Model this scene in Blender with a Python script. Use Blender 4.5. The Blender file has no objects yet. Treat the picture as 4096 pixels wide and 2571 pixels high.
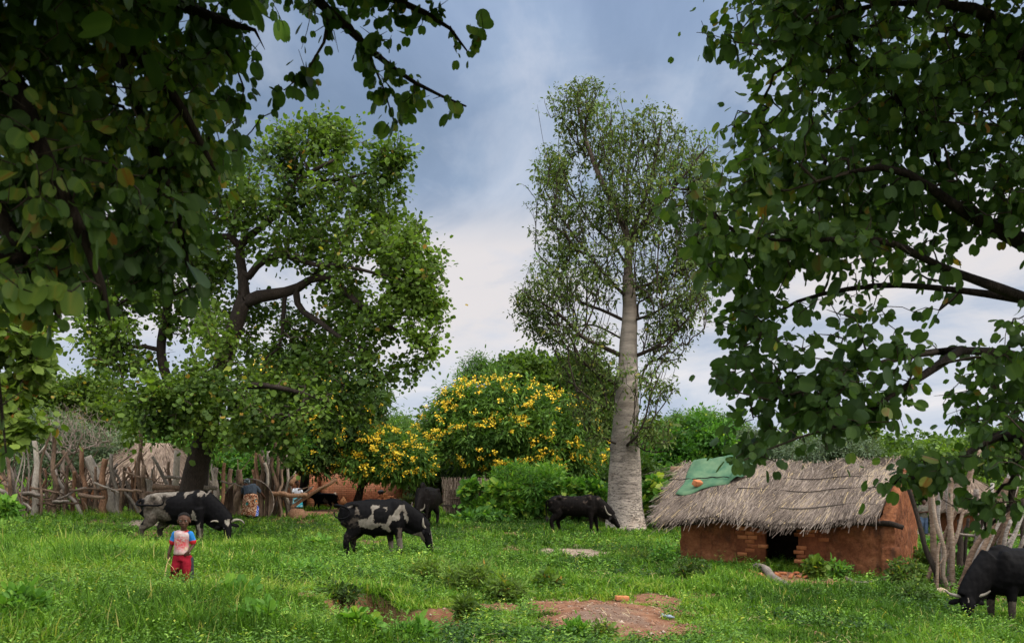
import bpy, math, random
import numpy as np
from mathutils import Vector, Matrix
SC = bpy.context.scene
COL = SC.collection
R = math.radians
# ---------------------------------------------------------------- camera
F, HY, CZ = 900.0, 480.0, 1.75          # focal length in picture units, horizon row, eye height
cd = bpy.data.cameras.new('camera'); cam = bpy.data.objects.new('camera', cd); COL.objects.link(cam)
cam.location = (0, 0, CZ); cam.rotation_euler = (R(90), 0, 0)
cd.sensor_width = 36; cd.lens = F/1024*36; cd.shift_y = (HY-321)/1024
cd.clip_start = 0.05; cd.clip_end = 3000
cd.dof.use_dof = True; cd.dof.focus_distance = 22; cd.dof.aperture_fstop = 7.1
SC.camera = cam
# ---------------------------------------------------------------- light
SUN_EL, SUN_AZ = 38, 108        # degrees; azimuth clockwise from +Y (the view direction)
SC.view_settings.view_transform = 'Standard'; SC.view_settings.look = 'None'
SC.view_settings.exposure = 0.62; SC.view_settings.gamma = 1
SC.cycles.max_bounces = 6; SC.cycles.diffuse_bounces = 3; SC.cycles.glossy_bounces = 2
SC.cycles.transmission_bounces = 3; SC.cycles.transparent_max_bounces = 4
SC.cycles.use_denoising = True
sd = bpy.data.lights.new('sun', 'SUN'); sd.energy = 1.5; sd.angle = R(10); sd.color = (1, .95, .86)
sun = bpy.data.objects.new('sun', sd); COL.objects.link(sun)
_d = Vector((math.sin(R(SUN_AZ))*math.cos(R(SUN_EL)), math.cos(R(SUN_AZ))*math.cos(R(SUN_EL)), math.sin(R(SUN_EL))))
sun.rotation_euler = _d.to_track_quat('Z', 'Y').to_euler(); sun.location = _d*60

class NT:
    """short node-tree writer"""
    def __init__(s, tree): s.t = tree; s.n = tree.nodes; s.n.clear()
    def __call__(s, typ, ins=None, **props):
        nd = s.n.new(typ)
        for k, v in props.items(): setattr(nd, k, v)
        for k, v in (ins or {}).items():
            sock = nd.inputs[k]
            if isinstance(v, bpy.types.NodeSocket): s.t.links.new(v, sock)
            elif isinstance(v, bpy.types.Node): s.t.links.new(v.outputs[0], sock)
            else:
                if sock.type == 'RGBA' and hasattr(v, '__len__') and len(v) == 3: v = (*v, 1)
                sock.default_value = v
        return nd
    def ramp(s, fac, stops, interp='LINEAR'):
        nd = s.n.new('ShaderNodeValToRGB'); cr = nd.color_ramp; cr.interpolation = interp
        while len(cr.elements) < len(stops): cr.elements.new(.5)
        for e, (p, c) in zip(cr.elements, stops):
            e.position = p; e.color = (*c, 1) if hasattr(c, '__len__') else (c, c, c, 1)
        s.t.links.new(fac if isinstance(fac, bpy.types.NodeSocket) else fac.outputs[0], nd.inputs[0]); return nd
    def math(s, op, a, b=0.0, clamp=False):
        return s('ShaderNodeMath', {0: a, 1: b}, operation=op, use_clamp=clamp)
    def mix(s, f, a, b, typ='MIX'):
        return s('ShaderNodeMixRGB', {0: f, 1: a, 2: b}, blend_type=typ)
    def noise(s, vec, scale, detail=4, rough=.55, dist=0):
        d = {'Scale': scale, 'Detail': detail, 'Roughness': rough, 'Distortion': dist}
        if vec is not None: d['Vector'] = vec
        return s('ShaderNodeTexNoise', d)

w = bpy.data.worlds.new('World'); SC.world = w; w.use_nodes = True
n = NT(w.node_tree)
tc = n('ShaderNodeTexCoord')
sky = n('ShaderNodeTexSky', sky_type='NISHITA', sun_disc=False, sun_elevation=R(SUN_EL), sun_rotation=R(SUN_AZ), air_density=1.2, dust_density=2.0)
sep = n('ShaderNodeSeparateXYZ', {0: tc.outputs['Generated']})
zp = n.math('MAXIMUM', sep.outputs[2], 0.0)
den = n.math('ADD', zp, 0.10)
cx = n.math('DIVIDE', sep.outputs[0], den); cy = n.math('DIVIDE', sep.outputs[1], den)
cv = n('ShaderNodeCombineXYZ', {0: cx, 1: cy, 2: 0.0})
cm = n('ShaderNodeMapping', {0: cv, 'Location': (2.3, 7.1, 0), 'Scale': (.9, .55, 1)})
c1 = n.noise(cm.outputs[0], .95, 8, .60, .5)
c2 = n.noise(cm.outputs[0], 2.6, 6, .55, .3)
# blue-grey deck, brighter seams, white-pink band towards the horizon
deck = n.ramp(c1.outputs[0], [(.36, (1.95, 2.55, 3.5)), (.46, (2.5, 3.15, 4.25)), (.54, (3.1, 3.8, 4.9)), (.63, (5.0, 5.3, 6.0))])
hor = n.ramp(c1.outputs[0], [(.36, (3.8, 4.4, 5.5)), (.50, (5.1, 5.4, 6.0)), (.62, (6.4, 6.2, 6.3))])
hf = n.ramp(zp, [(.03, 1.0), (.17, .62), (.30, 0.0)])
clouds = n.mix(hf, deck, hor)
clouds = n.mix(n.math('MULTIPLY', n.ramp(zp, [(.11, 0.0), (.17, 1.0), (.25, 1.0), (.31, 0.0)]), n.ramp(c1.outputs[0], [(.42, .15), (.54, .95)])), clouds, (5.9, 5.6, 5.6))
clouds = n.mix(1.0, clouds, n.ramp(zp, [(.24, (1., 1., 1.)), (.32, (.82, .86, .90)), (.40, (.86, .89, .93)), (.47, (1., 1.02, 1.06))]), 'MULTIPLY')
wisp = n.ramp(c2.outputs[0], [(.50, 0.0), (.68, .55)])
clouds2 = n.mix(wisp, clouds, (4.6, 5.0, 5.8))
nish = n.mix(1.0, sky, (.75, .85, 1.0), 'MULTIPLY')
open_ = n.ramp(n.math('MULTIPLY', n.ramp(zp, [(.33, 0.0), (.47, 1.0)]), n.ramp(c2.outputs[0], [(.40, 1.0), (.60, .2)])), [(0, .96), (1, .70)])
skyc = n.mix(open_, nish, clouds2)
# overcast sky is brighter overhead; boosted further out of view to light the grass
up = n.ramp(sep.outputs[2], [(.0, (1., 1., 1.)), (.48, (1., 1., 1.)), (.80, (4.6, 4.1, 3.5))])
back = n.ramp(n.math('MULTIPLY_ADD', sep.outputs[1], -1.0), [(.0, (1., 1., 1.)), (.8, (2.8, 2.5, 2.1))])
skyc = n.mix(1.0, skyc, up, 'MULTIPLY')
skyc = n.mix(1.0, skyc, back, 'MULTIPLY')
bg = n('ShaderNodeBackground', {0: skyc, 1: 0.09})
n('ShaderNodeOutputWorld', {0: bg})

# ---------------------------------------------------------------- helpers
rng = np.random.default_rng(11); random.seed(5)
def Wp(px, py, Y): return np.array(((px-512)/F*Y, Y, CZ+(HY-py)/F*Y))   # where a picture point lies at distance Y
def hash3(ix, iy, iz, seed):
    h = (ix*374761393 + iy*668265263 + iz*2147483647 + seed*1274126177) & 0xffffffff
    h = ((h ^ (h >> 13))*1274126177) & 0xffffffff
    h = (h ^ (h >> 16)) & 0xffffffff
    return h/4294967295.0
def vnoise(x, y, z=0.0, seed=0):
    x, y, z = np.broadcast_arrays(np.asarray(x, float), np.asarray(y, float), np.asarray(z, float))
    ix, iy, iz = [np.floor(a).astype(np.int64) for a in (x, y, z)]
    fx, fy, fz = x-ix, y-iy, z-iz
    fx, fy, fz = [t*t*(3-2*t) for t in (fx, fy, fz)]
    r = 0
    for dx in (0, 1):
        for dy in (0, 1):
            for dz in (0, 1):
                wt = (fx if dx else 1-fx)*(fy if dy else 1-fy)*(fz if dz else 1-fz)
                r = r + wt*hash3(ix+dx, iy+dy, iz+dz, seed)
    return r
def fbm(x, y, z=0.0, seed=0, o=3):
    a, s, t = 0, .5, 0
    for k in range(o):
        a = a + s*vnoise(np.asarray(x)*2**k, np.asarray(y)*2**k, np.asarray(z)*2**k, seed+k); t += s; s *= .5
    return a/t
def nrm(v): v = np.asarray(v, float); return v/(np.linalg.norm(v, axis=-1, keepdims=True)+1e-9)
def tag(o, label=None, cat=None, group=None, kind=None):
    if label: o['label'] = label
    if cat: o['category'] = cat
    if group: o['group'] = group
    if kind: o['kind'] = kind
    return o
def empty(name, loc, label, cat, group=None, rz=0.0):
    o = bpy.data.objects.new(name, None); COL.objects.link(o); o.location = tuple(loc); o.rotation_euler = (0, 0, rz)
    o.empty_display_size = .2
    return tag(o, label, cat, group)

class MB:
    """mesh builder: arrays of vertices and faces, one float 'tint' per vertex"""
    def __init__(s): s.v = []; s.f = []; s.tn = []; s.n = 0
    def add(s, v, faces, tint=0.5):
        v = np.asarray(v, float).reshape(-1, 3)
        for f in (faces if isinstance(faces, list) else [faces]):
            if len(f): s.f.append(np.asarray(f, np.int64)+s.n)
        s.v.append(v); s.tn.append(np.broadcast_to(np.asarray(tint, float), (len(v),))); s.n += len(v); return s
    def mesh(s, name, loc=(0, 0, 0)):
        me = bpy.data.meshes.new(name)
        V = np.concatenate(s.v)-np.asarray(loc, float)
        me.vertices.add(len(V)); me.vertices.foreach_set('co', V.astype(np.float32).ravel())
        li = np.concatenate([f.ravel() for f in s.f]); tot = np.concatenate([np.full(len(f), f.shape[1]) for f in s.f])
        me.loops.add(len(li)); me.loops.foreach_set('vertex_index', li.astype(np.int32))
        me.polygons.add(len(tot)); st = np.concatenate([[0], np.cumsum(tot)[:-1]])
        me.polygons.foreach_set('loop_start', st.astype(np.int32))
        a = me.attributes.new('tint', 'FLOAT', 'POINT'); a.data.foreach_set('value', np.concatenate(s.tn).astype(np.float32))
        me.update(calc_edges=True); return me
    def build(s, name, mat, parent=None, smooth=False, loc=None):
        """vertices are world coordinates unless parented, then the parent's location is taken off"""
        if parent is not None: base = s._root(parent)
        else: base = np.zeros(3) if loc is None else np.asarray(loc, float)
        me = s.mesh(name, base); o = bpy.data.objects.new(name, me); COL.objects.link(o)
        if parent is not None: o.parent = parent
        else: o.location = tuple(base)
        if mat: me.materials.append(mat)
        if smooth: me.polygons.foreach_set('use_smooth', np.ones(len(me.polygons), bool))
        return o
    def _root(s, p):
        l = np.zeros(3)
        while p is not None: l = l+np.array(p.location); p = p.parent
        return l

def frames(P):
    P = np.asarray(P, float); T = nrm(np.gradient(P, axis=0)); up = np.array([0, 0, 1.]) if abs(T[0][2]) < .9 else np.array([1., 0, 0])
    A = np.zeros_like(P); B = np.zeros_like(P); a = nrm(np.cross(T[0], up))
    for i in range(len(P)):
        a = nrm(a-T[i]*np.dot(a, T[i])); A[i] = a; B[i] = np.cross(T[i], a)
    return T, A, B
def tube(mb, P, r, sides=6, tint=.5, cap=True, rough=0, sq=(1, 1), seed=0):
    """rough tapered tube along the points P with radii r"""
    P = np.asarray(P, float); m = len(P); r = np.broadcast_to(np.asarray(r, float), (m,))
    T, A, B = frames(P); th = np.linspace(0, 2*np.pi, sides, endpoint=False)
    rr = r[:, None]*np.ones(sides)
    if rough: rr = rr*(1+rough*(vnoise(np.arange(m)[:, None]*.9+seed*7.3, np.cos(th)[None]*1.6+5, np.sin(th)[None]*1.6+seed)-.5)*2)
    V = P[:, None]+A[:, None]*(np.cos(th)*1)[None, :, None]*rr[..., None]*sq[0]+B[:, None]*np.sin(th)[None, :, None]*rr[..., None]*sq[1]
    i = np.arange(m-1)[:, None]*sides; j = np.arange(sides); k = (j+1) % sides
    Q = np.stack([i+j, i+k, i+sides+k, i+sides+j], -1).reshape(-1, 4)
    fs = [Q]
    if cap: fs += [np.arange(sides)[::-1][None], (np.arange(sides)+(m-1)*sides)[None]]
    mb.add(V.reshape(-1, 3), fs, tint); return mb
def sphere(mb, c, r, seg=12, rings=8, M=None, tint=.5):
    """ellipsoid centred c with radii r, optionally turned by the 3x3 M"""
    th = np.linspace(0, 2*np.pi, seg, endpoint=False); ph = np.linspace(0, np.pi, rings+1)[1:-1]
    V = [[0, 0, 1.]]+[[math.sin(p)*math.cos(t), math.sin(p)*math.sin(t), math.cos(p)] for p in ph for t in th]+[[0, 0, -1.]]
    V = np.array(V)*np.asarray(r, float)
    if M is not None: V = V@np.asarray(M).T
    V = V+np.asarray(c, float); tr = []; q = []
    for j in range(seg): tr.append([0, 1+j, 1+(j+1) % seg]); b = 1+(rings-2)*seg; tr.append([len(V)-1, b+(j+1) % seg, b+j])
    for i in range(rings-2):
        for j in range(seg): a = 1+i*seg; q.append([a+j, a+seg+j, a+seg+(j+1) % seg, a+(j+1) % seg])
    mb.add(V, [np.array(tr), np.array(q)], tint); return mb
def box(mb, c, s, M=None, tint=.5, jit=0):
    V = np.array([[x, y, z] for z in (-.5, .5) for y in (-.5, .5) for x in (-.5, .5)])*np.asarray(s, float)
    if jit: V = V+rng.uniform(-jit, jit, V.shape)
    if M is not None: V = V@np.asarray(M).T
    V = V+np.asarray(c, float)
    mb.add(V, np.array([[0, 2, 3, 1], [4, 5, 7, 6], [0, 1, 5, 4], [2, 6, 7, 3], [0, 4, 6, 2], [1, 3, 7, 5]]), tint); return mb
def rotz(a): c, s = math.cos(a), math.sin(a); return np.array([[c, -s, 0], [s, c, 0], [0, 0, 1]])
def roty(a): c, s = math.cos(a), math.sin(a); return np.array([[c, 0, s], [0, 1, 0], [-s, 0, c]])
def rotx(a): c, s = math.cos(a), math.sin(a); return np.array([[1, 0, 0], [0, c, -s], [0, s, c]])
def remesh(mb, name, mat, parent, vox, smooth=6, attr=None, M=None, origin=None, jitter=0):
    """one continuous skin over everything in mb (mb is in the thing's own coordinates)"""
    me = mb.mesh(name); tmp = bpy.data.objects.new('tmp', me); COL.objects.link(tmp)
    m = tmp.modifiers.new('r', 'REMESH'); m.mode = 'VOXEL'; m.voxel_size = vox
    s = tmp.modifiers.new('s', 'SMOOTH'); s.factor = .5; s.iterations = smooth
    dg = bpy.context.evaluated_depsgraph_get(); dg.update()
    nm = bpy.data.meshes.new_from_object(tmp.evaluated_get(dg)); nm.name = name
    bpy.data.objects.remove(tmp); bpy.data.meshes.remove(me); nm.materials.clear(); nm.materials.append(mat)
    V = np.zeros(len(nm.vertices)*3, np.float32); nm.vertices.foreach_get('co', V); V = V.reshape(-1, 3).astype(float)
    N = np.zeros(len(nm.vertices)*3, np.float32); nm.vertices.foreach_get('normal', N); N = N.reshape(-1, 3).astype(float)
    if jitter:
        V = V+N*(jitter*(fbm(V[:, 0]*9+3, V[:, 1]*9, V[:, 2]*9, 5)-.5)*2)[:, None]; nm.vertices.foreach_set('co', V.astype(np.float32).ravel())
    t = attr(V, N) if attr else np.full(len(V), .5)
    if 'tint' in nm.attributes: nm.attributes.remove(nm.attributes['tint'])
    a = nm.attributes.new('tint', 'FLOAT', 'POINT'); a.data.foreach_set('value', np.asarray(t, np.float32))
    nm.polygons.foreach_set('use_smooth', np.ones(len(nm.polygons), bool)); nm.update()
    o = bpy.data.objects.new(name, nm); COL.objects.link(o); o.parent = parent; return o

# ---------------------------------------------------------------- materials
MATS = {}
def newmat(name):
    m = bpy.data.materials.new(name); m.use_nodes = True; return m, NT(m.node_tree)
def fin(n, col, rough=.8, bump=None, bstr=.3, bdist=.02, spec=.3, sub=None, metallic=0):
    d = {'Base Color': col, 'Roughness': rough, 'Specular IOR Level': spec, 'Metallic': metallic}
    if bump is not None: d['Normal'] = n('ShaderNodeBump', {'Height': bump, 'Strength': bstr, 'Distance': bdist}).outputs[0]
    p = n('ShaderNodeBsdfPrincipled', d); n('ShaderNodeOutputMaterial', {0: p}); return p
def m_leaf(name, stops, trans=.3, rough=.5, spec=.35, under=None):
    m, n = newmat(name); at = n('ShaderNodeAttribute', attribute_name='tint')
    c = n.ramp(at.outputs['Fac'], stops)
    if under: c = n.mix(n.math('MULTIPLY', n('ShaderNodeNewGeometry').outputs['Backfacing'], under), c, (.075, .125, .075))
    p = n('ShaderNodeBsdfPrincipled', {'Base Color': c, 'Roughness': rough, 'Specular IOR Level': spec})
    tcol = n.mix(1.0, c, (1.25, 1.35, .45), 'MULTIPLY')
    t = n('ShaderNodeBsdfTranslucent', {0: tcol})
    n('ShaderNodeOutputMaterial', {0: n('ShaderNodeMixShader', {0: trans, 1: p, 2: t})}); return m
def m_wood(name, a, b, c, scale=(3, 3, .6), bump=.6, fine=14):
    m, n = newmat(name); tc = n('ShaderNodeTexCoord'); mp = n('ShaderNodeMapping', {0: tc.outputs['Object'], 'Scale': scale})
    at = n('ShaderNodeAttribute', attribute_name='tint')
    x = n.noise(mp.outputs[0], fine, 6, .65, .3); y = n.noise(tc.outputs['Object'], 1.7, 3)
    f = n.math('ADD', n.math('MULTIPLY', x, .75), n.math('MULTIPLY', n.math('SUBTRACT', at.outputs['Fac'], .5), .55))
    f = n.math('ADD', f, n.math('MULTIPLY', n.math('SUBTRACT', y, .5), .5))
    col = n.ramp(f, [(.22, a), (.42, b), (.68, c)])
    fin(n, col, .9, x.outputs[0], bump, .03, .15); return m
def m_plain(name, a, b, scale=8, rough=.8, bump=.2, spec=.3, dist=.01):
    m, n = newmat(name); tc = n('ShaderNodeTexCoord'); x = n.noise(tc.outputs['Object'], scale, 5, .6)
    fin(n, n.ramp(x, [(.3, a), (.7, b)]), rough, x.outputs[0], bump, dist, spec); return m
def m_tint(name, stops, rough=.85, nscale=10, namp=.35, bump=.3, spec=.2, dist=.01):
    m, n = newmat(name); tc = n('ShaderNodeTexCoord'); at = n('ShaderNodeAttribute', attribute_name='tint')
    x = n.noise(tc.outputs['Object'], nscale, 5, .62)
    f = n.math('ADD', at.outputs['Fac'], n.math('MULTIPLY', n.math('SUBTRACT', x, .5), namp))
    fin(n, n.ramp(f, stops), rough, x.outputs[0], bump, dist, spec); return m
# ---------------------------------------------------------------- terrain
_cp = [(182, 583, 13.3), (165, 545, 23), (375, 554, 21), (425, 527, 29), (575, 530, 30), (625, 529, 32), (1003, 627, 15), (1024, 600, 19),
       (890, 572, 19), (780, 571, 20.2), (670, 560, 21.7), (924, 537, 45), (1000, 530, 45), (20, 516, 27), (150, 517, 27.5), (248, 516, 30), (300, 509, 41), (330, 508, 40), (540, 492, 51),
       (620, 500, 50), (720, 510, 48), (820, 520, 46), (460, 512, 36), (550, 516, 36), (0, 508, 40), (150, 505, 42),
       (0, 642, 9.0), (120, 642, 9.3), (250, 642, 9.8), (420, 642, 10.6), (600, 642, 10.8), (800, 642, 11.4), (1000, 642, 12.5),
       (0, 560, 15.5), (330, 585, 14.6), (500, 580, 16.5), (650, 585, 17), (780, 590, 16.5), (570, 552, 23), (0, 470, 80), (512, 474, 80), (1024, 480, 80)]
_C = np.array([Wp(*c) for c in _cp])
def _basis(x, y):
    yc = np.minimum(y, 60.0); return np.stack([np.ones_like(x), x*.1, yc*.1], -1)
_B = _basis(_C[:, 0], _C[:, 1]); _k, *_ = np.linalg.lstsq(_B, _C[:, 2], rcond=None)
_S = 3.0+.13*_C[:, 1]
_K = np.exp(-((_C[:, None, 0]-_C[None, :, 0])**2+(_C[:, None, 1]-_C[None, :, 1])**2)/(2*_S[None]**2))
_a = np.linalg.solve(_K+.06*np.eye(len(_C)), _C[:, 2]-_B@_k)
def g0(x, y):
    x = np.asarray(x, float); y = np.asarray(y, float); sh = np.broadcast(x, y).shape
    x, y = np.broadcast_arrays(x, y); xf, yf = x.ravel(), y.ravel(); z = np.zeros(len(xf))
    xc = np.clip(xf, -.75*yf-8, .75*yf+8)
    for s in range(0, len(xf), 100000):
        a, b = xc[s:s+100000], yf[s:s+100000]
        z[s:s+100000] = _basis(a, b)@_k+np.exp(-((a[:, None]-_C[None, :, 0])**2+(b[:, None]-_C[None, :, 1])**2)/(2*_S[None]**2))@_a
    return z.reshape(sh)
def march(px, py, fn):
    Y = np.arange(6, 90, .05); x = (px-512)/F*Y; z = CZ+(HY-py)/F*Y; h = np.nonzero(z < fn(x, Y))[0]
    Y0 = Y[h[0]] if len(h) else 60.; return (px-512)/F*Y0, Y0
def _ell(px, py, rx, ryp, rot=0):
    cx, cy = march(px, py, g0); x1, y1 = march(px+rx, py, g0); _, yu = march(px, py-ryp, g0)
    return cx, cy, abs(x1-cx), abs(yu-cy), rot
SOIL_PALE = [_ell(583, 553, 27, 6), _ell(547, 551, 10, 3), _ell(925, 534, 16, 5), _ell(150, 523, 26, 3)]
SOIL_CLAY = [_ell(300, 597, 30, 4), _ell(345, 602, 24, 4), _ell(500, 606, 24, 4), _ell(170, 603, 22, 3), _ell(610, 617, 75, 20), _ell(560, 606, 40, 7), _ell(655, 600, 28, 6), _ell(635, 632, 40, 10), _ell(395, 502, 75, 7), _ell(790, 578, 44, 7), _ell(330, 511, 40, 4)]
_cv = np.array([march(a, b, g0)[:2] for a, b in [(318, 604), (335, 598), (350, 594), (370, 594), (388, 598), (398, 607), (415, 609), (435, 606), (455, 605), (468, 610), (482, 618)]]); _cv = _cv[np.argsort(_cv[:, 0])]
def gully(x, y):
    """how far below the eroded edge a point lies (0 none .. 1 foot of the bank) and the bare-earth mask"""
    yc = np.interp(x, _cv[:, 0], _cv[:, 1])+(fbm(x*2.2, y*0+3, 0, 131, 4)-.5)*.35; d = yc-y
    side = np.clip((x-_cv[0, 0])/.5, 0, 1)*np.clip((_cv[-1, 0]-x)/.6, 0, 1); side = side*side*(3-2*side)
    t = np.clip(d/(.16+.30*np.clip((x-_cv[5, 0])/.5, 0, 1)), 0, 1); t = t*t*(3-2*t)
    far = np.exp(-(np.maximum(d-.7, 0)/.8)**2); deep = .50+.18*np.clip((_cv[5, 0]-x)/.3, 0, 1)
    m = np.clip((d+.03)*9, 0, 1)*np.clip((1.9+.7*(fbm(x*3, y*3, 0, 133)-.5)*2-d)*3, 0, 1)*np.clip(side*2.5, 0, 1)
    return deep*t*side*far, m
def _in(e, x, y, k=1.0):
    cx, cy, a, b, r = e; return 1-np.sqrt(((x-cx)/(a*k))**2+((y-cy)/(b*k))**2)
def soil_mask(x, y):
    wob = (fbm(x*1.7, y*1.7, 0, 21, 4)-.5)*1.9+(fbm(x*6, y*6, 0, 61, 3)-.5)*1.2
    p = np.max([_in(e, x, y) for e in SOIL_PALE], 0)+wob*.55
    c = np.max([_in(e, x, y) for e in SOIL_CLAY], 0)+wob*.5; gm = gully(x, y)[1]
    st = lambda t: np.clip(t*3.2+.5, 0, 1)
    sm = np.clip((fbm(x*.9, y*.9, 0, 77, 4)-.66)*12, 0, 1)*(y < 30)*.8
    return st(p), np.maximum(np.maximum(st(c), sm), gm)
def G(x, y):
    x = np.asarray(x, float); y = np.asarray(y, float); z = g0(x, y)
    z = z+(fbm(x*.8, y*.8, 0, 3)-.5)*.16*np.clip(1-y/60, 0, 1)+(fbm(x*3, y*3, 0, 9)-.5)*.05
    gd, gm = gully(x, y); z = z-gd+gm*.10*(fbm(x*4, y*4, 0, 35, 4)-.5)*2
    d2 = np.clip(_in(SOIL_CLAY[4], x, y)*1.5, 0, 1); return z+.05*d2
def gz(x, y): return float(G(np.array([x]), np.array([y]))[0])
def ground_at(px, py):
    x, y = march(px, py, lambda a, b: G(a, b)); return np.array([x, y, gz(x, y)])
def on(px, Y): x = (px-512)/F*Y; return np.array([x, Y, gz(x, Y)])

def _axis(fine0, fine1, step, lo, hi, gr=1.13):
    c = list(np.arange(fine0, fine1, step)); s = step; p = fine1
    while p < hi: c.append(p); s *= gr; p += s
    c.append(hi); s = step; p = fine0-step
    while p > lo: c.insert(0, p); s *= gr; p -= s
    c.insert(0, lo); return np.array(c)
xs = _axis(-8, 9, .05, -700, 700, 1.06); ys = _axis(8, 17, .06, -60, 1500, 1.05)
gx, gy = np.meshgrid(xs, ys); gzz = G(gx, gy); sp, scl = soil_mask(gx, gy)
nx, ny = len(xs), len(ys); idx = np.arange(nx*ny).reshape(ny, nx)
Q = np.stack([idx[:-1, :-1], idx[:-1, 1:], idx[1:, 1:], idx[1:, :-1]], -1).reshape(-1, 4)
mb = MB(); mb.add(np.stack([gx, gy, gzz], -1).reshape(-1, 3), Q, scl.ravel())
m, n = newmat('ground'); tc = n('ShaderNodeTexCoord'); at = n('ShaderNodeAttribute', attribute_name='tint'); at2 = n('ShaderNodeAttribute', attribute_name='pale')
a = n.noise(tc.outputs['Object'], 5, 6, .65); b = n.noise(tc.outputs['Object'], .35, 4); c = n.noise(tc.outputs['Object'], 40, 4, .7)
turf = n.ramp(a, [(.3, (.022, .030, .010)), (.5, (.035, .06, .014)), (.7, (.06, .075, .022))])
clay = n.ramp(a, [(.3, (.10, .040, .020)), (.48, (.175, .078, .040)), (.66, (.25, .13, .075))]); grey = n.ramp(a, [(.3, (.095, .062, .044)), (.7, (.20, .145, .11))]); clay = n.mix(n.ramp(n('ShaderNodeAttribute', attribute_name='worn').outputs['Fac'], [(.25, 0.0), (.7, .85)]), clay, grey)
clay = n.mix(n.ramp(c, [(.35, 0.0), (.75, .5)]), clay, (.15, .085, .06)); pale = n.ramp(a, [(.3, (.17, .12, .085)), (.7, (.34, .26, .20))])
q = n.mix(at.outputs['Fac'], turf, clay); q = n.mix(at2.outputs['Fac'], q, pale)
h = n.math('ADD', n.math('MULTIPLY', a, .7), n.math('MULTIPLY', c, .4))
fin(n, q, .95, h.outputs[0], .8, .05, .1)
gr = mb.build('ground', m, smooth=True); tag(gr, kind='structure')
a_ = gr.data.attributes.new('worn', 'FLOAT', 'POINT'); a_.data.foreach_set('value', np.clip(_in(_ell(612, 620, 62, 16), gx, gy)+(fbm(gx*2, gy*2, 0, 88)-.4), 0, 1).ravel().astype(np.float32))
a_ = gr.data.attributes.new('pale', 'FLOAT', 'POINT'); a_.data.foreach_set('value', sp.ravel().astype(np.float32))

# ---------------------------------------------------------------- grass and ground cover
M_GRASS = m_leaf('grass_blade', [(0, (.028, .065, .007)), (.35, (.062, .140, .014)), (.7, (.130, .245, .024)), (.88, (.22, .32, .045)), (1, (.36, .30, .12))], .38, .6, .08)
def length_map(x, y):
    lush = np.clip((-x-.25*y+1.6+2*(fbm(x*.6, y*.6, 0, 41)-.5))/2.5, 0, 1)*np.clip((26-y)/6, 0, 1)
    right = np.clip((x-3)/3, 0, 1)
    _cx, _cy = (182-512)/F*12.6, 12.6; dip = 1-.55*np.exp(-(((x-_cx)/.45)**2+((y-_cy)/.9)**2))
    return dip*(.052+.105*lush+.10*np.clip(fbm(x*.5, y*.5, 0, 43)*2.6-1.05, 0, 1)+.01*right+.0009*y)
def blades(N, y0, y1, seed, wk=1.0, hk=1.0, spread=.62):
    r = np.random.default_rng(seed); Y = np.exp(r.uniform(math.log(y0), math.log(y1), N)); X = r.uniform(-1, 1, N)*(spread*Y+1.2)
    # blades stand in tufts
    X = X+(r.normal(0, 1, N))*.01; k = r.integers(0, N, N)//1
    p, c = soil_mask(X, Y); cl = fbm(X*2.3, Y*2.3, 0, 51, 3)
    keep = (r.random(N) > np.maximum(p, c)*1.02) & (r.random(N) < .35+cl*1.25)
    X, Y = X[keep], Y[keep]; n_ = len(X); Z = G(X, Y)
    L = length_map(X, Y)*r.lognormal(0, .33, n_)*hk; wd = (.0032+.00044*Y)*wk*r.uniform(.6, 1.4, n_)
    az = r.uniform(0, 2*np.pi, n_); lean = r.uniform(.15, 1.5, n_); d = np.stack([np.cos(az), np.sin(az)], -1)
    s = np.stack([-d[:, 1], d[:, 0]], -1)*wd[:, None]
    P0 = np.stack([X, Y, Z-.01], -1)
    def at_(t, k): o = P0.copy(); o[:, :2] += d*(L*lean*t*t)[:, None]; o[:, 2] += L*t*(1-.30*lean*t); return o
    S = np.concatenate([s, np.zeros((n_, 1))], 1)
    A = at_(0, 0); B = at_(.55, 0); C = at_(1.0, 0)
    V = np.stack([A-S, A+S, B+S*.8, B-S*.8, C], 1).reshape(-1, 3)
    i = np.arange(n_)[:, None]*5
    big = fbm(X*.45, Y*.45, 0, 71, 3)
    t = np.clip(.45+(big-.5)*1.5+(fbm(X*2.2+7, Y*2.2, 0, 171)-.5)*.8+r.normal(0, .18, n_)+.10*np.clip((-X-.1*Y)/3, -1, 1), 0, .93); t = np.where(r.random(n_) < .035, 1.0, t)
    T = np.repeat(t, 5)-np.tile([.12, .12, .03, .03, -.03], n_)
    mb = MB(); mb.add(V, [i+np.array([0, 1, 2, 3]), i+np.array([3, 2, 4])], np.clip(T, 0, 1)); return mb
tag(blades(560000, 7.6, 22, 1).build('grass', M_GRASS), 'green grass covering the pasture, long and lush at the left, grazed short at the right', 'grass', kind='stuff')
tag(blades(300000, 20, 62, 2, 1.0).build('grass', M_GRASS), 'short green grass of the far pasture under the cattle and round the big pale tree', 'grass', kind='stuff')

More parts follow.
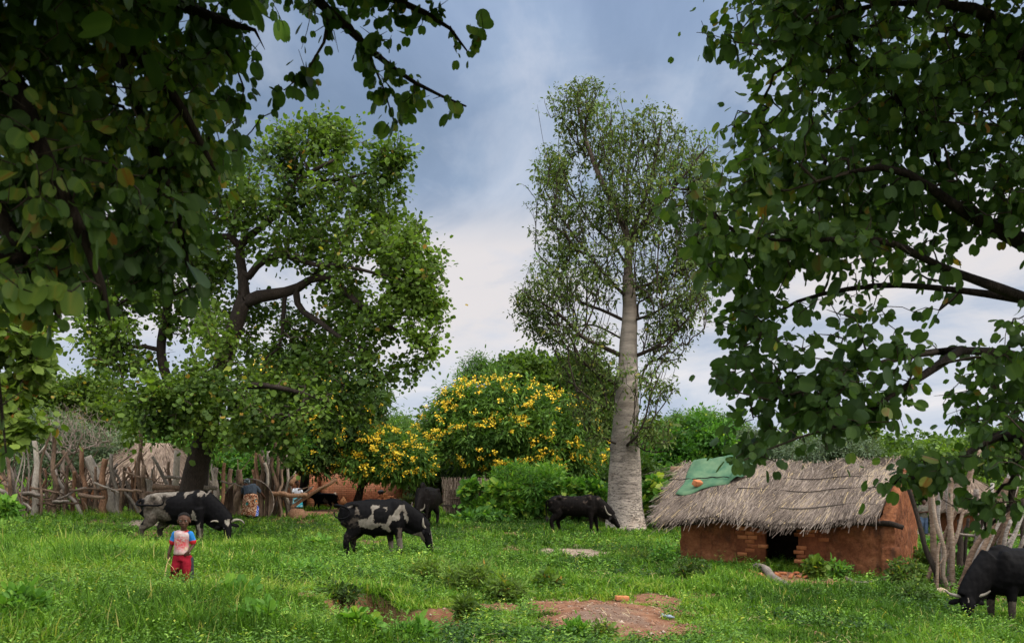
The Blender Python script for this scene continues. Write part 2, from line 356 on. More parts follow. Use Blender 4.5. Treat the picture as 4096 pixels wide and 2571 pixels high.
# leaf shapes: (along, across, out of plane) and faces
TPL = {
 'lobed': (np.array([[0, 0, 0], [.0, .26, .05], [.28, .50, .12], [.66, .50, .12], [.98, .26, .06], [.84, 0, 0], [.0, -.26, .05], [.28, -.50, .12], [.66, -.50, .12], [.98, -.26, .06]]),
           [np.array([[0, 5, 4, 3, 2, 1], [0, 6, 7, 8, 9, 5]])]),
 'round': (np.array([[0, 0, 0]]+[[.5-.56*math.cos(a), .50*math.sin(a)**.8+.0, .13*math.sin(a)] for a in (.35, .75, 1.2, 1.65, 2.1, 2.5, 2.85)]+[[.90, 0, 0]]+[[.5-.56*math.cos(a), -.50*math.sin(a)**.8, .13*math.sin(a)] for a in (.35, .75, 1.2, 1.65, 2.1, 2.5, 2.85)]),
           [np.array([[0, 8, 7, 6, 5, 4, 3, 2, 1], [0, 9, 10, 11, 12, 13, 14, 15, 8]])]),
 'hex': (np.array([[0, 0, 0], [.22, .42, .10], [.80, .38, .10], [.95, 0, 0], [.22, -.42, .10], [.80, -.38, .10]]), [np.array([[0, 3, 2, 1], [0, 4, 5, 3]])]),
 'oval': (np.array([[0, 0, 0], [.35, .24, .05], [.75, .18, .05], [1, 0, -.04], [.35, -.24, .05], [.75, -.18, .05]]), [np.array([[0, 3, 2, 1], [0, 4, 5, 3]])]),
 'lance': (np.array([[0, 0, 0], [.45, .13, .03], [1, 0, -.06], [.45, -.13, .03]]), [np.array([[0, 2, 1], [0, 3, 2]])]),
 'frond': (np.array([[0, 0, 0], [.3, .15, .02], [.75, .13, -.06], [1, 0, -.18], [.3, -.15, .02], [.75, -.13, -.06]]), [np.array([[0, 3, 2, 1], [0, 4, 5, 3]])]),
 'straw': (np.array([[0, -.02, 0], [0, .02, 0], [.5, .02, .02], [1, .008, 0], [1, -.008, 0], [.5, -.02, .02]]), [np.array([[0, 5, 2, 1], [5, 4, 3, 2]])]),
 'petal': (np.array([[-.5, -.5, 0], [.5, -.5, .1], [.5, .5, 0], [-.5, .5, .1]]), [np.array([[0, 1, 2, 3]])]),
}
def leaves(mb, P, A, size, tint, kind='hex', r=None, nb=(0, 0, 1), nj=.6):
    """one leaf per row of P, growing along A; faces turned roughly towards nb with jitter nj"""
    r = r or rng; n_ = len(P)
    if not n_: return mb
    A = nrm(A); N = np.asarray(nb, float)+r.normal(0, nj, (n_, 3)); S = nrm(np.cross(N, A)); N = np.cross(A, S)
    T, fs = TPL[kind]; k = len(T); size = np.broadcast_to(size, (n_,))[:, None, None]
    V = P[:, None]+size*(T[None, :, :1]*A[:, None]+T[None, :, 1:2]*S[:, None]+T[None, :, 2:]*N[:, None])
    i = np.arange(n_)[:, None, None]*k
    tv = np.repeat(tint, k)
    if kind == 'round': tv = np.clip(tv+np.tile(np.array([.14]+[-.03, .02, -.02, .03, -.03, .02, -.02]+[.12]+[-.03, .02, -.02, .03, -.03, .02, -.02]), n_), 0, 1)
    mb.add(V.reshape(-1, 3), [(i+f[None]).reshape(-1, f.shape[1]) for f in fs], tv); return mb

def weeds(mb, X, Y, hgt, nl, lsize, r, kind='oval', t0=.45, spread=.35, stem=True):
    n_ = len(X); Z = G(X, Y); H = hgt*r.uniform(.6, 1.3, n_)
    lean = r.normal(0, .18, (n_, 2))
    u = np.tile(np.linspace(.25, 1, nl), n_)+r.normal(0, .04, n_*nl); hh = np.repeat(H, nl)
    az = r.uniform(0, 2*np.pi, n_*nl); d = np.stack([np.cos(az), np.sin(az), r.uniform(-.1, .7, n_*nl)], -1)
    base = np.stack([np.repeat(X, nl), np.repeat(Y, nl), np.repeat(Z, nl)], -1)
    lz = np.repeat(lean, nl, 0)*(u*hh)[:, None]
    P = base+np.concatenate([lz, (u*hh)[:, None]], 1)+d*np.array([1, 1, .3])*(spread*hh*r.uniform(0, .5, n_*nl))[:, None]
    t = np.clip(t0+np.repeat(r.normal(0, .20, n_), nl)+r.normal(0, .08, n_*nl)+.15*(u-.6), 0, .97)
    leaves(mb, P, d, lsize*r.uniform(.6, 1.3, n_*nl)*(1.15-.5*u), t, kind, r, nj=.45)
    return mb
M_WEED = m_leaf('weed_leaf', [(0, (.028, .06, .012)), (.4, (.070, .15, .024)), (.72, (.15, .28, .04)), (.95, (.26, .40, .07)), (1, (.5, .42, .04))], .33, .5, .15)
r = np.random.default_rng(77); mb = MB()
def scatter(N, y0, y1, f):
    Y = np.exp(r.uniform(math.log(y0), math.log(y1), N)); X = r.uniform(-1, 1, N)*(.62*Y+1); k = f(X, Y) > r.random(N); p, c = soil_mask(X, Y)
    k &= np.maximum(p, c) < .6; return X[k], Y[k]
X, Y = scatter(38000, 7.6, 30, lambda x, y: np.clip((fbm(x*.55, y*.55, 0, 91)-.40)*4+.25*np.clip(-x-1, 0, 1), .06, 1)*(1-.7*np.clip((x-2)/2, 0, 1)))
weeds(mb, X, Y, .20, 9, .056, r, t0=.5)
X, Y = scatter(6500, 8.5, 27, lambda x, y: np.clip((fbm(x*.8+9, y*.8, 0, 95)-.5)*6, 0, 1)*(1-.8*np.clip((x-2)/2, 0, 1)))
weeds(mb, X, Y, .30, 16, .085, r, 'lance', .42, .5)
X, Y = scatter(9000, 17, 60, lambda x, y: np.clip((fbm(x*.5+4, y*.5, 0, 97)-.48)*5, 0, 1))
weeds(mb, X, Y, .24, 9, .10, r, 'oval', .42)
mbw = mb
mb = MB(); X, Y = scatter(26000, 8, 40, lambda x, y: np.clip((fbm(x*.7+31, y*.7, 0, 191, 4)-.50)*9, 0, 1)*(1-.4*np.clip((x-2)/2, 0, 1)))
weeds(mb, X, Y, .15, 9, .06, r, 'oval', .4); tag(mb.build('ground_cover', m_leaf('dark_weed_leaf', [(0, (.010, .026, .008)), (.5, (.030, .075, .016)), (.9, (.07, .14, .03)), (1, (.12, .18, .04))], .25, .5, .15)), 'darker low weeds in patches over the pasture', 'weeds', kind='stuff')
# dry stalks and litter lying about
n_ = 9000; Y = np.exp(r.uniform(math.log(8), math.log(32), n_)); X = r.uniform(-1, 1, n_)*(.6*Y+1); p, c = soil_mask(X, Y); k = r.random(n_) < np.clip(.10+.9*np.clip((fbm(X*1.1, Y*1.1, 0, 205)-.52)*6, 0, 1)+.25*np.maximum(p, c), 0, 1); X, Y = X[k], Y[k]; n_ = len(X); a = r.uniform(0, 6.28, n_); mb = MB()
leaves(mb, np.stack([X, Y, G(X, Y)+r.uniform(.01, .09, n_)], -1), np.stack([np.cos(a), np.sin(a), r.normal(0, .25, n_)], -1), r.uniform(.06, .26, n_), r.uniform(.1, .9, n_), 'straw', r, (0, 0, 1), .3)
M_LIT = m_tint('dry_litter', [(.0, (.07, .045, .025)), (.5, (.22, .16, .085)), (1, (.42, .34, .20))], .9, 3, .2, 0)
tag(mb.build('straw_litter', M_LIT), 'dry stalks and straw bits scattered in the grass', 'litter', kind='stuff')
# crumbs and pebbles on the bare soil
n_ = 30000; Y = np.exp(r.uniform(math.log(9), math.log(26), n_)); X = r.uniform(-1, 1, n_)*(.6*Y); p, c = soil_mask(X, Y); k = np.maximum(p, c) > .55; X, Y = X[k][:5000], Y[k][:5000]; n_ = len(X); s_ = r.lognormal(-4.6, .5, n_)
O = np.array([[1, 0, 0], [0, 1, 0], [-1, 0, 0], [0, -1, 0], [0, 0, .8], [0, 0, -.8]]); V = np.stack([X, Y, G(X, Y)+.004], -1)[:, None]+O[None]*s_[:, None, None]*r.uniform(.6, 1.4, (n_, 6, 1)); i = np.arange(n_)[:, None, None]*6
mb = MB(); mb.add(V.reshape(-1, 3), (i+np.array([[0, 1, 4], [1, 2, 4], [2, 3, 4], [3, 0, 4], [1, 0, 5], [2, 1, 5], [3, 2, 5], [0, 3, 5]])[None]).reshape(-1, 3), np.repeat(r.random(n_), 6))
tag(mb.build('pebbles', m_tint('pebble', [(0, (.09, .04, .022)), (.6, (.22, .12, .075)), (1, (.36, .28, .22))], .9, 5, .2, 0)), 'crumbs and pebbles on the bare red soil', 'pebbles', kind='stuff')
mb = mbw
tag(mb.build('ground_cover', M_WEED), 'leafy green weeds growing all through the grass of the pasture', 'weeds', kind='stuff')
# ---------------------------------------------------------------- trees
def px_line(pts, Y, r=None):
    """[(px, py, radius m[, Y])] -> points, radii"""
    P = [Wp(p[0], p[1], p[3] if len(p) > 3 else Y) for p in pts]; return np.array(P), np.array([p[2] for p in pts])
def dense(P, Rr, step):
    """resample a polyline so that branches can leave anywhere; slightly curved"""
    P = np.asarray(P); seg = np.linalg.norm(np.diff(P, axis=0), axis=1); s = np.concatenate([[0], np.cumsum(seg)])
    n_ = max(3, int(s[-1]/step)+1); t = np.linspace(0, s[-1], n_)
    # Catmull-Rom through the points
    out = []
    for ti in t:
        i = min(len(seg)-1, max(0, np.searchsorted(s, ti)-1)); u = (ti-s[i])/(seg[i]+1e-9)
        p0, p1, p2, p3 = P[max(i-1, 0)], P[i], P[i+1], P[min(i+2, len(P)-1)]
        out.append(.5*((2*p1)+(-p0+p2)*u+(2*p0-5*p1+4*p2-p3)*u*u+(-p0+3*p1-3*p2+p3)*u**3))
    return np.array(out), np.interp(t, s, Rr)
def ell_pts(blobs, N, r, noise=1.1, thr=.42, Y=None):
    """points filling blobs (px, py, rx, ry[, Y, depth]) with clumps and gaps; weight by area"""
    B = [(b[0], b[1], b[2], b[3], (b[4] if len(b) > 4 else Y), (b[5] if len(b) > 5 else None)) for b in blobs]
    w_ = np.array([b[2]*b[3] for b in B], float); w_ /= w_.sum(); out = []
    for b, k in zip(B, (w_*N).astype(int)+1):
        u = nrm(r.normal(size=(k*2, 3)))*(r.random((k*2, 1))**.42)
        rd = b[5] if b[5] else b[4]/F*(b[2]+b[3])*.5
        c = Wp(b[0], b[1], b[4]); p = c+u*np.array([b[2]*b[4]/F, rd, b[3]*b[4]/F])
        pk = r.random(len(p)) < .13; p[pk] = c+(p[pk]-c)*r.uniform(1.08, 1.32, (pk.sum(), 1)); f = vnoise(p[:, 0]*noise+50, p[:, 1]*noise, p[:, 2]*noise, 5); q = p[f > thr]; out.append(q[:k])
    return np.concatenate(out)
def grow(limbs, att, r, step=.35, tip=.006, wig=.12, gexp=2.4, up=.35, maxr=None, lenw=.06):
    """join every attractor to the nearest wood, working outwards; returns nodes, parents, radii, tips"""
    N, par, fix, plen = [], [], [], []
    for P, Rr in limbs:
        P, Rr = dense(P, Rr, step); b = len(N)
        if N:
            d = np.linalg.norm(np.array(N)-P[0], axis=1); j = int(d.argmin())
        else: j = -1
        for k in range(len(P)):
            N.append(P[k]); par.append(j if k == 0 else len(N)-2); fix.append(Rr[k]); plen.append(0.0)
    A = np.array(N); cap = len(N)+len(att)*6+10; buf = np.zeros((cap, 3)); buf[:len(N)] = A; pl = np.zeros(cap); cnt = len(N)
    d0 = np.array([((A-a)**2).sum(1).min() for a in att]); tips = []
    for i in np.argsort(d0):
        a = att[i]; dv = a-buf[:cnt]; d = np.sqrt((dv**2).sum(1)); cost = d*(1+up*(-dv[:, 2]/(d+1e-6)))+lenw*pl[:cnt]
        j = int(cost.argmin()); D = d[j]; k = max(1, min(5, int(D/(step*.8))+1)); p0 = buf[j].copy(); off = r.normal(0, wig*D, 3); last = j
        for q in range(1, k+1):
            t = q/k; p = p0+(a-p0)*t+off*math.sin(math.pi*t); p[2] += .10*D*math.sin(math.pi*t)
            buf[cnt] = p; pl[cnt] = pl[last]+D/k; par.append(last); fix.append(0); last = cnt; cnt += 1
        tips.append(last)
    N = buf[:cnt]; par = np.array(par); fix = np.array(fix); acc = np.zeros(cnt); rad = np.zeros(cnt)
    kids = np.zeros(cnt, int)
    for i in range(cnt-1, -1, -1):
        rr = acc[i]**(1/gexp) if acc[i] > 0 else tip
        if fix[i] > 0: rr = fix[i]
        elif maxr: rr = min(rr, maxr)
        rad[i] = rr
        if par[i] >= 0: acc[par[i]] += rr**gexp; kids[par[i]] += 1
    return N, par, rad, tips, kids, fix
def wood(mb, N, par, rad, fix, minr=0.0, sides=(12, 6, 4, 3), rough=.12, tint=.5, mb2=None, split=.05):
    """tubes along chains: each chain goes on into its thickest child"""
    ch = [[] for _ in N]; best = {}
    for i, p in enumerate(par):
        if p >= 0: ch[p].append(i)
    starts = [i for i, p in enumerate(par) if p < 0]; st = [(None, s) for s in starts]
    while st:
        p, s = st.pop(); pts = [N[p]] if p is not None else []; rr = [min(rad[s]*1.25, rad[p])] if p is not None else []
        c = s
        while True:
            pts.append(N[c]); rr.append(rad[c])
            if not ch[c]: break
            o = sorted(ch[c], key=lambda q: -rad[q])
            for q in o[1:]: st.append((c, q))
            c = o[0]
        m = max(rr)
        if m < minr: continue
        if len(pts) < 2: continue
        k = sides[0] if m > .12 else sides[1] if m > .035 else sides[2] if m > .012 else sides[3]
        rr[-1] = rr[-1]*.5
        tube(mb2 if (mb2 is not None and m < split) else mb, pts, rr, k, (np.clip(np.array(rr)/.36, 0, 1).repeat(k) if tint == 'r' else tint), cap=m > .03, rough=rough if m > .05 else 0, seed=s % 97)
def twig_leaves(mb, N, par, rad, tips, r, per, size, kind, tints, spread, droop=.3, rmax=.03, nj=.6, nb=(0, -.3, 1), back=2, along=True, clump=None):
    """leaves along the last pieces of every twig"""
    ids = []
    for t in tips:
        c = t
        for _ in range(back):
            if par[c] < 0 or rad[c] > rmax: break
            ids.append(c); c = par[c]
    ids = np.array(ids); k = r.integers(0, len(ids), int(per*len(tips))); e = ids[k]; u = r.random((len(k), 1))
    P = N[e]*u+N[par[e]]*(1-u); D = nrm(N[e]-N[par[e]])
    off = r.normal(0, 1, P.shape); A = nrm(off+D*.6-np.array([0, 0, droop*2])); P = P+off*spread*r.random((len(k), 1))
    f = vnoise(P[:, 0]*.9, P[:, 1]*.9, P[:, 2]*.9, 8)
    t = tints[0]+(f-.5)*tints[1]+r.normal(0, tints[2], len(k)); t = np.where(r.random(len(k)) < tints[3], r.uniform(.86, 1, len(k)), np.clip(t, 0, .85))
    leaves(mb, P, A, size*r.lognormal(0, .33, len(k)), t, kind, r, nb, nj); return P
M_BARKD = m_wood('dark_bark', (.012, .009, .007), (.030, .022, .017), (.075, .058, .045), (5, 5, 1.2), 1, 9)
M_TWIG = m_wood('twig_bark', (.03, .022, .016), (.065, .05, .038), (.12, .095, .075), (4, 4, 4), .4, 9)
GREEN = [(0, (.015, .030, .008)), (.4, (.048, .090, .015)), (.68, (.105, .165, .026)), (.84, (.13, .22, .035)), (.9, (.26, .30, .05)), (1, (.32, .16, .03))]
GREEN_B = [(0, (.022, .038, .012)), (.4, (.066, .098, .025)), (.68, (.12, .16, .042)), (.84, (.10, .19, .05)), (.9, (.20, .24, .06)), (1, (.26, .22, .05))]
YGREEN = [(0, (.035, .065, .012)), (.4, (.085, .135, .022)), (.7, (.15, .21, .035)), (.84, (.22, .27, .045)), (.9, (.30, .27, .05)), (1, (.35, .13, .03))]
GREY = [(0, (.035, .055, .028)), (.4, (.075, .110, .058)), (.7, (.12, .165, .088)), (.85, (.17, .22, .11)), (1, (.25, .28, .12))]
M_LNEAR = m_leaf('near_leaf', [(0, (.018, .040, .010)), (.4, (.055, .110, .024)), (.68, (.10, .175, .036)), (.84, (.17, .25, .045)), (.92, (.24, .26, .05)), (1, (.30, .14, .03))], .42, .5, .2, .35)
M_LMID = m_leaf('bush_leaf', GREEN, .38, .55, .15)
M_LBAO = m_leaf('pale_tree_leaf', GREEN_B, .33, .55, .12)
M_LYEL = m_leaf('yellow_leaf', YGREEN, .42, .55, .15)
M_LGREY = m_leaf('grey_leaf', GREY, .25, .6, .2)
M_LBRT = m_leaf('bright_leaf', [(0, (.02, .06, .010)), (.4, (.055, .145, .02)), (.7, (.11, .24, .035)), (.85, (.19, .33, .05)), (1, (.34, .40, .06))], .38, .5, .15)
M_FLOW = m_tint('yellow_petal', [(.2, (.42, .22, .01)), (.5, (.80, .52, .02)), (.9, (.88, .66, .06))], .6, 3, .2, 0)
M_RED = m_tint('red_pod', [(.2, (.10, .02, .02)), (.9, (.28, .07, .04))], .7, 3, .2, 0)

def tree(name, label, base, limbs, blobs, natt, per, size, kind, lm, seed, wm=None, Y=None, step=.35, tip=.006, tints=(.45, .5, .12, .03), spread=.12,
         noise=1.1, thr=.42, wig=.12, up=.35, droop=.3, nj=.6, split=.05, back=2, group=None, cat='tree', bare=0.0, wtint=.5, extra=None, gexp=2.4, maxr=None, lenw=.06, rough=.14, bm=None):
    r = np.random.default_rng(seed); t = empty(name, base, label, cat, group)
    att = ell_pts(blobs, natt, r, noise, thr, Y)
    if extra is not None: att = np.concatenate([att, extra])
    N, par, rad, tips, kids, fix = grow(limbs, att, r, step, tip, wig, gexp, up, maxr, lenw)
    # the thick wood is the trunk part, the thin wood the branches
    mbt = MB(); mbb = MB(); wood(mbt, N, par, rad, fix, 0, rough=rough, tint=wtint, mb2=mbb, split=split); mbt.build('trunk', wm or M_BARKD, t, smooth=True)
    if mbb.n: tag(mbb.build('twigs', bm or M_TWIG, t, smooth=True), kind='stuff')
    mbc = MB(); tp = [q for q in tips if r.random() > bare]
    twig_leaves(mbc, N, par, rad, tp, r, per, size, kind, tints, spread, droop, nj=nj, back=back); mbc.build('crown', lm, t)
    return t, N, par, rad, tips
def flowers(t, P, r, size, n=10, blob=.09, name='blossom'):
    mb = MB(); k = len(P); Q = np.repeat(P, n, 0)+r.normal(0, blob, (k*n, 3))*np.array([1, 1, .8])
    leaves(mb, Q, r.normal(size=Q.shape), size*r.uniform(.6, 1.3, len(Q)), r.uniform(.2, .9, len(Q)), 'petal', r, (0, -1, .5), .6)
    return mb.build(name, M_FLOW, t)
def surf_pts(blobs, N, r, Y, low=.25, front=True, thr=.0):
    out = []; w_ = np.array([b[2]*b[3] for b in blobs], float); w_ /= w_.sum()
    for i, (b, k) in enumerate(zip(blobs, (w_*N).astype(int)+1)):
        Yb = b[4] if len(b) > 4 else Y; u = nrm(r.normal(size=(k*3, 3))); u = u[(u[:, 1] < .25)][:k]
        rd = b[5] if len(b) > 5 else Yb/F*(b[2]+b[3])*.5
        p = Wp(b[0], b[1], Yb)+u*np.array([b[2]*Yb/F, rd, b[3]*Yb/F])*r.uniform(.96, 1.08, (len(u), 1))
        for j, c in enumerate(blobs):   # drop points inside another blob
            if j == i: continue
            Yc = c[4] if len(c) > 4 else Y; rc = c[5] if len(c) > 5 else Yc/F*(c[2]+c[3])*.5
            q = (p-Wp(c[0], c[1], Yc))/np.array([c[2]*Yc/F, rc, c[3]*Yc/F]); p = p[(q**2).sum(1) > .8]
        out.append(p)
    return np.concatenate(out)

# --- big leaning tree in front of the cattle pen
YT = 27.2
L = lambda pts, Y=YT: px_line(pts, Y)
b0 = on(192, YT)
trunk = (np.array([b0-[0, 0, .2], *L([(193, 492, .5), (198, 462, .5), (207, 432, .42), (213, 400, .40), (219, 378, .38), (236, 323, .36), (244, 298, .34)])[0]]), np.array([.52, .40, .35, .32, .29, .27, .24, .22]))
limbs = [trunk,
 L([(244, 298, 0.187), (243, 276, 0.156), (240, 246, 0.133), (252, 234, 0.109), (278, 212, 0.094), (295, 183, 0.078), (318, 168, 0.055, 26.2), (334, 160, 0.039, 26)]),
 L([(295, 183, 0.070), (322, 181, 0.062), (347, 178, 0.047, 26.5), (376, 170, 0.031, 26), (398, 160, 0.016, 26)]),
 L([(240, 246, 0.117), (232, 237, 0.109), (219, 235, 0.094), (205, 243, 0.078), (190, 248, 0.062, 28), (165, 240, 0.039, 28.6), (140, 235, 0.023, 29)]),
 L([(249, 276, 0.117), (262, 261, 0.101), (281, 255, 0.086), (314, 264, 0.070, 26.3), (345, 266, 0.055, 25.9), (395, 278, 0.039, 25.6), (430, 290, 0.023, 25.4)]),
 L([(246, 302, 0.203), (260, 296, 0.187), (277, 293, 0.164), (295, 289, 0.148), (308, 280, 0.117), (332, 278, 0.101, 26.6), (350, 296, 0.086, 26.3), (386, 324, 0.062, 26), (423, 342, 0.031, 25.8), (436, 352, 0.016, 25.7)]),
 L([(296, 290, 0.109), (300, 308, 0.094), (320, 322, 0.078, 26.6), (345, 340, 0.055, 26.2), (372, 352, 0.031, 26)]),
 L([(285, 293, 0.078), (283, 318, 0.062), (280, 345, 0.047), (266, 358, 0.027), (262, 370, 0.016)]),
 L([(308, 280, 0.078), (330, 262, 0.062, 27.6), (360, 250, 0.047, 28), (400, 262, 0.023, 28.2)]),
 L([(205, 436, 0.203), (190, 415, 0.187, 27.6), (170, 385, 0.156, 27.9), (161, 350, 0.140, 28), (168, 305, 0.125, 28), (172, 265, 0.101, 28), (180, 225, 0.070, 28), (200, 180, 0.039, 28), (215, 160, 0.023, 27.5)]),
 L([(172, 300, 0.086, 28), (150, 290, 0.062, 28), (125, 300, 0.039, 28), (100, 318, 0.023, 28)]),
 L([(161, 350, 0.094, 28), (135, 345, 0.062, 27.6), (110, 352, 0.031, 27.4)]),
 L([(213, 400, 0.156), (235, 388, 0.117, 26.2), (265, 385, 0.086, 25.6), (300, 392, 0.055, 25.2), (330, 402, 0.023, 25)]),
 L([(210, 420, 0.125), (190, 400, 0.094, 26), (165, 395, 0.062, 25.3), (140, 402, 0.031, 25)]),
]
blobs = [(312, 150, 60, 30), (235, 185, 75, 34), (180, 225, 62, 55, 27.8), (300, 212, 95, 34), (382, 185, 30, 46, 26.3), (395, 150, 22, 20, 26), (350, 140, 30, 14), (408, 225, 16, 20, 26.3), (372, 262, 50, 45, 26.2), (425, 280, 26, 32, 25.8),
         (375, 318, 55, 32, 26.2), (418, 338, 24, 34, 25.8), (300, 245, 60, 25, 27), (330, 215, 60, 40, 27.5), (310, 340, 40, 30, 28), (395, 240, 30, 40, 26.8), (345, 300, 50, 30, 27.8), (262, 325, 34, 34, 28.5), (200, 305, 44, 40, 28.6), (215, 260, 30, 26, 28.6), (150, 250, 44, 34, 28.4), (110, 290, 34, 30, 28.4), (100, 345, 30, 30, 28), (300, 345, 60, 30, 28.5), (420, 255, 26, 30, 26), (436, 300, 14, 24, 25.6), (405, 300, 36, 30, 26), (385, 370, 36, 20, 26), (300, 375, 50, 20, 26.5), (310, 128, 40, 16), (132, 345, 48, 45, 27.5), (190, 345, 50, 50, 26), (205, 385, 85, 30, 25.8), (260, 405, 80, 36, 25.4),
         (180, 395, 55, 38, 25.4), (165, 415, 28, 36, 25.6), (345, 362, 50, 24, 26), (350, 395, 26, 28, 26), (128, 410, 12, 24, 27), (110, 318, 35, 30, 27.8), (425, 300, 20, 14, 25.8), (240, 432, 62, 20, 25.3),
         (135, 290, 50, 40, 28), (270, 160, 30, 20), (395, 160, 16, 18, 26), (335, 128, 32, 16), (330, 430, 12, 26, 26), (290, 450, 14, 22, 25.4), (130, 432, 10, 22, 26.6), (205, 270, 30, 20, 28.6)]
big, N1, par1, rad1, tips1 = tree('leaning_tree', 'large spreading tree with a dark leaning forked trunk before the stick cattle pen', b0, limbs, blobs, 4800, 12, .108, 'hex', M_LMID, 101,
     Y=YT, tints=(.56, .6, .13, .02), spread=.24, split=.045, noise=.95, thr=.40, step=.4, tip=.008, up=.2, wig=.10, nj=.75)

# --- pale smooth-barked giant tree
YB = 32.0
bb = on(625, YB); pm = YB/F
prof = [(626, 533, 23), (625.5, 524, 20.5), (625, 510, 18.2), (625, 495, 17.0), (625, 470, 16.2), (625.3, 440, 14.2), (626.5, 404, 12.0), (627.5, 380, 10.6), (628, 361, 9.6), (628.6, 340, 8.6), (629.5, 318, 7.6), (629.5, 297, 6.6), (628, 276, 5.6)]
pts = [Wp(a, b, YB) for a, b, c in prof]; rr = [c*pm for a, b, c in prof]
tr = (np.array([bb-[0, 0, .3]]+pts), np.array([rr[0]*1.15]+rr))
LB = lambda p, Y=YB: px_line([(q[0], q[1], q[2]*pm, *q[3:]) for q in p], Y)
limbs = [tr,
 LB([(628, 276, 4.6), (628, 238, 3.8), (622, 222, 3.4), (616, 207, 3.2), (606, 190, 2.9), (597, 170, 2.6), (583, 131, 1.8), (576, 93, .9)]),
 LB([(629, 262, 3.4), (634, 228, 2.6), (649, 186, 2.1), (657, 150, 1.5), (662, 118, .8)]),
 LB([(632, 240, 2.4, 32), (643, 223, 2.2, 31.5), (675, 186, 1.7, 31), (700, 155, 1.0, 30.8), (709, 145, .6, 30.8)]),
 LB([(628, 250, 2.6, 32), (626, 215, 2.2, 33), (628, 170, 1.6, 33.6), (634, 120, .9, 34)]),
 LB([(621, 355, 2.5), (604, 347, 2.2, 31.5), (583, 337, 1.8, 31), (562, 316, 1.5, 30.7), (541, 302, 1.0, 30.5), (522, 290, .6, 30.4)]),
 LB([(624, 320, 2.0), (603, 310, 1.8, 32.5), (579, 300, 1.5, 32.8), (552, 270, 1.1, 33), (535, 250, .6, 33)]),
 LB([(625, 340, 1.2), (590, 324, 1.0, 33), (560, 335, .8, 33.6), (530, 340, .5, 34)]),
 LB([(634, 356, 2.2), (653, 348, 1.8, 31.5), (671, 336, 1.4, 31), (686, 320, .9, 30.8)]),
 LB([(634, 320, 1.4), (655, 312, 1.1, 31), (680, 296, .7, 30.5)]),
 LB([(633, 288, 2.0), (648, 284, 1.7, 32.6), (663, 276, 1.5, 33), (688, 248, 1.1, 33.3), (706, 205, .7, 33.5)]),
 LB([(626, 296, 1.8), (610, 280, 1.6, 31.4), (585, 250, 1.2, 31), (560, 215, .8, 30.8), (545, 190, .5, 30.8)]),
 LB([(625, 262, 1.6), (612, 243, 1.4, 32.8), (585, 215, 1.0, 33.4), (560, 165, .7, 33.6)]),
 LB([(622, 388, 1.5), (606, 378, 1.3, 31.2), (588, 366, 1.0, 30.6), (575, 350, .6, 30.4)]),
 LB([(617, 408, 1.1), (606, 408, 1.0, 31), (590, 398, .8, 30.5), (575, 385, .5, 30.3)]),
 LB([(630, 442, 1.5, 30.9), (638, 434, 1.3, 30.6), (645, 418, 1.0, 30.3), (652, 392, .8, 30.1), (662, 370, .5, 30)]),
 LB([(613, 442, .9, 31.6), (600, 436, .7, 31.2), (588, 434, .4, 31)]),
 LB([(637, 445, .8, 31.6), (650, 452, .7, 31.2), (668, 450, .4, 31)]),
]
blobs = [(576, 108, 34, 28, 32, 1.6), (556, 150, 24, 34, 32, 1.6), (606, 140, 38, 36, 32, 2), (650, 134, 34, 28, 32, 1.8), (680, 165, 34, 34, 32, 2), (702, 175, 22, 36, 32, 1.6), (708, 215, 18, 40, 32, 1.6), (700, 260, 22, 40, 32.5, 1.6), (690, 310, 22, 26, 31.5, 1.2), (585, 190, 55, 42, 32, 2.4), (650, 215, 60, 50, 32, 2.6),
         (556, 235, 28, 36, 32, 1.8), (600, 270, 62, 36, 32, 2.6), (548, 296, 34, 36, 31.5, 1.8), (540, 320, 24, 20, 31.5, 1.4), (672, 285, 38, 42, 32, 2), (576, 335, 44, 22, 31.5, 2), (665, 335, 26, 34, 31.5, 1.6), (690, 230, 24, 40, 32.5, 1.6),
         (598, 370, 50, 20, 31, 1.6), (590, 405, 28, 22, 31, 1), (655, 385, 22, 20, 31, 1.2), (652, 430, 26, 22, 31, 1), (524, 297, 14, 14, 31, 1), (597, 435, 14, 16, 31, .8), (585, 88, 18, 9, 32, 1)]
M_BAO = None
M_BTWIG = m_wood('brown_bough', (.035, .026, .020), (.075, .056, .043), (.14, .11, .09), (4, 4, 4), .4, 9)
